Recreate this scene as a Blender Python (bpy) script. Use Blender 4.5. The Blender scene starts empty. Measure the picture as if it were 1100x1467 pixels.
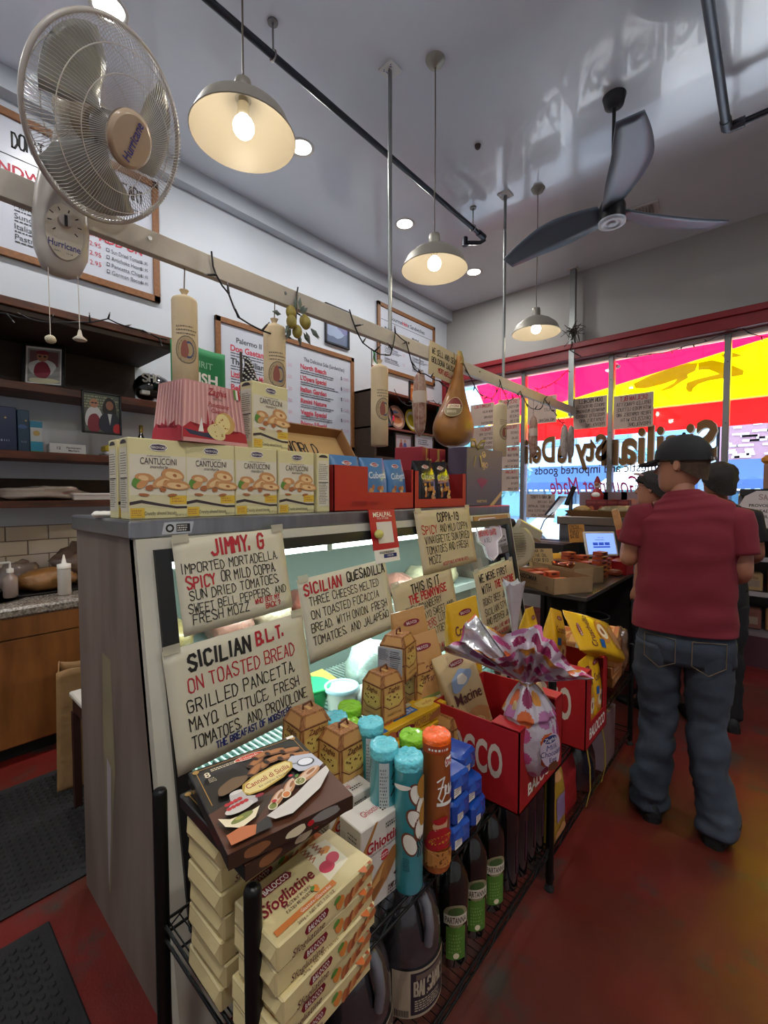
import bpy, math, random
from math import sin, cos, pi, radians as rad
from mathutils import Vector as V, Matrix, noise as mn
random.seed(7)
SC = bpy.context.scene
COL = SC.collection
# ---------------------------------------------------------------- camera
CAM_H, YAW, PITCH, FPX = 1.52, rad(41.47), rad(2.37), 642.5
cd = bpy.data.cameras.new('camera'); cam = bpy.data.objects.new('camera', cd); COL.objects.link(cam)
cd.sensor_fit = 'HORIZONTAL'; cd.sensor_width = 36; cd.lens = 36*FPX/1100; cd.clip_start = .02; cd.clip_end = 200
cam.location = (0, 0, CAM_H); cam.rotation_euler = (pi/2-PITCH, 0, YAW)
SC.camera = cam
# ---------------------------------------------------------------- world, sun, exposure
SC.view_settings.view_transform = 'Standard'; SC.view_settings.look = 'None'
SC.view_settings.gamma = 1; SC.view_settings.use_curve_mapping = False
SC.view_settings.exposure = 0.92
w = bpy.data.worlds.new('world'); SC.world = w; w.use_nodes = True
bg = w.node_tree.nodes['Background']; bg.inputs['Color'].default_value = (.62, .80, 1, 1); bg.inputs['Strength'].default_value = 6.0
sl = bpy.data.lights.new('sun', 'SUN'); sl.energy = 11; sl.angle = rad(2); sl.color = (1, .95, .86)
so = bpy.data.objects.new('sun', sl); COL.objects.link(so); so.rotation_euler = (rad(-30), rad(14), 0)
# daylight enters through the shop window: a portal only guides the sampling of the sky
pl = bpy.data.lights.new('window_portal', 'AREA'); pl.shape = 'RECTANGLE'; pl.size = 4.6; pl.size_y = 2.2; pl.cycles.is_portal = True
po = bpy.data.objects.new('window_portal', pl); COL.objects.link(po); po.location = (-.9, 5.98, 2.1); po.rotation_euler = (-pi/2, 0, 0)
def area(name, loc, sx, sy, e, col, rot=(0, 0, 0)):
    l = bpy.data.lights.new(name, 'AREA'); l.shape = 'RECTANGLE'; l.size = sx; l.size_y = sy; l.energy = e; l.color = col
    o = bpy.data.objects.new(name, l); COL.objects.link(o); o.location = loc; o.rotation_euler = rot; return o
SC.cycles.use_denoising = True; SC.cycles.max_bounces = 8; SC.cycles.diffuse_bounces = 4; SC.cycles.glossy_bounces = 3
SC.cycles.transmission_bounces = 6; SC.cycles.transparent_max_bounces = 12; SC.cycles.sample_clamp_indirect = 6
SC.cycles.caustics_reflective = False; SC.cycles.caustics_refractive = False
# ---------------------------------------------------------------- a pixel of the photograph as a point on a known plane of the room
_c, _s, _cp, _sp = cos(YAW), sin(YAW), cos(PITCH), sin(PITCH)
_F = V((-_s*_cp, _c*_cp, -_sp)); _R = V((_c, _s, 0)); _D = _F.cross(_R)
def at(px, py, **k):
    d = (px-550)/FPX*_R+(py-733)/FPX*_D+_F
    (ax, v), = k.items(); i = 'xyz'.index(ax); o = V((0, 0, CAM_H)); return o+d*((v-o[i])/d[i])
# ---------------------------------------------------------------- materials
_mc = {}
def hx(h):
    h = h.lstrip('#'); c = [int(h[i:i+2], 16)/255 for i in (0, 2, 4)]
    return tuple((x/12.92 if x <= .04045 else ((x+.055)/1.055)**2.4) for x in c)
def M(col, r=.6, metal=0, noise=0, ns=20, bump=0, bs=60, coat=0, alpha=1, trans=0, emit=0, ecol=None, sss=0, col2=None, spec=None, stretch=None):
    key = (col, r, metal, noise, ns, bump, bs, coat, alpha, trans, emit, ecol, col2, spec, stretch)
    if key in _mc: return _mc[key]
    m = bpy.data.materials.new('material_'+col.strip('#')); m.use_nodes = True
    nt = m.node_tree; b = nt.nodes['Principled BSDF']; c = hx(col)
    b.inputs['Base Color'].default_value = (*c, 1); b.inputs['Roughness'].default_value = r; b.inputs['Metallic'].default_value = metal
    if coat: b.inputs['Coat Weight'].default_value = coat
    if spec is not None: b.inputs['Specular IOR Level'].default_value = spec
    if alpha < 1: b.inputs['Alpha'].default_value = alpha
    if trans: b.inputs['Transmission Weight'].default_value = trans
    if emit: b.inputs['Emission Color'].default_value = (*(hx(ecol) if ecol else c), 1); b.inputs['Emission Strength'].default_value = emit
    if noise or bump:
        tc = nt.nodes.new('ShaderNodeTexCoord'); mp = nt.nodes.new('ShaderNodeMapping'); nt.links.new(tc.outputs['Object'], mp.inputs['Vector'])
        if stretch: mp.inputs['Scale'].default_value = stretch
    if noise:
        n = nt.nodes.new('ShaderNodeTexNoise'); n.inputs['Scale'].default_value = ns; n.inputs['Detail'].default_value = 5
        nt.links.new(mp.outputs['Vector'], n.inputs['Vector'])
        rp = nt.nodes.new('ShaderNodeValToRGB'); rp.color_ramp.elements[0].position = .35; rp.color_ramp.elements[1].position = .65
        c2 = hx(col2) if col2 else tuple(x*(1-noise) for x in c)
        rp.color_ramp.elements[0].color = (*c2, 1); rp.color_ramp.elements[1].color = (*c, 1)
        nt.links.new(n.outputs['Fac'], rp.inputs['Fac']); nt.links.new(rp.outputs['Color'], b.inputs['Base Color'])
    if bump:
        n2 = nt.nodes.new('ShaderNodeTexNoise'); n2.inputs['Scale'].default_value = bs; n2.inputs['Detail'].default_value = 4
        nt.links.new(mp.outputs['Vector'], n2.inputs['Vector'])
        bp = nt.nodes.new('ShaderNodeBump'); bp.inputs['Strength'].default_value = bump; bp.inputs['Distance'].default_value = .01
        nt.links.new(n2.outputs['Fac'], bp.inputs['Height']); nt.links.new(bp.outputs['Normal'], b.inputs['Normal'])
    _mc[key] = m; return m
def glass_mat(name, tint=(1, 1, 1), gloss=.06, rough=.02):
    m = bpy.data.materials.new(name); m.use_nodes = True; nt = m.node_tree; nt.nodes.clear()
    o = nt.nodes.new('ShaderNodeOutputMaterial'); mx = nt.nodes.new('ShaderNodeMixShader'); t = nt.nodes.new('ShaderNodeBsdfTransparent'); g = nt.nodes.new('ShaderNodeBsdfGlossy')
    fr = nt.nodes.new('ShaderNodeFresnel'); fr.inputs['IOR'].default_value = 1.0+gloss*8
    t.inputs['Color'].default_value = (*tint, 1); g.inputs['Roughness'].default_value = rough
    nt.links.new(fr.outputs[0], mx.inputs[0]); nt.links.new(t.outputs[0], mx.inputs[1]); nt.links.new(g.outputs[0], mx.inputs[2]); nt.links.new(mx.outputs[0], o.inputs[0]); return m
def cloth_through(name, col, tr=.6):   # cloth that lets light through (awning)
    m = bpy.data.materials.new(name); m.use_nodes = True; nt = m.node_tree; nt.nodes.clear()
    o = nt.nodes.new('ShaderNodeOutputMaterial'); mx = nt.nodes.new('ShaderNodeMixShader'); d = nt.nodes.new('ShaderNodeBsdfDiffuse'); t = nt.nodes.new('ShaderNodeBsdfTranslucent')
    for n in (d, t): n.inputs['Color'].default_value = (*col, 1)
    mx.inputs[0].default_value = tr
    nt.links.new(d.outputs[0], mx.inputs[1]); nt.links.new(t.outputs[0], mx.inputs[2]); nt.links.new(mx.outputs[0], o.inputs[0]); return m
def emit_mat(name, col, st):
    m = bpy.data.materials.new(name); m.use_nodes = True; nt = m.node_tree; nt.nodes.clear()
    o = nt.nodes.new('ShaderNodeOutputMaterial'); e = nt.nodes.new('ShaderNodeEmission'); e.inputs[0].default_value = (*col, 1); e.inputs[1].default_value = st
    nt.links.new(e.outputs[0], o.inputs[0]); return m
# ---------------------------------------------------------------- mesh builder
class G:
    def __init__(s): s.v = []; s.f = []; s.mi = []; s.sm = []; s.mats = []; s.X = Matrix()
    def add(s, vs, fs, m, smooth=False):
        o = len(s.v); s.v += [s.X @ V(p) for p in vs]
        if m not in s.mats: s.mats.append(m)
        k = s.mats.index(m)
        for f in fs: s.f.append([i+o for i in f]); s.mi.append(k); s.sm.append(smooth)
        return s
    def box(s, a, b, m, bev=0, faces=None):
        a, b = V(a), V(b); lo = V(map(min, a, b)); hi = V(map(max, a, b)); c = (lo+hi)/2; h = (hi-lo)/2
        if bev <= 0:
            vs = [(c.x+i*h.x, c.y+j*h.y, c.z+k*h.z) for k in (-1, 1) for j in (-1, 1) for i in (-1, 1)]
            return s.add(vs, [(0, 2, 3, 1), (4, 5, 7, 6), (0, 1, 5, 4), (2, 6, 7, 3), (0, 4, 6, 2), (1, 3, 7, 5)], m)
        e = min(bev, h.x*.95, h.y*.95, h.z*.95); vs = []; idx = {}
        for i in (-1, 1):
            for j in (-1, 1):
                for k in (-1, 1):
                    for ax in range(3):
                        p = [h.x-e, h.y-e, h.z-e]; p[ax] += e; idx[i, j, k, ax] = len(vs); vs.append((c.x+i*p[0], c.y+j*p[1], c.z+k*p[2]))
        fs = []
        for ax in range(3):
            o1, o2 = [q for q in range(3) if q != ax]
            for sg in (-1, 1):
                ring = []
                for u, w_ in ((-1, -1), (1, -1), (1, 1), (-1, 1)):
                    t = [0, 0, 0]; t[ax] = sg; t[o1] = u; t[o2] = w_; ring.append(idx[(*t, ax)])
                flip = (sg > 0) == (ax == 1)
                fs.append(ring[::-1] if flip else ring)
        for ax in range(3):
            o1, o2 = [q for q in range(3) if q != ax]
            for u in (-1, 1):
                for w_ in (-1, 1):
                    q = []
                    for t_, a_ in ((-1, o1), (-1, o2), (1, o2), (1, o1)):
                        t = [0, 0, 0]; t[ax] = t_; t[o1] = u; t[o2] = w_; q.append(idx[(*t, a_)])
                    fs.append(q)
        for i in (-1, 1):
            for j in (-1, 1):
                for k in (-1, 1): fs.append([idx[i, j, k, 0], idx[i, j, k, 1], idx[i, j, k, 2]])
        # fix winding so that faces point outwards
        out = []
        for f in fs:
            p = [V(vs[q]) for q in f]; n = (p[1]-p[0]).cross(p[2]-p[0]); m_ = sum(p, V())/len(p)-c
            out.append(f if n.dot(m_) > 0 else f[::-1])
        return s.add(vs, out, m)
    def rings(s, R, m, smooth=True, cap=True, closed=True):
        n = len(R[0]); vs = [p for r in R for p in r]; fs = []
        for i in range(len(R)-1):
            for j in range(n if closed else n-1):
                k = (j+1) % n; fs.append((i*n+j, i*n+k, (i+1)*n+k, (i+1)*n+j))
        s.add(vs, fs, m, smooth)
        if cap: s.add(list(R[0])+list(R[-1]), [tuple(range(n))[::-1], tuple(range(n, 2*n))], m, False)
        return s
    def lathe(s, prof, m, n=20, o=(0, 0, 0), cap=True, smooth=True, ang=0):
        o = V(o); return s.rings([[o+V((r*cos(ang+2*pi*j/n), r*sin(ang+2*pi*j/n), z)) for j in range(n)] for r, z in prof], m, smooth, cap)
    def cyl(s, p, q, r, m, n=12, r2=None, cap=True):
        return s.tube([p, q], r, m, n, cap=cap, rr=[r, r if r2 is None else r2])
    def tube(s, pts, r, m, n=6, cap=True, rr=None, closed=False):
        pts = [V(p) for p in pts]; R = []; N = len(pts); up = None
        for i, p in enumerate(pts):
            d = (pts[min(i+1, N-1)]-pts[max(i-1, 0)]) if not closed else (pts[(i+1) % N]-pts[i-1])
            if d.length < 1e-9: d = V((0, 0, 1))
            d.normalize()
            if up is None: up = V((0, 0, 1)) if abs(d.z) < .9 else V((1, 0, 0))
            u = up-d*up.dot(d)
            if u.length < 1e-5: u = d.orthogonal()
            u.normalize(); up = u; w_ = d.cross(u); q = rr[i] if rr else r
            R.append([p+(u*cos(2*pi*j/n)+w_*sin(2*pi*j/n))*q for j in range(n)])
        if closed: R.append(R[0]); cap = False
        return s.rings(R, m, n > 5, cap)
    def ball(s, c, r, m, n=12, k=8):
        c = V(c); r = V((r, r, r)) if isinstance(r, (int, float)) else V(r)
        R = [[c+V((r.x*sin(pi*i/k)*cos(2*pi*j/n), r.y*sin(pi*i/k)*sin(2*pi*j/n), -r.z*cos(pi*i/k))) for j in range(n)] for i in range(k+1)]
        R[0] = [c+V((1e-4*cos(2*pi*j/n), 1e-4*sin(2*pi*j/n), -r.z)) for j in range(n)]
        R[-1] = [c+V((1e-4*cos(2*pi*j/n), 1e-4*sin(2*pi*j/n), r.z)) for j in range(n)]
        return s.rings(R, m, True, True)
    def grid(s, f, nu, nv, m, smooth=True):
        vs = [f(i/nu, j/nv) for j in range(nv+1) for i in range(nu+1)]
        return s.add(vs, [(j*(nu+1)+i, j*(nu+1)+i+1, (j+1)*(nu+1)+i+1, (j+1)*(nu+1)+i) for j in range(nv) for i in range(nu)], m, smooth)
    def quad(s, a, b, c, d, m): return s.add([a, b, c, d], [(0, 1, 2, 3)], m)
    def prism(s, pts, axis, a, b, m):   # outline in the two other axes, drawn along axis from a to b
        def mk(p, t): q = list(p); q.insert(axis, t); return V(q)
        n = len(pts); vs = [mk(p, a) for p in pts]+[mk(p, b) for p in pts]
        fs = [(i, (i+1) % n, n+(i+1) % n, n+i) for i in range(n)]+[tuple(range(n))[::-1], tuple(range(n, 2*n))]
        return s.add(vs, fs, m)
    def build(s, name, parent=None, label=None, kind=None, mods=None, fix=False):
        me = bpy.data.meshes.new(name); me.from_pydata([tuple(v) for v in s.v], [], s.f)
        for m in s.mats: me.materials.append(m)
        me.polygons.foreach_set('material_index', s.mi); me.polygons.foreach_set('use_smooth', s.sm); me.update()
        if fix:
            import bmesh; b = bmesh.new(); b.from_mesh(me); bmesh.ops.recalc_face_normals(b, faces=b.faces); b.to_mesh(me); b.free()
        o = bpy.data.objects.new(name, me); COL.objects.link(o)
        if parent is not None: o.parent = parent
        if label: o['label'] = label
        if kind: o['kind'] = kind
        for t, kw in (mods or []):
            md = o.modifiers.new(t.lower(), t)
            for k, v in kw.items(): setattr(md, k, v)
        return o
def thing(name, label, cat, loc=(0, 0, 0), rz=0, group=None, rot=None):
    o = bpy.data.objects.new(name, None); COL.objects.link(o); o.location = loc; o.rotation_euler = rot or (0, 0, rz); o.empty_display_size = .05
    o['label'] = label; o['category'] = cat
    if group: o['group'] = group
    return o
def tag(o, label, cat, group=None):
    o['label'] = label; o['category'] = cat
    if group: o['group'] = group
    return o
def struct(g, name, parent=None, **k):
    o = g.build(name, parent, **k)
    if parent is None: o['kind'] = 'structure'
    return o
def dup(root, loc, rz=None, label=None, rot=None, group=None):
    def cp(o, par):
        c = o.copy(); COL.objects.link(c); c.parent = par
        for ch in list(kids.get(o.name, ())): cp(ch, c)
        return c
    kids = {}
    for o in COL.objects:
        if o.parent: kids.setdefault(o.parent.name, []).append(o)
    r = cp(root, None); r.location = loc
    if rz is not None: r.rotation_euler = (0, 0, rz)
    if rot is not None: r.rotation_euler = rot
    if label: r['label'] = label
    if group: r['group'] = group
    return r
# ---------------------------------------------------------------- lettering: a marker-pen stroke font and the built-in outline font
SF = {'A': '00 26 40|12 32', 'B': '00 06 36 45 44 33 03|33 42 41 30 00', 'C': '45 36 16 05 01 10 30 41', 'D': '00 06 26 44 42 20 00', 'E': '46 06 00 40|03 33', 'F': '46 06 00|03 33',
 'G': '45 36 16 05 01 10 30 41 43 23', 'H': '00 06|40 46|03 43', 'I': '20 26', 'J': '46 41 30 10 01', 'K': '00 06|46 03 40', 'L': '06 00 40', 'M': '00 06 23 46 40', 'N': '00 06 40 46',
 'O': '10 01 05 16 36 45 41 30 10', 'P': '00 06 36 45 44 33 03', 'Q': '10 01 05 16 36 45 41 30 10|22 40', 'R': '00 06 36 45 44 33 03|23 40', 'S': '45 36 16 05 04 42 41 30 10 01', 'T': '06 46|26 20',
 'U': '06 01 10 30 41 46', 'V': '06 20 46', 'W': '06 10 24 30 46', 'X': '00 46|06 40', 'Y': '06 23 46|23 20', 'Z': '06 46 00 40', '0': '10 01 05 16 36 45 41 30 10', '1': '15 26 20', '2': '05 16 36 45 44 00 40',
 '3': '05 16 36 45 34 23 34 42 41 30 10 01', '4': '30 36 02 42', '5': '46 06 03 33 42 41 30 10 01', '6': '45 36 16 05 01 10 30 41 42 33 03', '7': '06 46 10', '8': '13 04 05 16 36 45 44 33 13 02 01 10 30 41 42 33',
 '9': '01 10 30 41 45 36 16 05 04 13 43', '.': '10 11', ',': '11 00', '?': '05 16 36 45 44 23 22|20 21', '!': '26 22|20 21', '-': '13 33', "'": '26 25', '&': '40 05 16 26 34 01 10 20 42', '$': '45 36 16 05 04 42 41 30 10 01|27 2-1', ':': '21 22|24 25', '/': '00 46', 'Ñ': '00 05 40 45|17 28 37'}
def _pt(t):
    return (int(t[0]), int(t[1:]))
_fc = {}
def font_mesh(s, bold=0, shear=0, spacing=1.0, res=3):
    k = (s, bold, shear, spacing, res)
    if k not in _fc:
        c = bpy.data.curves.new('t', 'FONT'); c.body = s; c.resolution_u = res; c.offset = bold; c.shear = shear; c.size = 1; c.space_character = spacing
        o = bpy.data.objects.new('t', c); me = o.to_mesh(); vs = [(v.co.x, v.co.y) for v in me.vertices]; fs = [tuple(p.vertices) for p in me.polygons]
        o.to_mesh_clear(); bpy.data.objects.remove(o); bpy.data.curves.remove(c)
        _fc[k] = (vs, fs)
    return _fc[k]
class Face:
    """Flat print on a flat or curved face. u,v run 0..1 over the face; sizes are fractions of its height."""
    def __init__(s, g, O, U, Vv, off=.0005, step=.00012, fmap=None, W=None, H=None, mirror=False):
        s.g = g; s.O, s.U, s.V = V(O), V(U), V(Vv); s.W = W or s.U.length; s.H = H or s.V.length
        s.off = off; s.step = step; s.fmap = fmap; s.mir = mirror
        if not fmap: s.N = s.U.cross(s.V).normalized(); s.u1 = s.U.normalized(); s.v1 = s.V.normalized()
    def m(s, x, y):
        if s.mir: x = s.W-x
        if s.fmap: return s.fmap(x, y, s.off)
        return s.O+s.u1*x+s.v1*y+s.N*s.off
    def _put(s, pts, fs, mat):
        vs = [s.m(*p) for p in pts]
        if s.mir: fs = [tuple(f)[::-1] for f in fs]
        s.g.add(vs, fs, mat); s.off += s.step
    def poly(s, pts, mat, metric=False):
        P = [(p[0]*s.W, p[1]*s.H) for p in pts] if not metric else pts
        if s.fmap:
            n = len(P); c = (sum(p[0] for p in P)/n, sum(p[1] for p in P)/n); K = 4; vs = [c]
            Q = []
            for i in range(n):
                a, b = P[i], P[(i+1) % n]; L = max(1, int(math.hypot(a[0]-b[0], a[1]-b[1])/.012))
                Q += [(a[0]+(b[0]-a[0])*t/L, a[1]+(b[1]-a[1])*t/L) for t in range(L)]
            n = len(Q)
            for k in range(1, K+1): vs += [(c[0]+(p[0]-c[0])*k/K, c[1]+(p[1]-c[1])*k/K) for p in Q]
            fs = [(0, 1+i, 1+(i+1) % n) for i in range(n)]
            for k in range(K-1): fs += [(1+k*n+i, 1+(k+1)*n+i, 1+(k+1)*n+(i+1) % n, 1+k*n+(i+1) % n) for i in range(n)]
            s._put(vs, fs, mat)
        else: s._put(P, [tuple(range(len(P)))], mat)
    def rect(s, a, b, c, d, mat):
        if s.fmap:
            n = max(1, int(abs(c-a)*s.W/.006)); k = max(1, int(abs(d-b)*s.H/.02)); P = [((a+(c-a)*i/n)*s.W, (b+(d-b)*j/k)*s.H) for j in range(k+1) for i in range(n+1)]
            s._put(P, [(j*(n+1)+i, j*(n+1)+i+1, (j+1)*(n+1)+i+1, (j+1)*(n+1)+i) for j in range(k) for i in range(n)], mat)
        else: s.poly([(a, b), (c, b), (c, d), (a, d)], mat)
    def ell(s, u, v, a, b, mat, rot=0, n=18, t0=0, t1=360):
        c, q = cos(rad(rot)), sin(rad(rot)); P = []
        for i in range(n if t1-t0 >= 360 else n+1):
            t = rad(t0+(t1-t0)*i/n); x, y = a*cos(t)*s.H, b*sin(t)*s.H; P.append((u*s.W+x*c-y*q, v*s.H+x*q+y*c))
        s.poly(P, mat, True)
    def blob(s, u, v, a, b, mat, rot=0, seed=0, am=.18, n=22):
        c, q = cos(rad(rot)), sin(rad(rot)); P = []; R_ = random.Random(seed); ph = [R_.random()*6 for _ in range(3)]
        for i in range(n):
            t = 2*pi*i/n; k = 1+am*(sin(2*t+ph[0])*.5+sin(3*t+ph[1])*.35+sin(5*t+ph[2])*.25); x, y = a*cos(t)*s.H*k, b*sin(t)*s.H*k; P.append((u*s.W+x*c-y*q, v*s.H+x*q+y*c))
        s.poly(P, mat, True)
    def line(s, pts, w_, mat):
        P = [(p[0]*s.W, p[1]*s.H) for p in pts]; s._line(P, w_*s.H, mat)
    def _line(s, P, w_, mat):
        vs = []; fs = []
        for a, b in zip(P, P[1:]):
            dx, dy = b[0]-a[0], b[1]-a[1]; L = math.hypot(dx, dy) or 1e-9; dx, dy = dx/L*w_/2, dy/L*w_/2; o = len(vs)
            vs += [(a[0]-dx+dy, a[1]-dy-dx), (b[0]+dx+dy, b[1]+dy-dx), (b[0]+dx-dy, b[1]+dy+dx), (a[0]-dx-dy, a[1]-dy+dx)]; fs.append((o, o+1, o+2, o+3))
        s._put(vs, fs, mat)
    def text(s, u, v, h, t, mat, al='c', bold=0, shear=0, rot=0, maxw=None, sx=1.0):
        vs, fs = font_mesh(t, bold, shear, 1.0, 3 if h*s.H > .011 else 1)
        if not vs: return
        x0 = min(p[0] for p in vs); x1 = max(p[0] for p in vs); k = h*s.H*1.35; kx = k*sx; W = (x1-x0)*kx
        if maxw and W > maxw*s.W: kx *= maxw*s.W/W; W = maxw*s.W
        o = {'c': -W/2, 'l': 0, 'r': -W}[al]; c, q = cos(rad(rot)), sin(rad(rot)); P = []
        for x, y in vs:
            X, Y = (x-x0)*kx+o, y*k-.36*k; P.append((u*s.W+X*c-Y*q, v*s.H+X*q+Y*c))
        s._put(P, fs, mat)
    def pen(s, u, v, h, t, mat, al='l', wd=.14, rot=0, maxw=None, jit=.06, sx=.75, seed=1):
        R_ = random.Random(str(t)+str(seed)); k = h*s.H/6; adv = 5.6*k*sx; ks = k*sx
        ws = [(3.4 if ch in ' .,\'I!' else 5.6)*ks for ch in t]; W = sum(ws)
        if maxw and W > maxw*s.W: f = maxw*s.W/W; ks *= f; ws = [q*f for q in ws]; W = maxw*s.W
        x = u*s.W+{'l': 0, 'c': -W/2, 'r': -W}[al]; x0 = x; c, q = cos(rad(rot)), sin(rad(rot)); ox, oy = u*s.W, v*s.H
        lines = []
        for ch, w_ in zip(t, ws):
            if ch in SF:
                dy = R_.uniform(-jit, jit)*6*k; sc = 1+R_.uniform(-jit, jit); sh = R_.uniform(-jit, jit); off = -1.2*ks if ch in "I.,!'" else 0
                for st in SF[ch].split('|'):
                    L = []
                    for a in st.split():
                        gx, gy = _pt(a); X = x+off+(gx+sh*gy)*ks*sc; Y = gy*k*sc+dy; X += R_.uniform(-.12, .12)*ks; Y += R_.uniform(-.12, .12)*k
                        L.append((ox+(X-ox)*c-Y*q, oy+(X-ox)*q+Y*c))
                    lines.append(L)
            x += w_
        vs = []; fs = []; w2 = h*s.H*wd/2
        for P in lines:
            for a, b in zip(P, P[1:]):
                dx, dy = b[0]-a[0], b[1]-a[1]; L = math.hypot(dx, dy) or 1e-9; dx, dy = dx/L*w2, dy/L*w2; o = len(vs)
                vs += [(a[0]-dx*.7+dy, a[1]-dy*.7-dx), (b[0]+dx*.7+dy, b[1]+dy*.7-dx), (b[0]+dx*.7-dy, b[1]+dy*.7+dx), (a[0]-dx*.7-dy, a[1]-dy*.7+dx)]; fs.append((o, o+1, o+2, o+3))
        if vs: s._put(vs, fs, mat)
    def fine(s, u, v, w_, h, rows, mat, seed=0, fill=.55):   # unreadably small print as broken lines
        R_ = random.Random(seed); P = []; fs = []
        for i in range(rows):
            y = (v+h*(1-(i+.5)/rows))*s.H; x = u*s.W; e = (u+w_*R_.uniform(.75, 1))*s.W; t = h/rows*fill*s.H
            while x < e:
                L = R_.uniform(.03, .12)*w_*s.W; x2 = min(x+L, e); o = len(P); P += [(x, y-t/2), (x2, y-t/2), (x2, y+t/2), (x, y+t/2)]; fs.append((o, o+1, o+2, o+3)); x = x2+t*.6
        s._put(P, fs, mat)
BLACK = M('#17150f', .6); RED = M('#c0202c', .6); INK = M('#1c1a1c', .6); WHITE = M('#e8e4da', .5); BLUEINK = M('#23306e', .6)
STEEL = M('#8f9094', .28, 1, noise=.12, ns=3, stretch=(1, 1, 30)); CHROME = M('#b9b7b0', .2, 1)
def lit_part(name, parent, f, label=None):   # f(g) draws the print
    g = G(); f(g); return g.build(name, parent, label=label) if g.v else None
# ================================================================ the setting
WX, DY, CZ = -3.86, 5.8, 4.24     # left wall, window wall, ceiling
BX, BY = 3.2, -2.6
def floor_mat():
    m = M('#6c1510', .32, noise=.5, ns=1.3, bump=.12, bs=140, coat=.12, col2='#4c1e12'); nt = m.node_tree; b = nt.nodes['Principled BSDF']
    # worn patches where the red paint has rubbed through to brown concrete
    tc = nt.nodes.new('ShaderNodeTexCoord'); n = nt.nodes.new('ShaderNodeTexNoise'); n.inputs['Scale'].default_value = 2.1; n.inputs['Detail'].default_value = 9; n.inputs['Roughness'].default_value = .62
    nt.links.new(tc.outputs['Object'], n.inputs['Vector']); r = nt.nodes.new('ShaderNodeValToRGB'); r.color_ramp.elements[0].position = .56; r.color_ramp.elements[1].position = .63
    nt.links.new(n.outputs['Fac'], r.inputs['Fac']); mx = nt.nodes.new('ShaderNodeMix'); mx.data_type = 'RGBA'
    src = b.inputs['Base Color'].links[0].from_socket; nt.links.new(r.outputs['Color'], mx.inputs[0]); nt.links.new(src, mx.inputs[6]); mx.inputs[7].default_value = (*hx('#3c3029'), 1)
    nt.links.new(mx.outputs[2], b.inputs['Base Color'])
    n2 = nt.nodes.new('ShaderNodeTexNoise'); n2.inputs['Scale'].default_value = 5; nt.links.new(tc.outputs['Object'], n2.inputs['Vector'])
    r2 = nt.nodes.new('ShaderNodeMapRange'); r2.inputs[3].default_value = .30; r2.inputs[4].default_value = .62; nt.links.new(n2.outputs['Fac'], r2.inputs[0]); nt.links.new(r2.outputs[0], b.inputs['Roughness'])
    b.inputs['Coat Roughness'].default_value = .25
    return m
WALL = M('#cbd2da', .55, noise=.06, ns=1.5, bump=.05, bs=30); GREYWALL = M('#a5a49f', .6, noise=.06, ns=1.5, bump=.05, bs=30)
CEIL = M('#e2e9f3', .2, noise=.08, ns=1.1, bump=.30, bs=2.6, spec=.9, coat=.5)
REDP = M('#8c1a22', .4, noise=.15, ns=8); ALU = M('#8c8a88', .38, .7, noise=.1, ns=6)
g = G(); g.box((WX-.2, BY-.2, -.15), (BX+.2, DY+.02, 0), floor_mat()); struct(g, 'floor')
g = G(); g.box((WX-.2, BY-.2, CZ), (BX+.2, DY+.2, CZ+.15), CEIL); struct(g, 'ceiling')
g = G(); g.box((WX-.2, BY-.2, 0), (WX, DY+.2, CZ), WALL); struct(g, 'wall_left')
g = G(); g.box((BX, BY-.2, 0), (BX+.2, DY+.2, CZ), WALL); struct(g, 'wall_right')
g = G(); g.box((WX, BY-.2, 0), (BX, BY, CZ), WALL); struct(g, 'wall_back')
wf = bpy.data.objects.new('wall_front', None); COL.objects.link(wf); wf['kind'] = 'structure'
g = G(); g.box((WX, DY, 3.32), (BX, DY+.2, CZ), GREYWALL); g.build('upper_wall', wf)
g = G(); g.box((WX, DY, 0), (1.9, DY+.2, .62), GREYWALL); g.build('sill_wall', wf)
g = G(); g.box((1.9, DY, 0), (BX, DY+.2, 3.32), GREYWALL); g.build('side_wall', wf)
# soffit along the left wall
g = G(); g.box((WX, BY, 4.09), (WX+.1, DY, CZ), WALL); struct(g, 'trim_1')
# red painted beam over the window
g = G(); g.box((WX, DY-.14, 3.15), (1.95, DY+.02, 3.32), REDP, .006); g.box((WX, DY-.17, 3.27), (1.95, DY-.13, 3.335), REDP, .006); struct(g, 'trim_2')
g = G(); g.box((WX, DY-.12, 0), (WX+.16, DY, 3.16), REDP, .006); struct(g, 'trim_3')
g = G(); g.box((WX+.14, DY-.2, .58), (1.95, DY+.12, .64), REDP, .006); struct(g, 'trim_4')
# window: mullions, head rail, panes
win = bpy.data.objects.new('window_1', None); COL.objects.link(win); win['kind'] = 'structure'
mx_ = [-3.68, -2.625, -1.54, -.445, .65, 1.75]
for x in mx_:
    g = G(); g.box((x-.028, DY-.02, .64), (x+.028, DY+.09, 3.16), ALU, .004)
    for k in range(4): g.cyl((x+.004, DY-.02, 1.0+k*.62), (x+.004, DY-.024, 1.0+k*.62), .006, M('#3a3836', .5), 8)
    g.build('mullion', win)
g = G(); g.box((mx_[0], DY+.0, 3.10), (mx_[-1], DY+.09, 3.16), M('#c9b8b6', .4, .3)); g.build('head_rail', win)
g = G(); g.box((mx_[0], DY+.0, .64), (mx_[-1], DY+.09, .70), ALU); g.build('sill_rail', win)
PANE = glass_mat('window_glass', (.97, .98, 1), .055)
for a, b in zip(mx_, mx_[1:]):
    g = G(); g.box((a+.03, DY+.045, .70), (b-.03, DY+.051, 3.10), PANE); g.build('pane', win)
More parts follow.
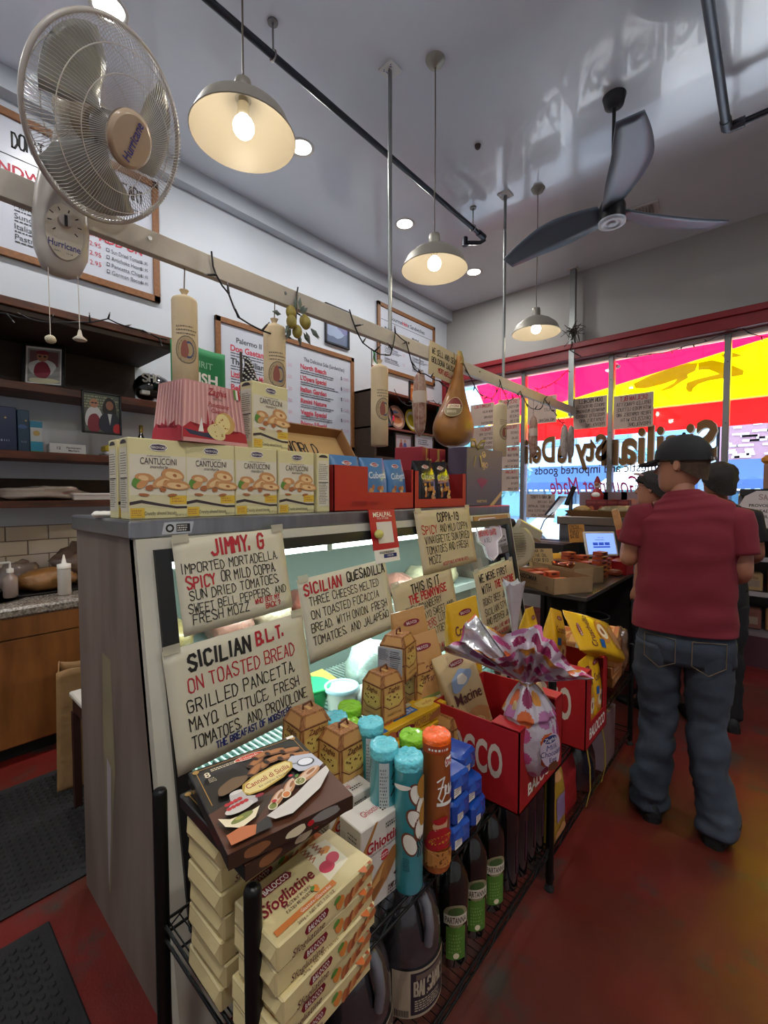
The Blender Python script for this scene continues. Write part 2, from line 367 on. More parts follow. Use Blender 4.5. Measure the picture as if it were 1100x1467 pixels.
# ---- mirrored lettering on the outside of the glass (seen from behind)
BRN = M('#7a5424', .5); WHT = M('#e9eef2', .5); GRY = M('#4a4750', .5); MAG = M('#c8206c', .5)
def glass_text(name, px0, px1, ytop, ybot, txt, mat, kw, label, edge=None, shear=0):
    a = at(px0, ybot, y=DY+.044); b = at(px1, ybot, y=DY+.044); t = at((px0+px1)/2, ytop, y=DY+.044); bb = at((px0+px1)/2, ybot, y=DY+.044)
    h = t.z-bb.z; w_ = b.x-a.x; g = G()
    vs, fs = font_mesh(txt, kw.get('bold', 0), shear); x0 = min(p[0] for p in vs); x1 = max(p[0] for p in vs); y0 = min(p[1] for p in vs); y1 = max(p[1] for p in vs)
    def put(dx, dz, off, m): g.add([(b.x-(p[0]-x0)/(x1-x0)*w_+dx, DY+.0435+off, bb.z+(p[1]-y0)/(y1-y0)*h+dz) for p in vs], [tuple(f)[::-1] for f in fs], m)
    put(0, 0, 0, mat)
    if edge: put(.012, -.012, .0006, edge)
    o = g.build(name); tag(o, label, 'window lettering'); return o
glass_text('window_lettering', 861, 1026, 606, 664, 'Sicilian', BRN, dict(bold=.03), 'brown reversed word Sicilian with white edge on window glass', WHT)
glass_text('window_lettering', 823, 868, 622, 672, 'Sty', BRN, dict(bold=.03), 'brown reversed letters Sty with white edge on window glass', WHT)
glass_text('window_lettering', 798, 818, 624, 663, 'le', BRN, dict(bold=.03), 'brown reversed letters le behind the two hanging dried sausages', WHT)
glass_text('window_lettering', 752, 794, 626, 663, 'Deli', BRN, dict(bold=.03), 'brown reversed word Deli with white edge on window glass', WHT)
glass_text('window_lettering', 766, 960, 664, 681, 'domestic and imported goods', GRY, dict(bold=.012), 'small grey reversed line domestic and imported goods on glass')
glass_text('window_lettering', 788, 916, 682, 708, 'Gourmet Made', MAG, dict(bold=0), 'pink reversed slanted lettering below the grey line on glass', shear=.35)
# ---------------------------------------------------------------- outside: pavement, street, houses opposite, car, umbrella, awning
g = G(); g.box((-30, DY+.02, -.2), (30, 9.4, -.04), M('#c2c1c0', .8, noise=.12, ns=3)); o = struct(g, 'pavement')
g = G(); g.box((-60, 9.4, -.25), (60, 30, -.16), M('#8b8e92', .85, noise=.15, ns=2)); o = struct(g, 'street_ground')
bld = thing('brick_building', 'brick apartment building across the street seen at right through window', 'building', (4.5, 19, -.1))
brk = M('#84606a', .8, noise=.3, ns=14, col2='#6a4c56', stretch=(1, 1, 6)); g = G(); g.box((-6.1, 0, 0), (12, 6, 11), brk); g.build('wall', bld)
lightb = M('#cbbcc4', .8); rr = random.Random(5); g = G()
for i in range(1300):
    x = rr.uniform(-6, 11); z = 2.8+rr.randrange(60)*.075; g.box((x, -.03, z), (x+rr.choice((.22, .22, .44)), .0, z+.06), lightb)
ob = g.build('pale_bricks', bld); ob['kind'] = 'stuff'
navy = M('#24406c', .7)
def shop_awning(x0, x1, txt, par):
    g = G(); g.prism([(-1.6, 2.05), (0, 2.75), (0, 2.65), (-1.6, 1.95)], 0, x0, x1, navy); g.box((x0, -1.62, 1.75), (x1, -1.58, 2.05), navy); a = g.build('shop_awning', par)
    g = G(); f = Face(g, ((x0), -1.63, 1.80), (x1-x0, 0, 0), (0, 0, .22))
    if txt: f.text(.5, .5, .8, txt, WHT, bold=.01); g.build('lettering', a)
    g = G(); n = int((x1-x0)/.22)
    for i in range(n): g.box((x0+i*(x1-x0)/n, -1.63, 1.71), (x0+(i+.6)*(x1-x0)/n, -1.6, 1.76), WHT)
    o = g.build('scallop_trim', a); o['kind'] = 'stuff'
shop_awning(-6, -2.6, "CAPO'S", bld); shop_awning(-2.2, 6, '', bld)
gl = M('#4a7d9c', .15, .2); fr = M('#1f3d58', .6)
for k in range(6):
    g = G(); x = -5.8+k*2; g.box((x, -.06, .5), (x+1.7, 0, 1.7), fr); w1 = g.build('shop_window', bld); g = G(); g.box((x+.08, -.09, .58), (x+1.62, -.05, 1.62), gl); g.build('pane', w1)
b2 = thing('pale_building', 'pale blue grey shop building across the street behind brown lettering', 'building', (-9, 19, -.1))
g = G(); g.box((-9, 0, 0), (7.3, 6, 12), M('#8fa6ba', .8, noise=.12, ns=2)); g.build('wall', b2)
for k in range(8):
    for z in (.5, 3.6, 6.6):
        g = G(); x = -8.6+k*2; g.box((x, -.07, z), (x+1.3, 0, z+1.9), M('#5a7590', .6)); w1 = g.build('street_window', b2)
        g = G(); g.box((x+.1, -.1, z+.1), (x+1.2, -.06, z+1.8), gl); g.build('pane', w1)
shop_awning(-1.5, 7, '', b2)
# parked white car
car = thing('parked_car', 'white parked car on the street seen low through window', 'car', (-3.4, 12.2, -.16))
cw = M('#8f989e', .25, coat=.5); g = G()
prof = [(-2.1, .35), (-2.15, .75), (-1.5, .9), (-.95, 1.38), (.6, 1.42), (1.25, .98), (2.05, .85), (2.15, .4)]
for s_ in (0,): g.prism(prof, 1, -.85, .85, cw)
g.build('body', car); g = G(); g.prism([(-.9, .95), (-.8, 1.3), (-.1, 1.34), (-.1, .95)], 1, -.87, .87, gl); g.prism([(0, .95), (0, 1.34), (.55, 1.33), (1.05, .97)], 1, -.87, .87, gl); g.build('side_window', car)
for x in (-1.35, 1.35):
    for y in (-.82, .82): g = G(); g.cyl((x, y-.1, .33), (x, y+.1, .33), .33, M('#22242a', .7), 18); g.build('wheel', car)
# cafe umbrella, white
um = thing('patio_umbrella', 'white patio umbrella outside, behind the middle window post', 'umbrella', (at(918, 700, y=10.6).x, 10.6, -.1))
g = G(); g.cyl((0, 0, 0), (0, 0, 2.2), .025, M('#888888', .4, .6), 8); g.build('pole', um)
g = G(); g.lathe([(.02, 2.3), (.45, 2.12), (.85, 1.82), (.84, 1.70)], M('#c4c8cc', .7), 10, cap=False); g.build('canopy', um)
for i, (x, y, h) in enumerate(((-6.2, 11.5, 3.2), (-3.2, 15.5, 3.0), (-7.5, 13.5, 4.0))):
    t = thing('street_tree', ['leafy tree outside at the left edge of the window', 'low leafy tree across the street, right of the leftmost one', 'taller tree across the street at far left'][i], 'tree', (x, y, -.1), group='street trees')
    g = G(); g.cyl((0, 0, 0), (.1, 0, h*.6), .09, M('#4b4038', .9), 8, r2=.05); g.build('trunk', t)
    g = G(); rr = random.Random(i); lf = M('#3f6a6c', .8); lf2 = M('#5c8a90', .8)
    for k in range(900):
        a, b, r_ = rr.uniform(0, 2*pi), rr.uniform(-1, 1), rr.uniform(.5, 1)**.5; q = math.sqrt(1-b*b); c = V((cos(a)*q*1.1, sin(a)*q*1.1, b*.9))*r_*(h*.3)+V((.1, 0, h*.72))
        d = V((rr.uniform(-1, 1), rr.uniform(-1, 1), rr.uniform(-1, 1))).normalized(); e = d.orthogonal().normalized(); L = .1
        g.quad(c-d*L, c-e*L*.5, c+d*L, c+e*L*.5, lf if k % 2 else lf2)
    o = g.build('foliage', t); o['kind'] = 'stuff'
# ---- awning over the shop front: red and yellow cloth
aw = thing('shop_front_awning', 'red and yellow cloth awning above the shop window outside', 'awning', (0, DY+.1, 3.3))
RC = cloth_through('awning_red', hx('#e60e38'), .42); RC2 = cloth_through('awning_red_valance', hx('#e01418'), .3); YC = cloth_through('awning_yellow', hx('#fff000'), .42); YD = cloth_through('awning_emblem', hx('#8a6c00'), .22)
y0, z0, y1, z1 = .12, .16, 1.9, -.49      # local: wall edge and front edge
def ap(x, t): return V((x, y0+(y1-y0)*t, z0+(z1-z0)*t))
def awp(px, py, off=-.006):   # a point of the photograph on the sloping cloth
    d = (px-550)/FPX*_R+(py-733)/FPX*_D+_F; o = V((0, 0, CAM_H))-V(aw.location); A = ap(0, 0); nrm = V((0, -(z1-z0), y1-y0)).normalized()
    t = (A+nrm*off-o).dot(nrm)/d.dot(nrm); return o+d*t
xl0, xl1, xr = -3.62, -4.15, 3.0
def edge_z(p): return p
b0 = awp(770, 587); b1 = awp(1100, 484); k_ = (b1.x-b0.x)/(b1.y-b0.y)
xb_front = b0.x+(y1-b0.y)*k_; xb_wall = b0.x+(y0-b0.y)*k_
g = G(); g.add([(xl0, y0, z0), (xb_wall, y0, z0), (xb_front, y1, z1), (xl1, y1, z1)], [(0, 1, 2, 3)], RC); g.build('red_cloth', aw)
g = G(); g.add([(xb_wall, y0, z0), (xb_wall+2.2, y0, z0), (xb_wall+2.2, y1, z1), (xb_front, y1, z1)], [(0, 1, 2, 3)], YC); g.build('yellow_cloth', aw)
g = G(); g.add([(xl1, y1, z1), (xb_wall+2.2, y1, z1), (xb_wall+2.2, y1+.02, z1-.36), (xl1, y1+.02, z1-.36)], [(0, 1, 2, 3)], RC2); g.build('valance', aw)
g = G(); g.cyl((xl1, y1, z1), (xb_wall+2.2, y1, z1), .018, M('#a8a060', .5), 8); g.cyl((xl0, y0, z0), (xl1, y1, z1), .015, M('#999999', .4, .6), 8); g.cyl((xb_wall+2.2, y0, z0), (xb_wall+2.2, y1, z1), .015, M('#999999', .4, .6), 8); g.build('frame', aw)
em = [[(907, 549), (930, 538), (960, 527), (985, 520), (1000, 519), (996, 531), (975, 541), (950, 550), (925, 556), (910, 556)],
      [(1000, 519), (1020, 515), (1045, 521), (1066, 530), (1064, 537), (1040, 541), (1015, 545), (1000, 550), (990, 559), (990, 552), (983, 548), (1000, 542), (1030, 535), (1015, 529), (1000, 530)],
      [(984, 548), (992, 552), (992, 561), (986, 562), (982, 556)], [(945, 559), (965, 548), (972, 540), (984, 534), (986, 541), (975, 547), (962, 556), (948, 560)], [(1032, 508), (1045, 503), (1066, 509), (1050, 512), (1036, 512)]]
g = G()
for P in em: g.add([awp(*p) for p in P], [tuple(range(len(P)))], YD)
g.build('flag_emblem', aw)
# pictures of a security camera and a paper just outside/inside the glass
sc_ = thing('outdoor_camera', 'white security camera hanging under the red awning', 'camera', at(880, 520, y=6.6)); g = G(); g.cyl((0, 0, .12), (0, 0, 0), .03, WHT, 12); g.ball((0, 0, -.03), .05, WHT); g.build('housing', sc_)
g = G(); g.cyl((.03, -.03, -.05), (.07, -.06, -.07), .025, M('#222222', .3), 10); g.build('lens', sc_)
# ================================================================ ceiling lights, fan, pipes
LENS = emit_mat('downlight_lens', (1, .97, .90), 12)
for i, (x, y) in enumerate(((-2.9, .95), (-2.9, 2.30), (-2.92, 3.62), (-2.9, 4.95), (.1, -.5), (1.4, .2), (1.4, 2.6), (-2.9, -1.2))):  # lights after the left row are unseen, added to brighten room and rack
    t = thing('recessed_light', ['recessed ceiling light nearest, behind the wall fan', 'recessed ceiling light right of the nearest lamp shade', 'recessed ceiling light beside the nearer hanging pole', 'recessed ceiling light farthest along the left wall', 'added unseen ceiling light behind the camera', 'added unseen ceiling light over the open floor, nearer', 'added unseen ceiling light over the open floor, farther', 'added unseen ceiling light by left wall, to the rear'][i], 'ceiling light', (x, y, CZ), group='recessed ceiling lights')
    g = G(); g.lathe([(.075, 0), (.095, -.012), (.10, -.003), (.10, .0)], M('#e2e0da', .5), 24, cap=False); g.build('trim_ring', t)
    g = G(); g.lathe([(.076, -.003), (.02, -.002)], LENS, 24); g.build('lens', t)
    l = area('downlight_lamp', (0, 0, -.02), .14, .14, 8.5 if i < 4 else 17, (1, .97, .94)); l.data.shape = 'DISK'; l.parent = t
def pendant(x, y, z, label):
    t = thing('pendant_lamp', label, 'lamp', (x, y, z), group='pendant lamps over the counter'); nk = M('#a09c90', .45, .45); inr = M('#9c9484', .35)
    g = G(); g.lathe([(.012, -.045), (.045, -.03), (.062, 0)], nk, 20, (0, 0, CZ-z)); g.build('canopy', t)
    g = G(); g.tube([(0, 0, CZ-z-.04), (.003, 0, (CZ-z)*.6), (-.002, .002, (CZ-z)*.3), (0, 0, .06)], .004, M('#5b5048', .5), 6); g.build('cord', t)
    g = G(); g.lathe([(.012, .075), (.032, .07), (.036, .045), (.036, -.0)], nk, 20); g.build('socket_cap', t)
    R = [(.036, .0), (.07, -.012), (.13, -.042), (.18, -.085), (.207, -.14), (.212, -.15)]
    g = G(); g.lathe(R, nk, 40, cap=False); g.lathe([(r-.003, z_-.003) for r, z_ in R][::-1], inr, 40, cap=False); g.rings([[V((r*cos(a*pi/20), r*sin(a*pi/20), -.15-(.003 if r < .21 else 0))) for a in range(40)] for r in (.212, .209)], nk, cap=False); g.build('shade', t)
    g = G(); g.lathe([(.022, -.02), (.022, -.07)], M('#c8c2b0', .5), 14); g.build('bulb_holder', t)
    g = G(); g.ball((0, 0, -.112), .043, emit_mat('bulb_glow', (1, .92, .78), 9), 16, 10); g.build('bulb', t)
    l = bpy.data.lights.new('bulb_lamp', 'POINT'); l.energy = 1.4; l.color = (1, .84, .62); l.shadow_soft_size = .04
    o = bpy.data.objects.new('bulb_lamp', l); COL.objects.link(o); o.parent = t; o.location = (0, 0, -.165)
pendant(-1.70, 1.05, 3.14, 'dull metal pendant lamp hanging nearest, beside the wall fan')
pendant(-1.70, 2.41, 3.10, 'dull metal pendant lamp in the middle, beside the nearer pole')
pendant(-1.70, 4.00, 3.12, 'dull metal pendant lamp farthest, in front of grey wall')
# pipes under the ceiling
DP = M('#3c4048', .35, .6, noise=.2, ns=5); z = 4.05
t = thing('black_pipe', 'long dark sprinkler pipe under the ceiling, ending in an elbow', 'pipe', (-2.27, 1, z))
g = G(); g.cyl((0, -3.4, 0), (0, 3.04, 0), .021, DP, 14); g.build('pipe_run', t)
g = G(); g.cyl((0, 2.95, 0), (0, 3.06, 0), .03, DP, 14); g.tube([(0, 3.04, 0), (.0, 3.07, -.02), (-.05, 3.07, -.03), (-.15, 2.98, -.03)], .02, DP, 10); g.cyl((-.16, 2.97, -.06), (-.16, 2.97, .02), .028, DP, 12); g.build('elbow', t)
for y in (-1.5, .6, 2.85): g = G(); g.cyl((0, y, .02), (0, y, CZ-z), .006, ALU, 8); g.tube([(cos(a)*.028, y, sin(a)*.028) for a in [k*pi/6 for k in range(12)]], .005, ALU, 6, closed=True); g.lathe([(.03, 0), (.03, -.01)], ALU, 12, (0, y, CZ-z)); g.build('hanger', t)
t = thing('grey_pipe', 'grey conduit pipe with an elbow under the ceiling at upper right', 'pipe', (-.35, 3.99, z))
g = G(); g.cyl((0, -6.4, 0), (0, 0, 0), .028, M('#5b5f66', .4, .5), 14); g.build('pipe_run', t)
g = G(); g.tube([(0, -.1, 0), (0, -.02, 0), (.02, .0, -.0), (.1, -.0, 0)], .034, M('#53575e', .4, .5), 12); g.build('elbow', t)
g = G(); g.cyl((.06, 0, 0), (3.5, -.0, 0), .02, DP, 12); g.build('cross_pipe', t)
g = G(); g.cyl((.0, -.45, .02), (.0, -.45, CZ-z), .006, ALU, 8); g.build('hanger', t)
# ceiling fan
t = thing('ceiling_fan', 'black three blade ceiling fan on a down rod', 'fan', (-.93, 3.44, 3.44)); FB = M('#2a2b2e', .35, .3); 
g = G(); g.lathe([(.025, -.08), (.06, -.06), (.075, 0)], FB, 20, (0, 0, CZ-3.44)); g.build('canopy', t)
g = G(); g.cyl((0, 0, .08), (0, 0, CZ-3.44-.05), .012, FB, 10); g.build('down_rod', t)
g = G(); g.lathe([(.02, .12), (.07, .10), (.085, .06), (.085, -.035)], FB, 28); g.build('motor_housing', t)
g = G(); g.lathe([(.088, -.035), (.088, -.05), (.055, -.055), (.052, -.05), (.03, -.05), (.028, -.056), (.01, -.056)], M('#b9c4d2', .4), 28); g.build('cover_plate', t)
for k, a in enumerate((rad(-70), rad(50), rad(170))):
    g = G(); L = .86
    def fb(u, v): 
        r = .07+u*(L-.07); w_ = (.075+.065*sin(min(1, u*1.6)*pi*.6)-.07*u**2.4); q = (v-.5)*2*w_; tl = rad(24-14*u); lead = .05*sin(u*pi)
        return V((r*cos(a)-(q*cos(tl)+lead)*sin(a), r*sin(a)+(q*cos(tl)+lead)*cos(a), .045+q*sin(tl)-.02*u))
    g.grid(fb, 14, 4, M('#55606e', .4, .2)); o = g.build('blade', t, mods=[('SOLIDIFY', dict(thickness=.008))])
# vent behind the fan and small ceiling boss
t = thing('ceiling_vent', 'white slotted ceiling vent behind the ceiling fan', 'vent', (-1.1, 4.95, CZ), .1)
g = G(); g.box((-.17, -.1, -.02), (.17, .1, 0), M('#c9c6c0', .5), .004); g.build('frame', t)
for k in range(11): g = G(); g.box((-.14+k*.025, -.08, -.028), (-.13+k*.025, .08, -.02), M('#8c8984', .5)); g.build('slat', t)
o = G().lathe([(.025, 0), (.02, -.02), (.01, -.03)], M('#4a3a36', .6), 14, (-1.85, 3.2, CZ)).build('ceiling_boss'); tag(o, 'small brown round boss on the ceiling', 'ceiling boss')
# hanging poles and the lumber rail
RX, RZ = -1.92, 2.52; GALV = M('#8f9290', .35, .7, noise=.1, ns=8)
rail = thing('hanging_rail', 'long pale painted wooden rail hanging above the deli case', 'rail', (RX, 3, RZ))
g = G(); g.box((-.018, -4.2, -.045), (.018, 2.70, .045), M('#bfb8ac', .55, noise=.10, ns=10, bump=.1), .002)
for y in (-2.25, -1.6, -.6, .35, 1.2): g.cyl((.018, y, .01), (.021, y, .01), .008, CHROME, 10)
g.build('board', rail)
for i, y in enumerate((2.27, 3.87, 5.68)):
    y_ = [2.27, 3.88, 5.68][i]
    t = thing('hanging_pole', ['steel pole from ceiling to rail, nearest, with a tile plate', 'steel pole from ceiling to rail, middle, beside farthest lamp', 'steel pole at the far end of the rail near the window'][i], 'pole', (RX-.04 if i else RX-.0, y_, RZ), group='steel poles holding the rail')
    g = G(); g.box((-.032, -.03, -.05), (.032, .03, CZ-RZ), GALV) if i == 2 else g.cyl((0.0, 0, -.04), (.0, 0, CZ-RZ), .0135, GALV, 12); t.location.x = RX-.034; g.build('tube', t)
    g = G(); g.box((-.055, -.055, CZ-RZ-.012), (.055, .055, CZ-RZ), M('#d9d9d6', .4), .003); p = g.build('ceiling_plate', t)
    if i < 2:
        g = G(); f = Face(g, (-.05, .05, CZ-RZ-.0125), (.1, 0, 0), (0, -.1, 0))
        for k in range(14): rr = random.Random(k+i*30); f.blob(rr.uniform(.12, .88), rr.uniform(.12, .88), .05, .03, M('#3b4f8e', .5), rr.uniform(0, 180), k)
        g.build('blue_pattern', p)
# ================================================================ the deli case
CY0, CY1, CT = .495, 2.9, 1.44
def gx(z, off=0): return -1.40+.18*(1.38-z)+off      # slanted front plane
case = thing('deli_case', 'tall white deli display case with steel top and slanted glass front', 'display case', (-1.5, 1.7, 0)); cx, cy = -1.5, 1.7
def L(x, y, z): return (x-cx, y-cy, z)
STL = M('#a3a6ac', .3, .9, noise=.18, ns=4, stretch=(1, 8, 1)); CREAM = M('#c9c5b4', .55, noise=.14, ns=3, bump=.06, bs=25); GASK = M('#121213', .45)
SIDE = M('#82746a', .6, noise=.18, ns=3, col2='#6e6056', stretch=(3, 1, .6))
g = G(); g.box(L(-1.985, CY0-.015, 1.385), L(-1.405, CY1+.01, CT), STL, .006); top = g.build('steel_top', case)
g = G(); f = Face(g, L(-1.4047, .57, 1.395), (0, .10, 0), (0, 0, .036)); f.poly([(.08, 1), (1, 1), (.92, 0), (0, 0)], M('#b8bcc0', .4)); f.ell(.25, .5, .36, .36, INK, n=16); f.ell(.25, .5, .2, .2, M('#b8bcc0', .4), n=14); f.rect(.45, .15, .88, .85, INK); f.fine(.48, .2, .37, .6, 3, WHITE, 3)
g.build('rating_sticker', case)
# end panels, following the slanted front
for y, nm in ((CY0, 'side_panel'), (CY1-.025, 'side_panel')):
    g = G(); g.prism([(x-cx, z) for x, z in ((-1.98, 0), (gx(0)-.05, 0), (gx(1.385)-.02, 1.385), (-1.98, 1.385))], 1, y-cy, y+.025-cy, SIDE); sp = g.build(nm, case)
    if y == CY0:
        g = G(); P = [(-1.72, .98), (-1.64, .97), (-1.62, .60), (-1.655, .42), (-1.69, .18), (-1.71, .12), (-1.725, .40), (-1.735, .7)]
        g.add([(x-cx, y-.0006-cy, z) for x, z in P], [tuple(range(len(P)))], M('#8f8568', .6, noise=.25, ns=5)); g.build('peeled_strip', sp)
        g = G(); g.add([(x-cx, y-.0012-cy, z) for x, z in [(-1.70, .62), (-1.66, .60), (-1.67, .42), (-1.70, .2), (-1.712, .16), (-1.708, .42)]], [tuple(range(6))], M('#a89ea2', .5)); g.build('bare_patch', sp)
g = G(); g.box(L(-1.98, CY0+.02, 0), L(-1.95, CY1-.02, 1.385), CREAM); g.build('back_panel', case)
# white front frame around the glass
def fbar(g, ya, yb, za, zb, t0, t1, m):   # a bar lying on the slanted front
    P = [(gx(za, t0), za), (gx(za, t1), za), (gx(zb, t1), zb), (gx(zb, t0), zb)]
    g.prism([(x-cx, z) for x, z in P], 1, ya-cy, yb-cy, m)
g = G(); fbar(g, CY0, CY0+.06, 0, 1.385, -.05, 0, CREAM); g.build('front_post', case)
g = G(); fbar(g, CY1-.035, CY1, 0, 1.385, -.05, 0, CREAM); g.build('front_post', case)
g = G(); fbar(g, CY0+.06, CY1-.035, 1.345, 1.385, -.05, -.002, CREAM); g.build('top_rail', case)
g = G(); fbar(g, CY0+.06, CY1-.035, .0, .305, -.05, -.002, CREAM); g.build('kick_panel', case)
for a in ((CY0+.045, CY0+.092, .30, 1.352), (CY1-.075, CY1-.033, .30, 1.352)): g = G(); fbar(g, *a, -.01, .012, GASK); g.build('black_gasket', case)
for a in ((CY0+.088, CY1-.075, 1.312, 1.352), (CY0+.088, CY1-.075, .30, .34)): g = G(); fbar(g, *a, -.01, .012, GASK); g.build('black_gasket', case)
g = G(); fbar(g, CY0+.08, CY1-.06, .33, 1.32, -.006, -.001, glass_mat('case_glass', (.95, .98, .97), .018, .02)); g.build('front_glass', case)
g = G(); fbar(g, 2.40, CY1-.05, 1.352, 1.378, -.0, .006, M('#a77a45', .5)); g.build('wood_strip', case)
# inside: lamp, shelf, lit wire deck
INW = M('#7d8984', .45); g = G(); g.box(L(-1.95, CY0+.03, .3), L(-1.93, CY1-.03, 1.38), INW); g.box(L(-1.95, CY0+.03, .30), L(-1.22, CY1-.03, .32), INW); g.build('inner_liner', case)
g = G(); g.cyl(L(-1.50, .62, 1.285), L(-1.50, 2.80, 1.285), .014, emit_mat('case_lamp_glow', (.86, 1, .95), 5), 10); lamp = g.build('lamp_tube', case)
g = G(); g.box(L(-1.53, .60, 1.31), L(-1.47, 2.82, 1.335), M('#cfd6d2', .4)); 
for y in (.6, 1.3, 2.0, 2.79): g.box(L(-1.52, y, 1.27), L(-1.48, y+.03, 1.31), WHITE)
g.build('lamp_holder', case)
for z in (1.27, .84):
    l = area('case_lamp', L(-1.50 if z > 1 else -1.62, 1.7, z-.02), 2.1, .03, 5 if z > 1 else 3.8, (.85, 1, .95), (0, 0, pi/2)); l.parent = case
g = G(); g.box(L(-1.93, CY0+.04, .885), L(-1.60, CY1-.04, .9), M('#b8c6c2', .3, .3)); g.box(L(-1.605, CY0+.04, .86), L(-1.59, CY1-.04, .905), M('#e8ecea', .35)); g.build('glass_shelf', case)
g = G(); g.cyl(L(-1.63, .62, .855), L(-1.63, 2.8, .855), .011, emit_mat('case_lamp_glow2', (.86, 1, .95), 6), 8); g.build('lamp_tube', case)
g = G(); ww = M('#d6e4e0', .35, .2)
for k in range(92): y = .56+k*.0252; g.box(L(-1.92, y, .512), L(-1.27, y+.007, .519), ww)
for x in (-1.92, -1.7, -1.48, -1.272): g.box(L(x, .54, .503), L(x+.012, 2.86, .512), ww)
o = g.build('wire_deck', case); o['kind'] = 'stuff'
g = G(); g.box(L(-1.94, .52, .40), L(-1.28, 2.86, .41), M('#7fa39c', .4)); g.build('drip_pan', case)
# food inside
def tub(x, y, z, r, h, body, lid, label, lz=.012):
    t = thing('food_tub', label, 'tub', (x, y, z)); g = G(); g.lathe([(r*.82, 0), (r*.95, h*.9), (r, h)], body, 24); g.build('tub_body', t)
    g = G(); g.lathe([(r*1.06, h-.004), (r*1.08, h+lz), (r*.95, h+lz+.002), (r*.9, h+lz*.4)], lid, 24); g.build('lid', t); return t
tub(-1.50, 1.40, .52, .075, .10, M('#e4e6df', .4), M('#a7cbd8', .35), 'clear tub with pale blue lid inside the case, right of the large sign')
tub(-1.44, 1.145, .52, .065, .09, M('#e6ebe4', .4), M('#dfe5df', .35), 'white tub with white lid beside the edge of the large sign')
g = G()
t = thing('green_basket', 'small green plastic basket inside the case', 'basket', (-1.62, 1.32, .52)); g.lathe([(.06, 0), (.085, .09), (.09, .1), (.08, .1), (.055, .012)], M('#1d9a55', .4), 14, cap=False)
g.lathe([(.06, 0), (.001, .002)], M('#1d9a55', .4), 14, cap=False); g.build('basket_body', t); g = G(); g.lathe([(.09, .1), (.094, .106), (.088, .11)], M('#2bb468', .4), 14); g.build('rim', t)
g = G(); g.prism([(0, 0), (.12, 0), (.12, .05), (0, .07)], 1, 0, .09, M('#d9c46a', .5)); o = g.build('cheese_wedge'); o.location = (-1.80, 1.45, .52); tag(o, 'pale yellow cheese wedge at the back of the lit deck', 'cheese')
def lump(name, label, cat, c, r, m, seed=0, amp=.2, n=18, k=12, group=None):
    g = G(); sd = V((seed*3.1, seed*1.7, 0))
    def fn(u, v):
        a, b = 2*pi*u, pi*v; d = V((sin(b)*cos(a), sin(b)*sin(a), -cos(b))); q = 1+amp*mn.noise(d*1.6+sd)+amp*.5*mn.noise(d*4+sd); return V((d.x*r[0]*q, d.y*r[1]*q, max(-r[2]*.8, d.z*r[2]*q)))
    g.grid(fn, n, k, m); o = g.build(name); o.location = (c[0], c[1], c[2]+r[2]*.8); return tag(o, label, cat, group)
lump('wrapped_cheese', 'grey crumpled plastic bag of food behind the tubs in case', 'food bag', (-1.60, 1.72, .52), (.13, .16, .12), M('#9fb0ab', .2, bump=.6, bs=30, coat=.5), 3, .3)
lump('wrapped_food', 'white knotted plastic bag beside the blue lidded tub', 'food bag', (-1.42, 1.50, .52), (.07, .08, .06), M('#d9dcd8', .25, bump=.5, bs=40), 5, .4)
MEAT = ('#b56a5c', '#c48a7c', '#a85a50', '#cbb39a')
for i, (y, r_, c) in enumerate(((.72, .07, '#b8a06a'), (.98, .075, MEAT[1]), (1.18, .07, MEAT[3]), (1.42, .08, MEAT[0]), (1.64, .075, MEAT[2]), (1.84, .08, MEAT[3]), (2.1, .07, MEAT[1]), (2.35, .075, '#d8cfae'), (2.6, .07, '#cdbf9a'))):
    lb = ['yellowish wrapped cheese block at the near end of the upper shelf', 'pink sliced ham between the top left sign and quesadilla sign', 'pale wrapped meat loaf behind the quesadilla sign', 'rosy ham roast behind the quesadilla sign, second from its left', 'dark red cured meat under the red card with square code', 'cream coloured meat roast left of the top middle sign', 'pink wrapped meat behind the top middle sign', 'pale rolled meat between two signs at the right', 'cream wrapped meat at the far end of upper shelf'][i]
    lump('meat_roast', lb, 'meat', (-1.76, y, .90), (.12, .10, r_*1.1), M(c, .3, noise=.35, ns=18, bump=.4, bs=30, coat=.4), i+10, .25, group='meats on the upper case shelf')
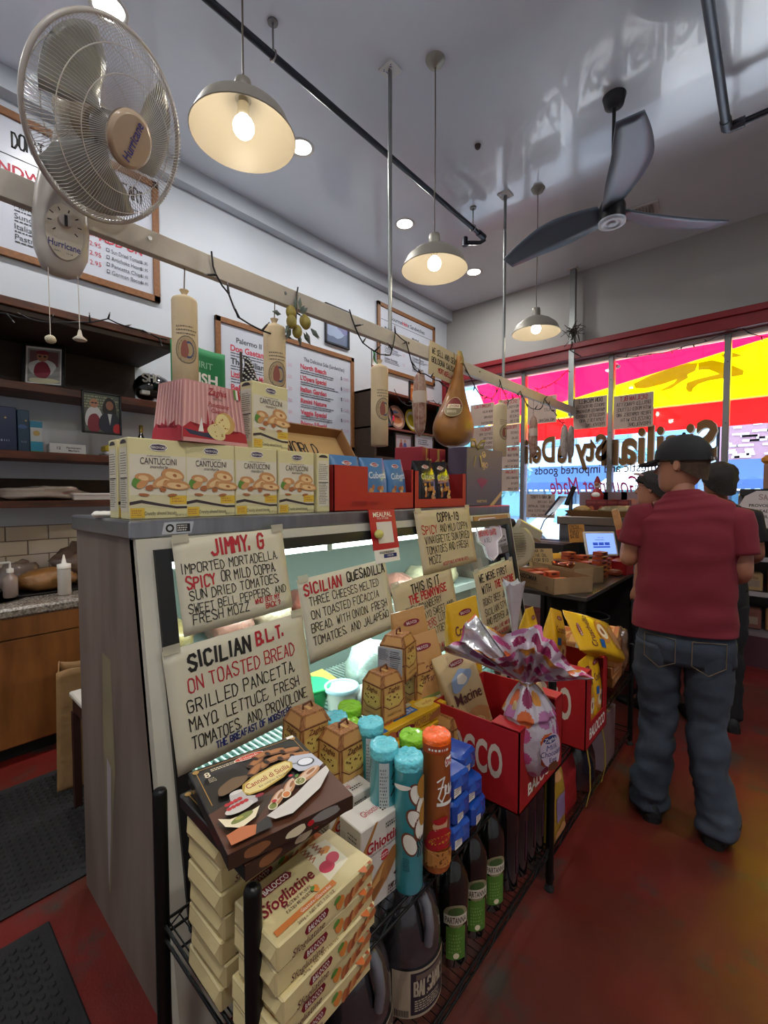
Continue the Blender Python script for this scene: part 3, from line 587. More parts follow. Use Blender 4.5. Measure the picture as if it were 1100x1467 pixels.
# ---- hand lettered signs taped to the glass
PAPER = M('#d3ccb4', .65, noise=.06, ns=6, bump=.1, bs=10); PAPER2 = M('#c8b894', .65, noise=.07, ns=5, bump=.12, bs=10)
_gl = math.sqrt(1+.18**2)
def glass_sign(y, z, w_, h, rot, label, draw, mat=PAPER, off=.016, curl=.006):
    t = thing('paper_sign', label, 'sign', (gx(z, off), y, z), group='hand lettered signs taped on the deli case')
    # local frame: x along the glass (world +y), y up the slant, z outwards
    U = V((0, 1, 0)); W_ = V((-.18, 0, 1))/_gl; N = U.cross(W_); R_ = Matrix((U, W_, N)).transposed().to_4x4() @ Matrix.Rotation(rad(rot), 4, 'Z'); t.rotation_euler = R_.to_euler()
    g = G(); rs = random.Random(label)
    a1, a2 = rs.uniform(.5, 2), rs.uniform(.5, 2)
    def fn(u, v): return V((u*w_, v*h, curl*(sin(u*pi*a1)*.5+abs(v-.5)*(u-.3)*a2*.6)))
    g.grid(fn, 12, 8, mat); g.build('sheet', t, mods=[('SOLIDIFY', dict(thickness=.0008))])
    for k in (0, 1):
        g = G(); g.box((k*(w_-.05)+.0, h-.012, curl+.0), (k*(w_-.05)+.05, h+.014, curl+.001), M('#c9c3ad', .25, alpha=.5)); g.build('tape', t)
    for ink, lst in draw.items():
        g = G(); f = Face(g, (0, 0, 0), (w_, 0, 0), (0, h, 0), fmap=lambda x, y_, o: fn(x/w_, y_/h)+V((0, 0, .0012+o)))
        for s_, u, v, hh, wd, mw, *ex in lst: f.pen(u, v, hh, s_, ink, 'l', wd, ex[0] if ex else 0, mw)
        g.build('lettering', t)
    return t
RI = M('#b3222f', .6); BI = M('#1b1918', .6); NI = M('#1f2a66', .6)
glass_sign(.60, 1.088, .405, .295, 2, 'Jimmy G sandwich sign, red title, top left on the case glass', {
 RI: [('JIMMY. G', .30, .79, .17, .17, .50), ('SPICY', .07, .47, .12, .15, .24), ('WHO GOT MY', .62, .15, .055, .18, .30), ('BACK ?', .72, .075, .055, .18, .2)],
 BI: [('IMPORTED MORTADELLA,', .04, .63, .100, .10, .90), ('OR MILD COPPA,', .35, .48, .11, .10, .55), ('SUN DRIED TOMATOES,', .08, .345, .10, .10, .84), ('SWEET BELL PEPPERS, AND', .06, .215, .09, .10, .90), ('FRESH MOZZ', .08, .10, .10, .10, .50)]})
glass_sign(.545, .712, .505, .355, 2, 'large Sicilian BLT sign, lowest left on the case glass', {
 BI: [('SICILIAN', .14, .79, .13, .2, .42), ('GRILLED PANCETTA,', .10, .445, .105, .10, .80), ('MAYO, LETTUCE, FRESH', .10, .295, .10, .10, .80), ('TOMATOES, AND PROVOLONE', .10, .15, .095, .10, .85)],
 RI: [('B.L.T.', .60, .82, .12, .19, .24), ('ON TOASTED BREAD', .12, .61, .115, .10, .78)], NI: [('THE BREAFAST OF MOBSTERS', .24, .075, .055, .2, .56)]})
glass_sign(1.05, .885, .505, .315, 3, 'Sicilian quesadilla sign right of the two left signs', {
 RI: [('SICILIAN', .05, .80, .13, .19, .42)],
 BI: [('QUESADILLA', .50, .82, .12, .16, .48), ('THREE CHEESES MELTED', .08, .655, .10, .10, .80), ('ON TOASTED FOCACCIA', .08, .495, .10, .10, .78), ('BREAD, WITH ONION, FRESH', .06, .34, .10, .10, .88), ('TOMATOES, AND JALAPEÑO', .06, .185, .10, .10, .88)]}, off=.017)
glass_sign(1.58, .70, .50, .40, 4, 'This is it the Pennywise sign behind the bag display', {
 BI: [('THIS IS IT', .28, .83, .11, .16, .48), ('TURKEY CRANBERRY', .06, .60, .085, .1, .68), ('SPREAD MAYO SWEET AND', .06, .48, .085, .1, .88), ('LUTTUCE', .62, .37, .085, .1, .32), ('FRESH TOMATOES AND', .1, .25, .085, .1, .82), ('CHEESE', .25, .14, .085, .1, .3)],
 RI: [('THE PENNYWISE', .22, .715, .095, .2, .64), ('BELL PEPPERS', .10, .36, .085, .12, .48), ('BITE IT ALWAYS FLOATS', .42, .06, .05, .15, .5)]}, PAPER2, off=.018)
glass_sign(1.80, 1.11, .53, .325, 1, 'Coppa 19 sign hanging over the steel edge at top', {
 BI: [('COPPA-19', .36, .80, .14, .16, .42), ('AND MILD COPPA', .38, .62, .12, .10, .55), ('VINAIGRETTE SUN DRIED', .10, .46, .12, .10, .84), ('TOMATOES AND FRESH', .10, .30, .12, .10, .78), ('MOZZ', .12, .14, .12, .10, .24)],
 RI: [('SPICY', .08, .62, .13, .13, .27), ('ACCEPTABLE ACTING NO ACES', .34, .08, .05, .14, .56)]}, PAPER2, off=.024)
glass_sign(2.30, .64, .50, .43, 3, 'We were first with the vaccine sign at the far right of the glass', {
 BI: [('WE WERE FIRST', .10, .83, .10, .15, .74), ('WITH', .12, .67, .10, .15, .26), ('ROAST BEEF JALAPENO', .10, .51, .09, .1, .84), ('SICILIAN STYLE GIAR', .10, .37, .09, .1, .84), ('AND PEPPER JACK', .10, .24, .09, .1, .66)],
 RI: [('THE VACCINE', .44, .68, .10, .2, .52), ('THIS WILL LIVE AND BE', .12, .13, .05, .15, .6), ('NOT AGAIN ALREADY', .12, .05, .05, .15, .6)]}, PAPER2, off=.02)
t = thing('payment_card', 'red Mealpal pickup card with white square under the steel edge', 'card', (gx(1.22, .026), 1.46, 1.215)); U = V((0, 1, 0)); W_ = V((-.18, 0, 1))/_gl; t.rotation_euler = Matrix((U, W_, U.cross(W_))).transposed().to_euler()
g = G(); g.box((0, .05, 0), (.18, .235, .002), M('#b5182b', .35)); g.build('red_panel', t); g = G(); g.box((0.005, -.01, 0), (.175, .05, .0015), WHITE); g.build('lower_panel', t)
g = G(); f = Face(g, (0, 0, .0022), (.18, 0, 0), (0, .235, 0)); f.text(.5, .90, .10, 'MEALPAL', WHITE, bold=.01, maxw=.84); f.text(.5, .82, .04, 'PICK UP HERE', WHITE, maxw=.5); f.rect(.22, .33, .82, .75, M('#d9d2c8', .5)); f.rect(.35, .045, .85, .12, NI); f.text(.6, .085, .045, 'ORDER', WHITE); f.fine(.2, .13, .7, .05, 2, INK, 4)
g.build('lettering', t)
g = G(); g.ball((.03, .12, .02), (.03, .022, .012), M('#c5c46a', .4), 10, 6); g.build('lemon_magnet', t)
t = thing('oval_sticker', 'clear white edged sticker with red words near the top right corner', 'sticker', (gx(1.1, .004), 2.36, 1.10)); t.rotation_euler = Matrix((U, W_, U.cross(W_))).transposed().to_euler()
g = G(); P = [(.05, .22), (.10, .265), (.30, .265), (.36, .2), (.36, .14), (.29, .11), (.27, .03), (.2, .0), (.14, .03), (.12, .10), (.06, .13)]
g.prism(P, 2, 0, .0008, M('#cdb9c4', .4, alpha=.45)); g.build('film', t); g = G(); n = len(P)
for i in range(n): a, b = V((*P[i], .002)), V((*P[(i+1) % n], .002)); g.tube([a, b], .005, M('#e6dde4', .4), 5)
g.build('white_edge', t); g = G(); f = Face(g, (.05, 0, .001), (.3, 0, 0), (0, .26, 0)); f.pen(.2, .80, .10, 'IM SOLD', BI, wd=.14, maxw=.6); f.pen(.08, .62, .12, 'BEHIND BARS', RI, wd=.2, maxw=.86); f.pen(.25, .45, .10, 'A DELI', BI, maxw=.5); g.build('lettering', t)
# ================================================================ boxes on the steel top
YEL = M('#d8cf9c', .5); PALE = M('#d9d2bd', .5); GOLD = M('#d9b43c', .5); PUR = M('#3b2c4e', .5); NUT = M('#a8663a', .6); NUT2 = M('#c68f5c', .6); CRU = M('#e2c08c', .6); GRN = M('#5d8a3a', .6); DK = M('#3a2f33', .5)
def cantuccini(label, loc, rz, dims=(.07, .178, .25)):
    t = thing('biscuit_box', label, 'box', loc, rz, group='yellow almond biscuit boxes'); d, w_, h = dims
    g = G(); g.box((-d/2, -w_/2, 0), (d/2, w_/2, h), YEL, .0025); g.build('carton', t)
    g = G(); f = Face(g, (d/2, -w_/2, 0), (0, w_, 0), (0, 0, h), off=.0006)
    f.rect(.02, .30, .98, .80, PALE); f.poly([(.02, .13), (.3, .16), (.6, .13), (.98, .12), (.98, .28), (.02, .30)], M('#d2c9a4', .5))
    f.poly([(.01, .175), (.2, .20), (.5, .16), (.8, .125), (.99, .125), (.99, .155), (.8, .155), (.5, .195), (.2, .24), (.01, .215)], DK)
    f.rect(.68, .18, .985, .29, GOLD); f.fine(.72, .20, .22, .07, 2, NUT, 3); f.rect(.02, .02, .25, .14, GOLD); f.fine(.04, .04, .18, .08, 3, NUT, 5)
    f.text(.52, .075, .05, 'Crunchy almond biscuits', DK, maxw=.55, shear=.15); f.text(.88, .04, .03, 'NET WT 7.05 OZ', DK, maxw=.2)
    f.poly([(.34, .90), (.38, .935), (.50, .945), (.62, .935), (.66, .90), (.62, .86), (.5, .85), (.38, .86)], WHITE); f.poly([(.355, .90), (.39, .926), (.5, .936), (.61, .926), (.645, .90), (.61, .868), (.5, .86), (.39, .868)], PUR)
    f.text(.5, .897, .032, 'PAN DUCALE', WHITE, bold=.015, maxw=.25); f.text(.5, .79, .022, 'traditional Italian biscuits', DK, maxw=.4)
    f.text(.5, .725, .085, 'CANTUCCINI', DK, maxw=.62, sx=.8); f.text(.5, .655, .045, 'mandorla', DK, shear=.2, maxw=.3)
    for u, v, a, b, m, r_, sd in ((.14, .47, .07, .055, GRN, 40, 1), (.12, .42, .06, .03, GRN, -30, 2), (.26, .52, .11, .05, NUT2, -8, 3), (.22, .44, .08, .045, NUT2, 40, 4), (.24, .51, .06, .03, CRU, -8, 5), (.34, .39, .055, .035, NUT, 10, 6), (.56, .37, .04, .03, NUT, 0, 7), (.24, .305, .06, .018, NUT, -5, 8), (.72, .30, .06, .018, NUT, 8, 9)): f.blob(u, v, a, b, m, r_, sd, .1)
    for u, v, a, b, r_ in ((.58, .48, .15, .07, 25), (.74, .56, .14, .08, -10), (.80, .43, .17, .065, -5)): f.blob(u, v, a, b, NUT2, r_, 3, .08); f.blob(u+.01, v-.01, a*.75, b*.6, CRU, r_, 4, .12); f.blob(u+.03, v-.01, a*.2, b*.25, NUT, r_, 5)
    g.build('printed_front', t)
    for sg in (-1, 1):
        g = G(); f = Face(g, (-d/2 if sg < 0 else d/2, sg*w_/2, 0), (-sg*d, 0, 0), (0, 0, h), off=.0006)
        f.ell(.5, .93, .10, .05, DK, t0=0, t1=180); f.rect(.08, .10, .92, .88, PALE); f.fine(.14, .55, .7, .28, 9, INK, 3, .35); f.fine(.14, .14, .7, .36, 13, INK, 4, .4); f.rect(.12, .50, .88, .515, INK); g.build('printed_side', t)
    return t
cb = cantuccini('yellow biscuit box leftmost in the front row on steel top', (-1.505, .592, CT), 0)
for lb, x, y, z, rz in (('yellow biscuit box second from the left in the front row', -1.505, .766, CT, 0), ('yellow biscuit box third from the left in the front row', -1.505, .946, CT, 0), ('yellow biscuit box fourth from the left in the front row', -1.505, 1.131, CT, 0),
  ('yellow biscuit box turned edge on beside the red tray', -1.56, 1.272, CT, pi/2), ('yellow biscuit box standing behind the leftmost front box', -1.60, .592, CT, 0), ('yellow biscuit box on the upper level, right of pink cake box', -1.525, 1.02, CT+.251, .12), ('yellow biscuit box hidden behind, under the pink cake box', -1.60, .80, CT, 0)):
    dup(cb, (x, y, z), rz, lb)
# pink cake carton
t = thing('cake_box', 'pink striped Zaghis panettone carton on the biscuit boxes', 'box', (-1.555, .775, CT+.251), .16); w_, d, h = .265, .17, .205; PK = M('#c98f8c', .5); PK2 = M('#dcaaa4', .5); CRD = M('#a81c2e', .5)
def tz(x, y, z): k = 1-.16*z/h; return V((x*k, y*k, z))
g = G(); b8 = [tz(i*d/2, j*w_/2, k) for k in (0, h) for j in (-1, 1) for i in (-1, 1)]; g.add(b8, [(0, 2, 3, 1), (4, 5, 7, 6), (0, 1, 5, 4), (2, 6, 7, 3), (0, 4, 6, 2), (1, 3, 7, 5)], PK); g.build('carton', t)
for fc in (0, 1):
    g = G(); fm = (lambda x, y, o: tz(d/2, -w_/2+x, y)+V((o, 0, 0))) if fc == 0 else (lambda x, y, o: tz(-d/2+x, -w_/2, y)+V((0, -o, 0)))
    f = Face(g, (0, 0, 0), (1, 0, 0), (0, 1, 0), fmap=fm, W=w_ if fc == 0 else d, H=h, off=.0012)
    for k in range(14 if fc == 0 else 9): n = 14 if fc == 0 else 9; f.rect((k+.1)/n, .02, (k+.5)/n, .98, PK2)
    f.poly([(0, 0), (1, 0), (1, .22), (.9, .26), (.8, .2), (.74, .34), (.68, .22), (.6, .3), (.5, .22), (.44, .4), (.4, .24), (.3, .33), (.2, .24), (.1, .32), (0, .22)], CRD)
    if fc == 0:
        f.poly([(.35, .3), (.37, .58), (.39, .3)], CRD); f.poly([(.02, .2), (.1, .12), (.45, .08), (.5, .2), (.3, .16)], M('#27304c', .5)); f.poly([(.22, .18), (.27, .42), (.3, .18)], WHITE)
        f.text(.55, .88, .12, 'Zaghis', CRD, shear=.3, bold=.01, maxw=.45); f.text(.55, .76, .04, 'PADOVA', DK, maxw=.25); f.text(.56, .66, .085, 'Panettone', CRD, shear=.2, maxw=.42); f.text(.56, .56, .075, 'Classico', CRD, shear=.2, maxw=.36)
        f.rect(.86, .82, .90, .99, GRN); f.rect(.90, .82, .94, .99, WHITE); f.rect(.94, .82, .98, .99, CRD)
        f.blob(.64, .36, .22, .19, M('#c9a05e', .6), 10, 3, .06); f.blob(.61, .36, .15, .17, M('#e0cd8e', .6), 5, 4, .06); f.blob(.5, .2, .19, .13, M('#d8c890', .6), -8, 5, .1)
        rr = random.Random(3)
        for k in range(16): f.blob(rr.uniform(.4, .68), rr.uniform(.12, .46), .012, .01, NUT, 0, k)
        f.rect(0, 0, 1, .06, PK)
    g.build('printed_face', t)
# remote-like white handset on the top
t = thing('handset', 'small white remote lying left of the biscuit boxes', 'remote', (-1.66, .53, CT), 1.2); g = G(); g.box((-.07, -.022, 0), (.07, .022, .022), WHITE, .009); g.build('body', t)
for k in range(5): g = G(); g.box((-.05+k*.022, -.008, .022), (-.04+k*.022, .008, .0235), M('#55565a', .5)); g.build('button', t)
# red display trays with bags of biscuit cubes
def bag(name, label, loc, w_, d, h, m, draw, rot, group, top=None, parentless=True):
    t = thing(name, label, 'bag', loc, rot=rot, group=group)
    def fn(u, v):
        a = 2*pi*u; pinch = (1-v)**.0; th = d/2*(1-max(0, (v-.55)/.45)**1.5)*(1-max(0, (.12-v)/.12)*.3)+.002; ww = w_/2*(1-.05*sin(v*pi)); sq = .45
        x = math.copysign(abs(sin(a))**sq, sin(a))*th; y = -math.copysign(abs(cos(a))**sq, cos(a))*ww; nz = mn.noise(V((x*22, y*22+len(name) % 7, v*5)))*.004
        return V((x+nz, y, v*h))
    g = G(); g.grid(fn, 32, 14, m); g.add([fn(i/32, 0) for i in range(32)], [tuple(range(32))], m); g.add([fn(i/32, 1) for i in range(32)], [tuple(range(32))], m); g.build('pouch', t, mods=None)
    g = G()
    def fmap(x, y, o):
        v = min(max(y/h, 0), 1); th = d/2*(1-max(0, (v-.55)/.45)**1.5)*(1-max(0, (.12-v)/.12)*.3)+.002; s_ = (x/w_*2-1); ww = 1-.05*sin(v*pi); e = (1-min(1, abs(s_)/.999)**(2/.45))**(.45/2) if abs(s_) < 1 else 0
        yy = s_*w_/2*ww; xx = th*max(e, 0); nz = mn.noise(V((xx*22, yy*22+len(name) % 7, v*5)))*.004; return V((xx+nz+.001+o*1.5, yy, v*h))
    f = Face(g, (0, 0, 0), (0, 1, 0), (0, 0, 1), fmap=fmap, W=w_, H=h); draw(f); g.build('printed_front', t); return t
DRED = M('#b3261e', .5, noise=.05, ns=8); DRED2 = M('#8e1c1a', .55)
def open_tray(name, label, loc, w_, d, h, lowz, rz, group=None, cut=(.12, .88), mat=DRED):
    t = thing(name, label, 'display tray', loc, rz, group=group); T = .004
    g = G(); g.box((-d/2, -w_/2, 0), (d/2, w_/2, T), mat); g.build('tray_base', t)
    g = G(); a, b = -w_/2+cut[0]*w_, -w_/2+cut[1]*w_; P = [(-w_/2, 0), (w_/2, 0), (w_/2, h), (b, h), (b, lowz), (a, lowz), (a, h), (-w_/2, h)]; g.prism(P, 0, d/2-T, d/2, mat); g.build('front_panel', t)
    g = G(); g.box((-d/2, -w_/2, 0), (-d/2+T, w_/2, h), mat); g.build('back_panel', t)
    for s_ in (-1, 1): g = G(); g.box((-d/2, s_*w_/2-T*(s_ > 0), 0), (d/2, s_*w_/2+T*(s_ < 0), h), DRED2 if mat is DRED else mat); g.build('end_panel', t)
    return t
t = open_tray('display_tray', 'red card tray of blue biscuit bags on the steel top', (-1.525, 1.60, CT), .565, .14, .205, .085, 0, 'red trays on the steel top', (.38, .97))
g = G(); f = Face(g, (.0702, -.2825, 0), (0, .565, 0), (0, 0, .21))
for k in range(30): f.rect(.19+k*.006, .10, .19+k*.006+(.002 if k % 3 else .004), .22, DRED2)
f.fine(.40, .12, .12, .08, 3, DRED2, 2); g.build('bar_lines', t)
open_tray('display_tray', 'red card tray of black biscuit bags on the steel top', (-1.525, 2.15, CT), .52, .14, .2, .05, 0, 'red trays on the steel top', (.07, .93))
BLU = M('#4a7cae', .3, coat=.4, bump=.3, bs=40); BLK = M('#17171f', .22, coat=.5, bump=.3, bs=40); OVR = M('#9a1c2c', .5)
def cube_print(bl):
    def dr(f):
        rr = random.Random(bl); f.ell(.5, .86, .10, .045, WHITE); f.ell(.5, .86, .093, .038, OVR); f.text(.5, .858, .04, 'BALOCCO', WHITE, bold=.02, maxw=.36)
        f.text(.52, .66, .13, 'Cubetti', M('#c8d3e0', .4) if bl else M('#b0a890', .4), shear=.2, bold=.02, maxw=.8)
        for k in range(16): f.blob(rr.uniform(.15, .85), rr.uniform(.08, .42), .05, .045, (NUT2, NUT, CRU)[k % 3], rr.uniform(0, 90), k)
        if not bl:
            for k in range(5): f.blob(rr.uniform(.1, .9), rr.uniform(.08, .5), .03, .05, M('#d99a30', .3, .5), rr.uniform(0, 90), k+40)
    return dr
for i, (y, tl, bw) in enumerate(((1.44, 0, .185), (1.635, 2, .175), (1.80, 4, .15))):
    bag('biscuit_bag', ['blue bag of biscuit cubes, left one in the red tray', 'blue bag of biscuit cubes, middle one in the red tray', 'blue bag of biscuit cubes, right one in the red tray'][i], (-1.525, y, CT+.006), bw, .085, .25, BLU, cube_print(1), (rad(tl), 0, 0), 'blue biscuit bags')
for i, (y, tl) in enumerate(((2.06, 3), (2.22, 6))):
    bag('biscuit_bag', ['black bag of biscuit cubes, left one in the red tray', 'black bag of biscuit cubes, right one leaning over'][i], (-1.525, y, CT+.006), .18, .085, .26, BLK, cube_print(0), (rad(tl), 0, 0), 'black biscuit bags')
# dark purple carton and the ribboned red gift boxes behind
t = thing('gift_carton', 'tall slate purple carton with magenta saffron flower at the end of the steel top', 'box', (-1.53, 2.66, CT)); SL = M('#554a5c', .45); g = G(); g.box((-.07, -.235, 0), (.07, .235, .37), SL, .003); g.build('carton', t)
g = G(); f = Face(g, (.07, -.235, 0), (0, .47, 0), (0, 0, .37)); MG = M('#8a1f55', .5); LG = M('#d9b77a', .4, .3)
f.ell(.45, .90, .055, .055, LG); f.ell(.45, .90, .045, .045, SL); f.text(.45, .90, .05, 'Zaghis', LG, maxw=.12); f.text(.46, .72, .1, 'ORO', LG, bold=.01, maxw=.2); f.text(.46, .66, .05, 'DI', LG)
for a in range(-50, 60, 18): f.blob(.40+.0014*a, .40, .03, .10, MG, -a, a+60, .1)
f.line([(.42, .38), (.34, .18)], .008, MG); f.line([(.44, .4), (.6, .46)], .006, MG); f.text(.4, .08, .045, 'PANETTONE', LG, bold=.02, maxw=.38); f.poly([(.62, 0), (.74, 0), (1, .2), (1, .28)], LG); g.build('printed_front', t)
for i, (y, dz, rz) in enumerate(((2.24, 0, .3), (2.40, 0, -.1))):
    t = thing('gift_box', ['maroon gift box with gold bow behind the black bags', 'dark maroon gift box beside the purple carton'][i], 'box', (-1.74, y, CT), rz, group='maroon gift boxes'); MR = M('#8c1a2a', .5)
    g = G(); g.box((-.09, -.075, 0), (.09, .075, .365), MR, .003); g.build('carton', t); g = G(); gr = M('#a8894a', .35, .3)
    g.box((.0905, -.075, .25), (.092, .075, .27), gr); g.box((.0905, -.01, 0), (.092, .01, .36), gr)
    for s_ in (-1, 1): g.tube([(.095, 0, .26), (.11, s_*.03, .29), (.105, s_*.055, .27), (.1, s_*.02, .255), (.095, 0, .26)], .006, gr, 6); g.tube([(.095, 0, .26), (.105, s_*.02, .22), (.1, s_*.035, .17)], .005, gr, 6)
    g.build('ribbon_bow', t)
# bow hanging in front of the ham
t = thing('gold_bow', 'gold ribbon bow tied at the top of the maroon boxes', 'bow', (-1.56, 2.56, CT+.37)); g = G(); gr = M('#8c7a44', .35, .3)
def ribbon(g, pts, w_, m):
    P = [V(p) for p in pts]; vs = []; n = len(P)
    for i, p in enumerate(P): d = (P[min(i+1, n-1)]-P[max(0, i-1)]).normalized(); s_ = d.cross(V((1, 0, 0))).normalized()*w_/2; vs += [p-s_, p+s_, p+s_+V((.002, 0, 0)), p-s_+V((.002, 0, 0))]
    fs = []
    for i in range(n-1):
        for j in range(4): fs.append((i*4+j, i*4+(j+1) % 4, i*4+4+(j+1) % 4, i*4+4+j))
    g.add(vs, fs, m, True)
for s_ in (-1, 1):
    ribbon(g, [(.09, 0, .0), (.1, s_*.04, .045), (.1, s_*.085, .05), (.095, s_*.075, .01), (.09, 0, 0)], .022, gr); ribbon(g, [(.09, 0, 0), (.1, s_*.03, -.06), (.1, s_*.05, -.12)], .02, gr)
g.ball((.1, 0, 0), .014, gr, 8, 6); g.build('loops', t)
# open cardboard carton with a written inside lid
t = thing('cardboard_carton', 'open brown cardboard carton with world famous lettering behind', 'box', (-1.80, 1.50, CT+.24)); KR = M('#9a7248', .8, noise=.1, ns=8); KR2 = M('#c9a36a', .8); t.rotation_euler = (0, rad(55), 0)
g = G(); g.box((-.19, -.20, 0), (.19, .24, .006), KR2); g.build('panel', t)
for a, b in (((-.19, -.2, 0), (-.184, .24, .07)), ((-.19, .234, 0), (.19, .24, .07)), ((-.19, -.2, 0), (.19, -.194, .07)), ((.184, -.2, 0), (.19, .24, .03))): g = G(); g.box(a, b, KR); g.build('flap', t)
g = G(); f = Face(g, (.18, -.18, .0065), (0, .40, 0), (-.36, 0, 0)); f.pen(.1, .62, .2, 'WORLD', BI, wd=.12, maxw=.5); f.pen(.02, .35, .17, 'FAMOUS', M('#8a5a30', .7), wd=.13, maxw=.42); f.pen(.5, .36, .17, 'BALOCCO', RI, wd=.13, maxw=.48); f.pen(.1, .1, .15, 'FETTE', BI, maxw=.5); g.build('lettering', t)
g = G(); g.box((-.12, -.2, 0), (.06, .24, .21), KR, .002); o = g.build('support_carton'); o.location = (-1.86, 1.50, CT); tag(o, 'plain brown carton under the open lettered carton', 'box')
# small stick flags
def flag(label, loc, kind):
    t = thing('stick_flag', label, 'flag', loc); g = G(); g.cyl((0, 0, -.33 if kind == 'us' else 0), (0, .0, .30), .0035, M('#3a3026', .5), 6); g.build('stick', t)
    R1, W1, B1, G1 = M('#9c2230', .7), M('#c9c6c0', .7), M('#17171f', .7), M('#1f6a3c', .7); g = G(); n = 26
    def fn(u, v): return V((.012*sin(v*7+u*5), .004+u*.11*(.42+.55*v), .29-u*.02-v*.15-u*u*.05))
    for j in range(n):
        for i in range(16):
            u0, u1, v0, v1 = i/16, (i+1)/16, j/n, (j+1)/n
            m = (B1 if (u0 < .7) else (R1 if j % 4 < 2 else W1)) if kind == 'us' else (G1 if v0 < .33 else W1 if v0 < .62 else R1)
            g.add([fn(u0, v0), fn(u1, v0), fn(u1, v1), fn(u0, v1)], [(0, 3, 2, 1)], m, True)
    g.build('cloth', t)
    if kind == 'us':
        g = G()
        for j in range(8):
            for i in range(6):
                p = fn(.06+i*.11, .06+j*.12)+V((.0015, 0, 0)); g.add([p+V((0, .0035*cos(a*2*pi/5), .0035*sin(a*2*pi/5))) for a in range(5)], [(0, 1, 2, 3, 4)], W1)
        g.build('star_pattern', t)
flag('small dark American flag on a stick between cake box and sausage', (-1.66, 1.00, CT+.33), 'us')
flag('small Italian tricolour flag standing on the open wooden cabinet', (-3.62, 3.88, 2.73), 'it'); [o for o in COL.objects if o.get('category') == 'flag'][-1].scale = (1.5, 1.9, 1.6); [o for o in COL.objects if o.get('category') == 'flag'][0].scale = (1.2, 1.7, 1.08)
# ================================================================ black wire racks along the case
WIRE = M('#101011', .35, .4)
def wire_shelf(t, x0, x1, y0, y1, z, name='wire_shelf', hang=.03):
    g = G(); n = int((y1-y0)/.024)
    for k in range(n+1): y = y0+.01+(y1-y0-.02)*k/n; g.cyl((x0, y, z), (x1, y, z), .0016, WIRE, 4, cap=False)
    for x in (x0+.08, (x0+x1)/2, x1-.08): g.cyl((x, y0, z-.005), (x, y1, z-.005), .003, WIRE, 5)
    o = g.build(name, t)
    for xa in (x0, x1):
        g = G(); g.cyl((xa, y0, z), (xa, y1, z), .0035, WIRE, 6); g.cyl((xa, y0, z-hang), (xa, y1, z-hang), .0035, WIRE, 6); P = []; m_ = int((y1-y0)/.05)
        for k in range(m_+1): P.append((xa, y0+(y1-y0)*k/m_, z if k % 2 else z-hang))
        g.tube(P, .0022, WIRE, 4); g.build('edge_truss', o)
    for ya in (y0, y1): g = G(); g.cyl((x0, ya, z), (x1, ya, z), .0035, WIRE, 6); g.cyl((x0, ya, z-hang), (x1, ya, z-hang), .0035, WIRE, 6); g.build('end_rail', o)
    return o
def rack(label, x0, x1, y0, y1, h, zs):
    t = thing('wire_rack', label, 'rack', (x0, y0, 0)); X, Y = x1-x0, y1-y0
    for a in (0, X):
        for b in (0, Y):
            g = G(); g.lathe([(.0148, .03), (.0148, h-.010), (.0125, h-.003), (.006, h)], WIRE, 14, (a, b, 0)); g.build('post', t)
            g = G(); g.lathe([(.018, 0), (.018, .012), (.006, .02), (.006, .035)], M('#1c1c1d', .6), 12, (a, b, 0)); g.build('foot', t)
    for z in zs: wire_shelf(t, .0, X, .0, Y, z)
    return t
rack('near black wire rack carrying biscuits and bottles', -.985, -.625, .385, 1.665, .885, (.585, .17))
rack('far black wire rack behind the first, toward the window', -.985, -.645, 1.72, 2.98, .62, (.44, .10))
# ---- Sfogliatine packs
PKY = M('#d8c792', .4, noise=.06, ns=12, coat=.3, bump=.25, bs=25); OVR2 = M('#7a1626', .5); ORG = M('#c76a35', .5); PNK = M('#d2415a', .5); LT = M('#e9e0c4', .5); TXT = M('#5a2a30', .5)
def pack_print_top(f):
    f.blob(.86, .5, .12, .62, ORG, 0, 3, .08); f.blob(.93, .45, .08, .5, M('#a5502c', .5), 5, 4, .1)
    f.poly([(.60, .22), (.86, .30), (.88, .86), (.64, .94)], LT); f.ell(.685, .44, .13, .11, PNK); f.ell(.78, .50, .12, .10, PNK, 20); f.blob(.79, .70, .09, .07, M('#e0953c', .5), 0, 7)
    for k in range(2):
        x = .63+k*.1
        for j in range(4): f.line([(x, .66+j*.07), (x+.05, .70+j*.07), (x, .735+j*.07)], .02, M('#b0653a', .5))
    f.poly([(.14, .76), (.17, .70), (.42, .70), (.45, .76), (.42, .84), (.17, .84)], OVR2); f.text(.295, .77, .10, 'BALOCCO', WHITE, bold=.02, maxw=.24)
    f.text(.31, .53, .20, 'Sfogliatine', OVR2, shear=.25, bold=.015, maxw=.5); f.text(.34, .36, .055, 'PASTRY PUFFS', TXT, maxw=.28); f.text(.34, .28, .055, 'PATES FEUILLETEES', TXT, maxw=.28)
    f.blob(.48, .27, .05, .06, M('#e08a3a', .5), 0, 2); f.blob(.46, .3, .04, .03, GRN, 30, 3); f.poly([(.04, .10), (.62, .10), (.62, .19), (.04, .19)], M('#cf7a3c', .5)); f.text(.42, .145, .06, 'Glassate-Glaseadas', WHITE, maxw=.3); f.text(.38, .04, .05, '200g e  NET WT 7.05 OZ', TXT, maxw=.36)
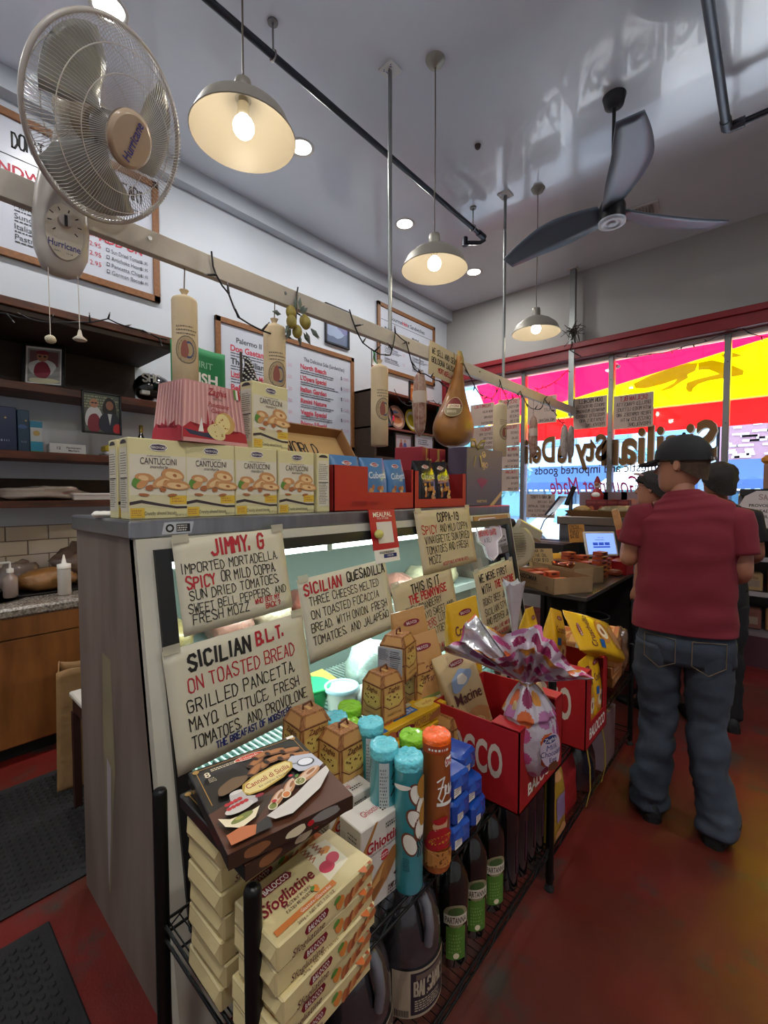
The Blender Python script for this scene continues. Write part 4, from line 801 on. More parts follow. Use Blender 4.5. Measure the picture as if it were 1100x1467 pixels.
def pack_print_side(f):
    f.poly([(.24, .62), (.26, .45), (.46, .45), (.48, .62), (.46, .8), (.26, .8)], OVR2); f.text(.36, .62, .24, 'BALOCCO', WHITE, bold=.02, maxw=.17)
    f.text(.28, .25, .30, 'Sfogliatine', TXT, shear=.25, maxw=.36); f.blob(.60, .5, .22, .3, M('#d4823a', .5), 0, 4); f.blob(.57, .7, .2, .12, GRN, 30, 5)
    for k in range(7): f.blob(.68+k*.045, .3+.06*k, .28, .16, (M('#b0653a', .5), M('#8f4a2a', .5), M('#c98a50', .5))[k % 3], 60-k*8, k)
def sfog(label, loc, rz=0, w_=.225, d=.125, h=.043):
    t = thing('pastry_pack', label, 'pastry pack', loc, rz, group='cream sfogliatine pastry packs')
    g = G(); b = .006
    def fn(u, v, top):
        x, y = (u-.5)*d, (v-.5)*w_; e = max(abs(u-.5), abs(v-.5))*2; return V((x, y, (h if top else 0)-(b*max(0, (e-.9)/.1)**2 if top else -b*max(0, (e-.9)/.1)**2)+(.0012*mn.noise(V((x*30, y*30, h*50)))))) 
    g.box((-d/2, -w_/2, .0), (d/2, w_/2, h+.001), PKY, .003)
    for s_ in (-1, 1):   # folded wrapper ends
        g.add([(-d/2+.004, s_*w_/2, .004), (d/2-.004, s_*w_/2, .004), (d/2-.012, s_*(w_/2+.006), h*.45), (-d/2+.012, s_*(w_/2+.006), h*.45), (-d/2+.004, s_*w_/2, h-.004), (d/2-.004, s_*w_/2, h-.004)], [(0, 1, 2, 3), (3, 2, 5, 4), (0, 3, 4), (1, 5, 2)], PKY)
    g.build('wrapper', t)
    g = G(); f = Face(g, (d/2, -w_/2, h), (0, w_, 0), (-d, 0, 0), off=.0008); pack_print_top(f); g.build('printed_top', t)
    g = G(); f = Face(g, (d/2, -w_/2, 0), (0, w_, 0), (0, 0, h), off=.0008); pack_print_side(f); g.build('printed_side', t); return t
SZ = .588; rs = random.Random(4)
s0 = sfog('cream pastry pack on top of the near stack behind the black post', (-.635, .505, SZ+4*.0445), .02)
tiers = ['lowest', 'second lowest', 'middle', 'second from top']
for k in range(4): dup(s0, (-.635+rs.uniform(-.004, .004), .505+rs.uniform(-.006, .006), SZ+k*.0445), .02+rs.uniform(-.04, .04), 'cream pastry pack in the near stack, '+tiers[k]+' of five')
nm = ['lowest', 'second lowest', 'third lowest', 'middle', 'third from top', 'second from top', 'top']
for k in range(7): dup(s0, (-.785+rs.uniform(-.002, .002), .495+rs.uniform(-.003, .003), SZ+k*.0445), rs.uniform(-.03, .03), 'cream pastry pack in the tall rear stack, '+nm[k]+' of seven')
# ---- Cannoli cartons
CBK = M('#1c1a18', .3, coat=.4); BRS = M('#b08a4a', .4, .3); BNT = M('#7a4a28', .5); BNT2 = M('#a8703c', .5); BNT3 = M('#4a2a16', .6); CRM = M('#e3d6b4', .5)
def cannoli(label, loc, rz, full=True):
    t = thing('cannoli_box', label, 'box', loc, rz, group='dark cannoli cartons'); w_, d, h = .232, .245, .026
    g = G(); g.box((-d/2, -w_/2, 0), (d/2, w_/2, h), CBK, .002); g.build('carton', t); g = G(); f = Face(g, (d/2, -w_/2, h), (0, w_, 0), (-d, 0, 0), off=.0006)
    f.poly([(0, 0), (1, 0), (1, .50), (.6, .42), (.3, .5), (0, .42)], M('#55301d', .5)); f.poly([(.02, .30), (.28, .44), (.5, .35), (.3, .2), (.05, .15)], M('#3a2a1c', .5))
    f.line([(.05, .96), (.95, .96)], .006, BRS); f.line([(.05, .5), (.05, .96)], .006, BRS); f.line([(.95, .6), (.95, .96)], .006, BRS); f.ell(.05, .95, .025, .025, BRS); f.ell(.95, .95, .025, .025, BRS)
    f.ell(.5, .91, .13, .035, WHITE, 0); f.ell(.5, .91, .122, .029, M('#c8401e', .5)); f.text(.5, .91, .035, 'Dolciando', WHITE, maxw=.17)
    for i, (u, v, r_) in enumerate(((.52, .80, 28), (.60, .86, 12), (.72, .84, -5), (.84, .78, -14), (.56, .72, 30), (.66, .74, 5), (.78, .70, -8), (.88, .66, -18), (.46, .68, 40))):
        c, q = cos(rad(r_)), sin(rad(r_)); f.ell(u, v, .088, .040, BNT, r_, n=14); f.ell(u+.01, v+.010, .078, .026, BNT2, r_, n=12); f.ell(u-.07*c, v-.07*q, .022, .036, BNT3, r_+15, n=10); f.ell(u-.072*c, v-.07*q, .012, .024, M('#1f120a', .6), r_+15, n=10)
    f.poly([(.72, .62), (.80, .68), (.97, .62), (.99, .44), (.90, .40), (.76, .46)], M('#b9bcc6', .4)); f.ell(.87, .54, .075, .058, M('#55585e', .35, .5), -10); f.ell(.87, .545, .062, .046, M('#dfe1e6', .5), -10); f.line([(.80, .56), (.70, .60)], .014, M('#8c8f94', .3, .6))
    f.poly([(.27, .47), (.31, .56), (.42, .61), (.62, .65), (.73, .65), (.77, .60), (.74, .53), (.62, .46), (.42, .41), (.31, .42)], M('#b5963c', .5)); f.poly([(.29, .47), (.33, .55), (.43, .595), (.62, .635), (.72, .635), (.75, .60), (.72, .54), (.61, .475), (.42, .425), (.32, .435)], M('#dfcd8a', .5))
    f.text(.52, .545, .062, 'Cannoli di Sicilia', M('#9c2a1e', .5), shear=.2, bold=.01, maxw=.40, rot=9); f.text(.55, .485, .03, 'Kit completo di farcitura', TXT, maxw=.28, rot=9)
    f.text(.11, .83, .07, '8', CRM, bold=.01); f.fine(.15, .85, .26, .04, 2, CRM, 3, .4); f.fine(.10, .72, .06, .06, 3, CRM, 4, .4)
    f.blob(.24, .60, .12, .07, M('#6a5236', .5), 20, 3, .2); f.poly([(.10, .34), (.16, .40), (.18, .50), (.28, .50), (.29, .42), (.36, .38), (.34, .32), (.2, .29)], M('#b9b2ae', .5)); f.ell(.235, .50, .048, .02, M('#d2ccc6', .5))
    f.ell(.20, .33, .105, .045, M('#c9c2ba', .5), 5)
    for i in range(9): f.ell(.13+.034*(i % 5), .355+.026*(i//5)+.004*i, .019, .018, M('#b5222a', .35), n=10)
    f.poly([(.03, .30), (.05, .20), (.14, .13), (.26, .17), (.33, .26), (.24, .24), (.1, .25)], CRM); f.ell(.18, .22, .085, .030, M('#77803c', .5), 12); f.ell(.16, .225, .03, .014, M('#a8a04c', .5), 0)
    f.poly([(.03, .02), (.03, .12), (.14, .14), (.24, .10), (.27, .02)], M('#b8683a', .5)); f.poly([(.2, .02), (.24, .10), (.34, .13), (.33, .02)], M('#22201f', .5))
    f.poly([(.33, .13), (.37, .07), (.50, .05), (.80, .17), (.97, .31), (.98, .38), (.84, .33), (.60, .21), (.42, .16)], M('#c9c3ba', .5)); f.blob(.37, .36, .03, .02, M('#8a1c2c', .5), 0, 4)
    for i, (u, v, r_) in enumerate(((.47, .25, 42), (.60, .31, 48), (.80, .36, 22))):
        c, q = cos(rad(r_)), sin(rad(r_)); k = 1.25 if i == 2 else 1; f.ell(u, v, .10*k, .040*k, M('#b9845a', .5), r_); f.ell(u+.006, v+.012, .09*k, .024*k, M('#d2b49a', .5), r_); f.ell(u+.03, v+.02, .04*k, .012*k, M('#9a6236', .5), r_); e0, e1 = u-.085*k*c, v-.085*k*q
        f.ell(e0, e1, .034*k, .040*k, M('#d8cfae', .5), r_+90); f.ell(e0, e1, .026*k, .031*k, (M('#77803c', .5), M('#c9783c', .5), M('#8a8a4c', .5))[i], r_+90)
        if i == 2:
            for j in range(14): f.ell(e0+.026*cos(j*1.3)*(j % 3)/2, e1+.034*sin(j*1.3)*(j % 3)/2, .006, .004, (CRM, M('#5c6a2c', .5))[j % 2], j*40, n=6)
    f.ell(.43, .22, .018, .016, M('#b5222a', .35)); f.ell(.66, .41, .018, .014, M('#b5222a', .35)); f.blob(.7, .38, .02, .012, GRN, 40, 3); f.rect(.86, .88, .93, .915, WHITE)
    g.build('printed_top', t)
    g = G(); f = Face(g, (d/2, -w_/2, 0), (0, w_, 0), (0, 0, h), off=.0006); f.rect(0, 0, 1, 1, M('#3c281e', .4)); f.blob(.2, .5, .8, .4, M('#8a5a38', .5), 0, 4); f.blob(.75, .6, 1.2, .35, M('#8d8a84', .5), 2, 5); f.blob(.5, .4, .8, .3, CRM, 4, 6); f.ell(.62, .5, .25, .2, M('#c8262c', .4)); g.build('printed_side', t)
    return t
ctop = SZ+7*.0445+.001
c1 = cannoli('dark cannoli carton lying under the topmost one', (-.745, .49, ctop), -.05); c1.rotation_euler = (0, rad(1), -.02)
c2 = dup(c1, (-.728, .484, ctop+.034), -.20, 'dark cannoli carton on top of the tall stack, nearest the camera'); c2.rotation_euler = (rad(0), rad(2), -.20)
# ---- white Ghiottini cartons
def ghiottini(label, loc, rz):
    t = thing('biscuit_carton', label, 'box', loc, rz, group='white Ghiottini cartons'); w_, d, h = .135, .075, .195; WB = M('#cfc8bd', .45)
    g = G(); g.box((-d/2, -w_/2, 0), (d/2, w_/2, h), WB, .002); g.build('carton', t); g = G(); f = Face(g, (d/2, -w_/2, 0), (0, w_, 0), (0, 0, h), off=.0006)
    f.poly([(.0, .72), (.10, .80), (.32, 1), (.38, 1), (.14, .74), (.1, .62), (.02, .66)], M('#a8743c', .5)); f.text(.52, .74, .13, 'Ghiottini', M('#a81e28', .5), bold=.025, maxw=.8); f.text(.5, .65, .035, 'Cantuccini alle mandorle', TXT, maxw=.6); f.fine(.55, .85, .35, .07, 2, INK, 3)
    f.ell(.52, .55, .065, .06, M('#c0303a', .5)); f.fine(.42, .52, .2, .06, 2, WHITE, 5); f.blob(.42, .30, .34, .12, BNT2, 40, 3, .1); f.blob(.45, .33, .26, .08, M('#c9975a', .5), 40, 4, .12); f.blob(.62, .42, .22, .07, BNT2, 50, 6, .1); f.blob(.25, .18, .18, .06, M('#8a5a30', .5), 30, 7)
    for u, v in ((.78, .24), (.7, .12), (.86, .32), (.9, .17)): f.blob(u, v, .03, .02, BNT3, 30, 4)
    f.fine(.6, .03, .35, .12, 3, TXT, 8); g.build('printed_front', t)
    g = G(); f = Face(g, (-d/2, -w_/2, 0), (d, 0, 0), (0, 0, h), off=.0006); f.rect(.08, .45, .3, .85, M('#bdb6aa', .5)); f.fine(.4, .5, .5, .4, 8, INK, 3, .35); g.build('printed_side', t)
    g = G(); f = Face(g, (d/2, -w_/2, h), (0, w_, 0), (-d, 0, 0), off=.0006); f.text(.45, .5, .26, 'Ghiottini', M('#a81e28', .5), maxw=.4); f.fine(.6, .2, .3, .2, 2, INK, 5); g.build('printed_lid', t); return t
gh = ghiottini('white Ghiottini carton in front, beside the tall tubes', (-.695, .745, SZ), -.08)
dup(gh, (-.785, .735, SZ+.012), -.1, 'white Ghiottini carton behind the front one')
# ---- cardboard tubes
def tube(label, x, y, z, h, r, c, capc, pr=None, seed=0):
    t = thing('biscuit_tube', label, 'tube', (x, y, z), group='round biscuit tubes'); R_ = random.Random(seed); bm = M(c, .3, coat=.4)
    g = G(); g.lathe([(r*.9, 0), (r, .006), (r, h-.004), (r*1.02, h-.003)], bm, 28); g.build('tube_body', t)
    g = G(); cm = M(capc, .18, coat=.6, bump=.8, bs=70); N = 28; R = []
    for q, zz in ((1.025, h-.022), (1.03, h-.003), (.97, h+.003), (.85, h-.002), (.5, h+.001), (.05, h)): R.append([V((r*q*(1+(.012*R_.uniform(-1, 1) if q > .9 else 0))*cos(2*pi*j/N), r*q*sin(2*pi*j/N), zz+(R_.uniform(-.0025, .0025) if q < 1 else 0))) for j in range(N)])
    g.rings(R, cm, True, True); g.build('foil_cap', t)
    if pr:
        g = G(); a0 = rad(-122); f = Face(g, (0, 0, 0), (0, 1, 0), (0, 0, 1), off=.0012, fmap=lambda X, Y, o: V(((r+o)*cos(a0+X/r), (r+o)*sin(a0+X/r), Y)), W=r*rad(170), H=h); pr(f); g.build('printed_band', t)
    return t
CY = '#3fb0be'; CYC = '#66ccd8'; LGN = '#8cd032'
def pr_cy(f):
    W1 = M('#e3e0d2', .5); Bw = M('#6b3f2a', .5); Bq = M('#a9782f', .5)
    for u, v, r_ in ((.60, .76, 20), (.74, .66, -10), (.56, .58, 30), (.70, .50, 0), (.44, .40, 20)): f.ell(u, v, .055, .095, Bw, r_); f.ell(u+.01, v, .045, .08, W1, r_)
    f.ell(.80, .80, .06, .09, Bq, 10); f.ell(.82, .60, .05, .09, Bq, -10)
    for k in range(3): f.line([(.62+k*.07, .30), (.66+k*.07, .36), (.60+k*.07, .40), (.68+k*.07, .44)], .008, INK)
    f.ell(.25, .82, .07, .02, WHITE, 5); f.fine(.3, .2, .15, .1, 8, INK, 3)
def pr_or(f):
    f.rect(0, .90, 1, .96, M('#a8431a', .4)); f.fine(.2, .915, .6, .03, 1, WHITE, 3)
    f.poly([(.58, .84), (.62, .87), (.84, .87), (.88, .84), (.84, .80), (.62, .80)], WHITE); f.poly([(.59, .84), (.63, .862), (.83, .862), (.87, .84), (.83, .81), (.63, .81)], M('#b01e26', .5)); f.text(.73, .838, .03, 'Verdi', WHITE, bold=.01)
    for P in ([(.42, .70), (.58, .73), (.5, .64), (.44, .58), (.52, .55), (.6, .60)], [(.44, .65), (.56, .66)], [(.60, .60), (.64, .66), (.60, .67), (.60, .61), (.70, .60), (.70, .67), (.73, .60), (.80, .66), (.80, .60), (.9, .61)]): f.line(P, .011, WHITE)
    f.rect(.4, .52, .85, .545, WHITE); R1 = M('#a81c22', .5); f.blob(.5, .37, .05, .06, M('#c8a07a', .5), 0, 1); f.blob(.5, .41, .06, .025, R1, 10, 2); f.blob(.5, .29, .09, .07, R1, 0, 3); f.ell(.5, .265, .09, .03, M('#caa02c', .5), 15); f.blob(.42, .24, .1, .05, R1, 20, 4); f.rect(.3, .20, .8, .215, R1)
    f.poly([(.1, .06), (.95, .06), (.95, .17), (.1, .19)], M('#b87a3e', .5)); rr = random.Random(2)
    for k in range(26): f.ell(rr.uniform(.14, .92), rr.uniform(.07, .17), .006, .006, M('#6b3f1e', .5), n=6)
tube('tall turquoise tube in front, right of the white carton', -.640, .812, SZ, .315, .034, CY, CYC, pr_cy, 1)
tube('tall orange tube with white lettering, beside the front turquoise tube', -.625, .905, SZ, .335, .035, '#bf6a2e', '#ff6a1c', pr_or, 2)
def tz_at(px, py, x): p = at(px, py, x=x); return p
for i, (px, py, x, c, cc, lb) in enumerate(((550, 1066, -.70, CY, CYC, 'turquoise tube behind the tall front turquoise one'), (590, 1052, -.735, '#6aa62a', LGN, 'bright green tube behind the orange tube'), (531, 1034, -.80, CY, CYC, 'turquoise tube with black loops, in the middle of the tubes'),
     (504, 1037, -.86, '#6aa62a', LGN, 'green tube partly hidden behind a brown cake box'), (480, 1026, -.90, CY, CYC, 'turquoise tube at the left of the small tubes'), (501, 1010, -.925, '#6aa62a', LGN, 'green tube standing highest at the back of the tubes'))):
    p = at(px, py, x=x); h = p.z-SZ
    def pr_w(f): f.rect(.32, .55, .55, .92, M('#b8c4c4', .5)); f.fine(.34, .58, .18, .3, 12, INK, 3); f.line([(.62, .8), (.72, .86), (.66, .9), (.75, .92)], .01, INK); f.line([(.6, .68), (.74, .74), (.64, .76)], .01, INK)
    tube(lb, p.x, p.y, SZ, max(.2, h), .034, c, cc, pr_w, i+5)
# ---- small brown cake cartons (mini panettone)
ZB = M('#a8743f', .5, noise=.28, ns=30, col2='#7a4824', stretch=(6, 6, 1)); ZL = M('#c69a55', .5); ZD = M('#5a3018', .5)
def mini(label, loc, rz, sticker=False):
    t = thing('small_cake_box', label, 'box', loc, rz, group='small brown Zaghis cake boxes'); w_, d, h, k = .104, .098, .138, .80
    def q(x, y, z): zz = z/h; s_ = 1-.10*zz/.78 if zz < .78 else .90-(.90-.62)*(zz-.78)/.22; return V((x*s_, y*s_, z))
    g = G(); vs = [q(i*d/2, j*w_/2, zz) for zz in (0, h*.78, h) for j, i in ((-1, -1), (-1, 1), (1, 1), (1, -1))]
    g.add(vs, [(3, 2, 1, 0), (8, 9, 10, 11)]+[(a*4+b, a*4+(b+1) % 4, a*4+4+(b+1) % 4, a*4+4+b) for a in (0, 1) for b in range(4)], ZB); g.build('carton', t)
    for s_ in (0, 1, 2):
        g = G()
        if s_ == 0: fm = lambda X, Y, o: q(d/2, -w_/2+X, Y)+V((o, 0, 0))
        elif s_ == 1: fm = lambda X, Y, o: q(-d/2+X, -w_/2, Y)+V((0, -o, 0))
        else: fm = lambda X, Y, o: q(-d/2+X, Y*.6-.026, h)+V((0, 0, o))
        f = Face(g, (0, 0, 0), (0, 1, 0), (0, 0, 1), fmap=fm, W=w_, H=h if s_ < 2 else w_, off=.001)
        if s_ == 2: f.rect(.3, .35, .7, .65, ZL); g.build('lid_print', t); continue
        f.poly([(.10, .05), (.90, .05), (.90, .76), (.10, .76)], ZL); f.poly([(.14, .80), (.86, .80), (.86, .97), (.14, .97)], M('#b5854a', .5)); f.line([(.0, .78), (1, .78)], .012, ZD); f.line([(.06, .40), (.3, .28), (.7, .28), (.94, .40)], .018, ZD); f.line([(.03, .02), (.03, .98)], .02, ZD); f.line([(.97, .02), (.97, .98)], .02, ZD)
        f.poly([(.14, .42), (.3, .32), (.7, .32), (.86, .42), (.86, .60), (.14, .60)], M('#cdb05c', .5)); f.text(.5, .69, .11, 'Zaghis', ZD, shear=.25, bold=.015, maxw=.6); rr = random.Random(3)
        for a in range(12): f.blob(rr.uniform(.2, .8), rr.uniform(.38, .56), .022, .014, ZD, rr.uniform(0, 90), a)
        f.text(.5, .17, .055, 'PANETTONE', ZD, maxw=.6)
        g.build('printed_side', t)
    g = G(); g.tube([(0, -.012, h), (0, -.012, h+.012), (0, .012, h+.016), (0, .018, h)], .003, ZD, 6); g.build('handle', t)
    if sticker:
        g = G(); g.box((-.045, -w_/2-.004, .012), (.04, -w_/2-.001, .105), M('#a6a8ad', .35)); f = Face(g, (-.045, -w_/2-.004, .012), (.085, 0, 0), (0, 0, .093), off=.0006); f.fine(.05, .55, .4, .4, 9, INK, 3, .35); f.fine(.52, .3, .44, .62, 9, INK, 4, .35)
        for k2 in range(12): f.rect(.1+k2*.025, .08, .112+k2*.025, .28, INK)
        f.line([(.5, .7), (.95, .7)], .02, INK); g.build('paper_label', t)
    return t
m0 = mini('brown cake box leaning at the left, beside the cannoli carton', (-.94, .750, .805), -.1)
for x, px, py, rz, st, lb in ((-.845, 491, 1075, -.05, 0, 'brown cake box directly behind the cannoli carton'), (-.925, 570, 935, .25, 1, 'brown cake box with white data label, topmost of the pile'), (-.905, 549, 990, -.1, 0, 'brown cake box at lower left of the pyramid of three'),
     (-.93, 596, 972, -.15, 0, 'brown cake box at lower right of the pyramid of three'), (-.79, 645, 1048, -.1, 0, 'brown cake box beside the red tray of bags')):
    p = at(px, py, x=x); z = p.z-.072
    if st: mini(lb, (p.x, p.y, z), rz, True)
    else: dup(m0, (p.x, p.y, z), rz, lb)
def carton(label, x0, x1, y0, y1, z0, z1, m, group=None, name='plain_carton', stripes=None):
    t = thing(name, label, 'box', ((x0+x1)/2, (y0+y1)/2, z0), group=group); d, w_, h = x1-x0, y1-y0, z1-z0; g = G(); g.box((-d/2, -w_/2, 0), (d/2, w_/2, h), m, .002); g.build('carton', t)
    g = G(); g.box((-d/2+.002, -.012, h), (d/2-.002, .012, h+.0006), M('#b09468', .3)); g.build('sealing_tape', t); return t
carton('low brown carton under the pile of cake boxes at the left', -.985, -.88, .68, .82, SZ, .803, KR, 'cartons under the cake boxes')
carton('low brown carton under the middle cake box', -.875, -.80, .74, .88, SZ, .772, KR, 'cartons under the cake boxes')
# yellow wafer boxes
def wafer(label, loc, rz):
    t = thing('wafer_box', label, 'box', loc, rz, group='yellow wafer boxes'); w_, d, h = .30, .085, .042; YW = M('#d3a21c', .45); BB = M('#1d5a9c', .45)
    g = G(); g.box((-d/2, -w_/2, 0), (d/2, w_/2, h), YW, .002); g.build('carton', t); g = G(); f = Face(g, (d/2, -w_/2, h), (0, w_, 0), (-d, 0, 0), off=.0006)
    f.rect(0, 0, .10, 1, BB); f.poly([(.26, .3), (.62, .3), (.62, .7), (.26, .7)], BB); f.text(.44, .5, .25, 'NOVELLINI', WHITE, maxw=.3); f.blob(.18, .5, .3, .25, ORG, 0, 3); f.rect(.26, .75, .66, .95, M('#c9c0a0', .5)); f.text(.45, .85, .16, 'NOVELLINI', INK, maxw=.3); f.blob(.8, .5, .5, .3, M('#e0c060', .5), 0, 4); f.text(.82, .5, .2, 'wafer', NUT, maxw=.2); g.build('printed_top', t)
    g = G(); f = Face(g, (d/2, -w_/2, 0), (0, w_, 0), (0, 0, h), off=.0006); f.text(.62, .5, .55, 'NOVELLINI', NUT, bold=.02, maxw=.3); f.ell(.32, .45, 1.1, .28, OVR2); f.text(.32, .45, .36, 'BALOCCO', WHITE, maxw=.17); f.blob(.85, .5, 1.0, .35, NUT, 10, 3); f.blob(.14, .5, .5, .3, ORG, 0, 5); g.build('printed_side', t)
    g = G(); f = Face(g, (-d/2, -w_/2, 0), (d, 0, 0), (0, 0, h), off=.0006); f.rect(0, 0, 1, 1, BB); g.build('end_print', t); return t
wz = at(571, 1040, x=-.835); wb = wafer('yellow wafer box on top, under the pyramid of cake boxes', (-.865, 1.085, .79), -.08)
dup(wb, (-.855, 1.10, .745), -.05, 'yellow wafer box below the top wafer box')
carton('brown carton holding up the yellow wafer boxes', -.93, -.80, .95, 1.24, SZ, .742, KR, 'cartons under the cake boxes')
carton('brown carton behind the wafer boxes', -.98, -.935, .95, 1.24, SZ, .80, KR, 'cartons under the cake boxes')
# blue foil packs
def blue(label, loc, rz, tilt=0):
    t = thing('blue_pack', label, 'package', loc, rot=(0, tilt, rz), group='blue wrapped packs'); bm = M('#1648a0', .25, coat=.5, bump=.5, bs=22); w_, d, h = .085, .10, .062
    g = G(); g.box((-d/2, -w_/2, 0), (d/2, w_/2, h), bm, .009); g.add([(d/2, -w_/2+.01, h*.5), (d/2+.008, 0, h*.55), (d/2, w_/2-.01, h*.5), (d/2, 0, h*.95)], [(0, 1, 3), (1, 2, 3)], bm); g.build('wrapper', t)
    g = G(); f = Face(g, (d/2, -w_/2, 0), (0, w_, 0), (0, 0, h), off=.001); f.poly([(.15, .1), (.5, .14), (.5, .55), (.15, .5)], WHITE); f.fine(.18, .2, .28, .25, 3, INK, 3); g.build('white_label', t); return t
b0 = blue('blue foil pack at the bottom front of its pile', (-.655, 1.00, SZ), -.1)
for x, y, z, rz, lb in ((-.665, 1.105, SZ, .1, 'blue foil pack at the bottom, beside the red tray'), (-.66, 1.005, SZ+.064, .05, 'blue foil pack in the middle row behind orange tube'), (-.675, 1.10, SZ+.064, -.12, 'blue foil pack in the middle row by the red tray'), (-.665, 1.01, SZ+.128, -.1, 'blue foil pack at the top next to the orange tube'), (-.78, 1.02, SZ, .05, 'blue foil pack hidden behind the bottom ones'), (-.70, 1.105, SZ+.128, .08, 'blue foil pack at the top below the brown cake box')): dup(b0, (x, y, z), rz, lb)
# ---- red biscuit displays
def display(label, loc, rz, w_, d, h, lz):
    t = open_tray('biscuit_display', label, loc, w_, d, h, lz, rz, 'red Balocco floor displays', (.22, .82), M('#a3181c', .5, noise=.04, ns=10)); RB = M('#b02024', .5)
    for s_ in (-1, 1): g = G(); g.box((d/2-.09, s_*w_/2-(.10 if s_ > 0 else -.10)*.55, h-.004), (d/2, s_*w_/2, h+.004), RB, .001); g.build('folded_flap', t)
    g = G(); f = Face(g, (d/2, -w_/2, 0), (0, w_, 0), (0, 0, h), off=.0008); f.text(.53, lz/h*.55, .15, 'BALOCCO', WHITE, bold=.03, maxw=.72); g.build('lettering', t)
    g = G(); f = Face(g, (-d/2, -w_/2, 0), (d, 0, 0), (0, 0, h), off=.0008); f.text(.35, .55, .42, 'BALOCCO', M('#c8b8a8', .5), bold=.03, maxw=1.1 if False else .95); g.build('lettering', t); return t
d1 = display('red Balocco display of cookie bags on the near rack', (-.69, 1.365, SZ+.003), .0, .335, .30, .245, .085)
d2_ = display('red Balocco display of yellow bags on the far rack', (-.75, 2.07, .445), .0, .30, .34, .33, .10)
BGC = M('#c9b080', .35, coat=.3, bump=.35, bs=30); BGY = M('#d9a81c', .3, coat=.4, bump=.35, bs=30); BGB = M('#b98a50', .4, coat=.2, bump=.35, bs=30)
def cookie_print(kind):
    def dr(f):
        rr = random.Random(kind)
        f.ell(.5, .88, .10, .03, OVR2); f.text(.5, .88, .03, 'BALOCCO', WHITE, maxw=.3)
        if kind == 'm': f.blob(.45, .72, .14, .09, M('#8fa4c0', .4), 20, 3, .3); f.blob(.47, .72, .07, .05, M('#e6e0cc', .5), 20, 5, .2); f.text(.5, .55, .12, 'Macine', TXT, bold=.01, maxw=.7); f.blob(.5, .25, .25, .16, NUT2, 10, 3, .1); f.blob(.5, .25, .12, .07, CRU, 10, 3, .1)
        elif kind == 'y': f.text(.5, .72, .10, 'Cruschello', TXT, bold=.01, maxw=.8); f.ell(.55, .42, .18, .15, M('#d08a3a', .5)); f.ell(.55, .42, .12, .10, CRM); f.ell(.55, .42, .05, .04, M('#8a4a20', .5)); f.rect(.1, .5, .3, .6, BB_); f.blob(.45, .16, .16, .1, NUT2, 10, 4)
        else: f.text(.5, .70, .08, 'Biscotti', TXT, maxw=.7); f.text(.5, .60, .06, 'di Farro', TXT, maxw=.6); f.rect(.15, .2, .85, .45, M('#7a8a4a', .5)); f.rect(.2, .24, .8, .42, CRM); f.fine(.22, .26, .55, .14, 6, TXT, 3, .4)
    return dr
BB_ = M('#1d5a9c', .45)
GRP = 'cookie bags in and around the red display'
bag('cookie_bag', 'cream bag of ring biscuits standing in the near red display, left', (-.60, 1.30, SZ+.012), .12, .09, .30, BGC, cookie_print('m'), (0, rad(4), 0), GRP)
bag('cookie_bag', 'cream bag of ring biscuits in the near red display, right', (-.60, 1.43, SZ+.012), .12, .09, .28, BGC, cookie_print('m'), (0, 0, 0), GRP)
p = at(722, 985, x=-.80); bag('cookie_bag', 'cream Macine bag leaning back at the left of the polka dot egg', (-.765, 1.35, SZ+.06), .17, .07, .33, BGC, cookie_print('m'), (rad(10), rad(-14), rad(-20)), GRP)
bag('cookie_bag', 'brown biscuit bag leaning left of the cream Macine bag', (-.86, 1.26, SZ+.09), .15, .06, .36, BGB, cookie_print('b'), (rad(8), rad(-10), rad(-22)), GRP)
bag('cookie_bag', 'brown biscuit bag farthest back, under the polka dot foil', (-.95, 1.26, SZ+.16), .15, .06, .36, BGB, cookie_print('b'), (rad(4), rad(-5), rad(-15)), GRP)
bag('cookie_bag', 'orange and yellow bag behind the polka dot foil', (-.89, 1.48, SZ+.17), .17, .06, .36, BGY, cookie_print('y'), (rad(4), rad(0), rad(-10)), GRP)
for i, (x, y, z, rt, k) in enumerate(((-.632, 2.03, .455, (0, 0, 0), 'y'), (-.632, 2.145, .455, (0, 0, 0), 'y'), (-.60, 2.36, .79, (rad(64), rad(-38), rad(0)), 'y'), (-.84, 1.92, .66, (rad(-8), rad(0), rad(10)), 'y'), (-.80, 2.12, .62, (rad(-18), rad(-4), 0), 'y'))):
    bag('yellow_bag', ['yellow cookie bag in the far red display, left', 'yellow cookie bag in the far red display, right', 'yellow cookie bag lying over the far red display', 'golden bag with a rearing flap, standing at the back left of the far display', 'yellow bag leaning right behind the far display'][i], (x, y, z), (.11, .11, .20, .15, .15)[i], .08, .34, BGY, cookie_print(k), rt, 'yellow cookie bags on the far display')
bag('brown_white_bag', 'white and brown biscuit bag leaning at the right of the yellow bags', (-.74, 2.36, .55), .16, .08, .30, M('#b8a894', .35, coat=.3), cookie_print('b'), (rad(-25), 0, 0), GRP)
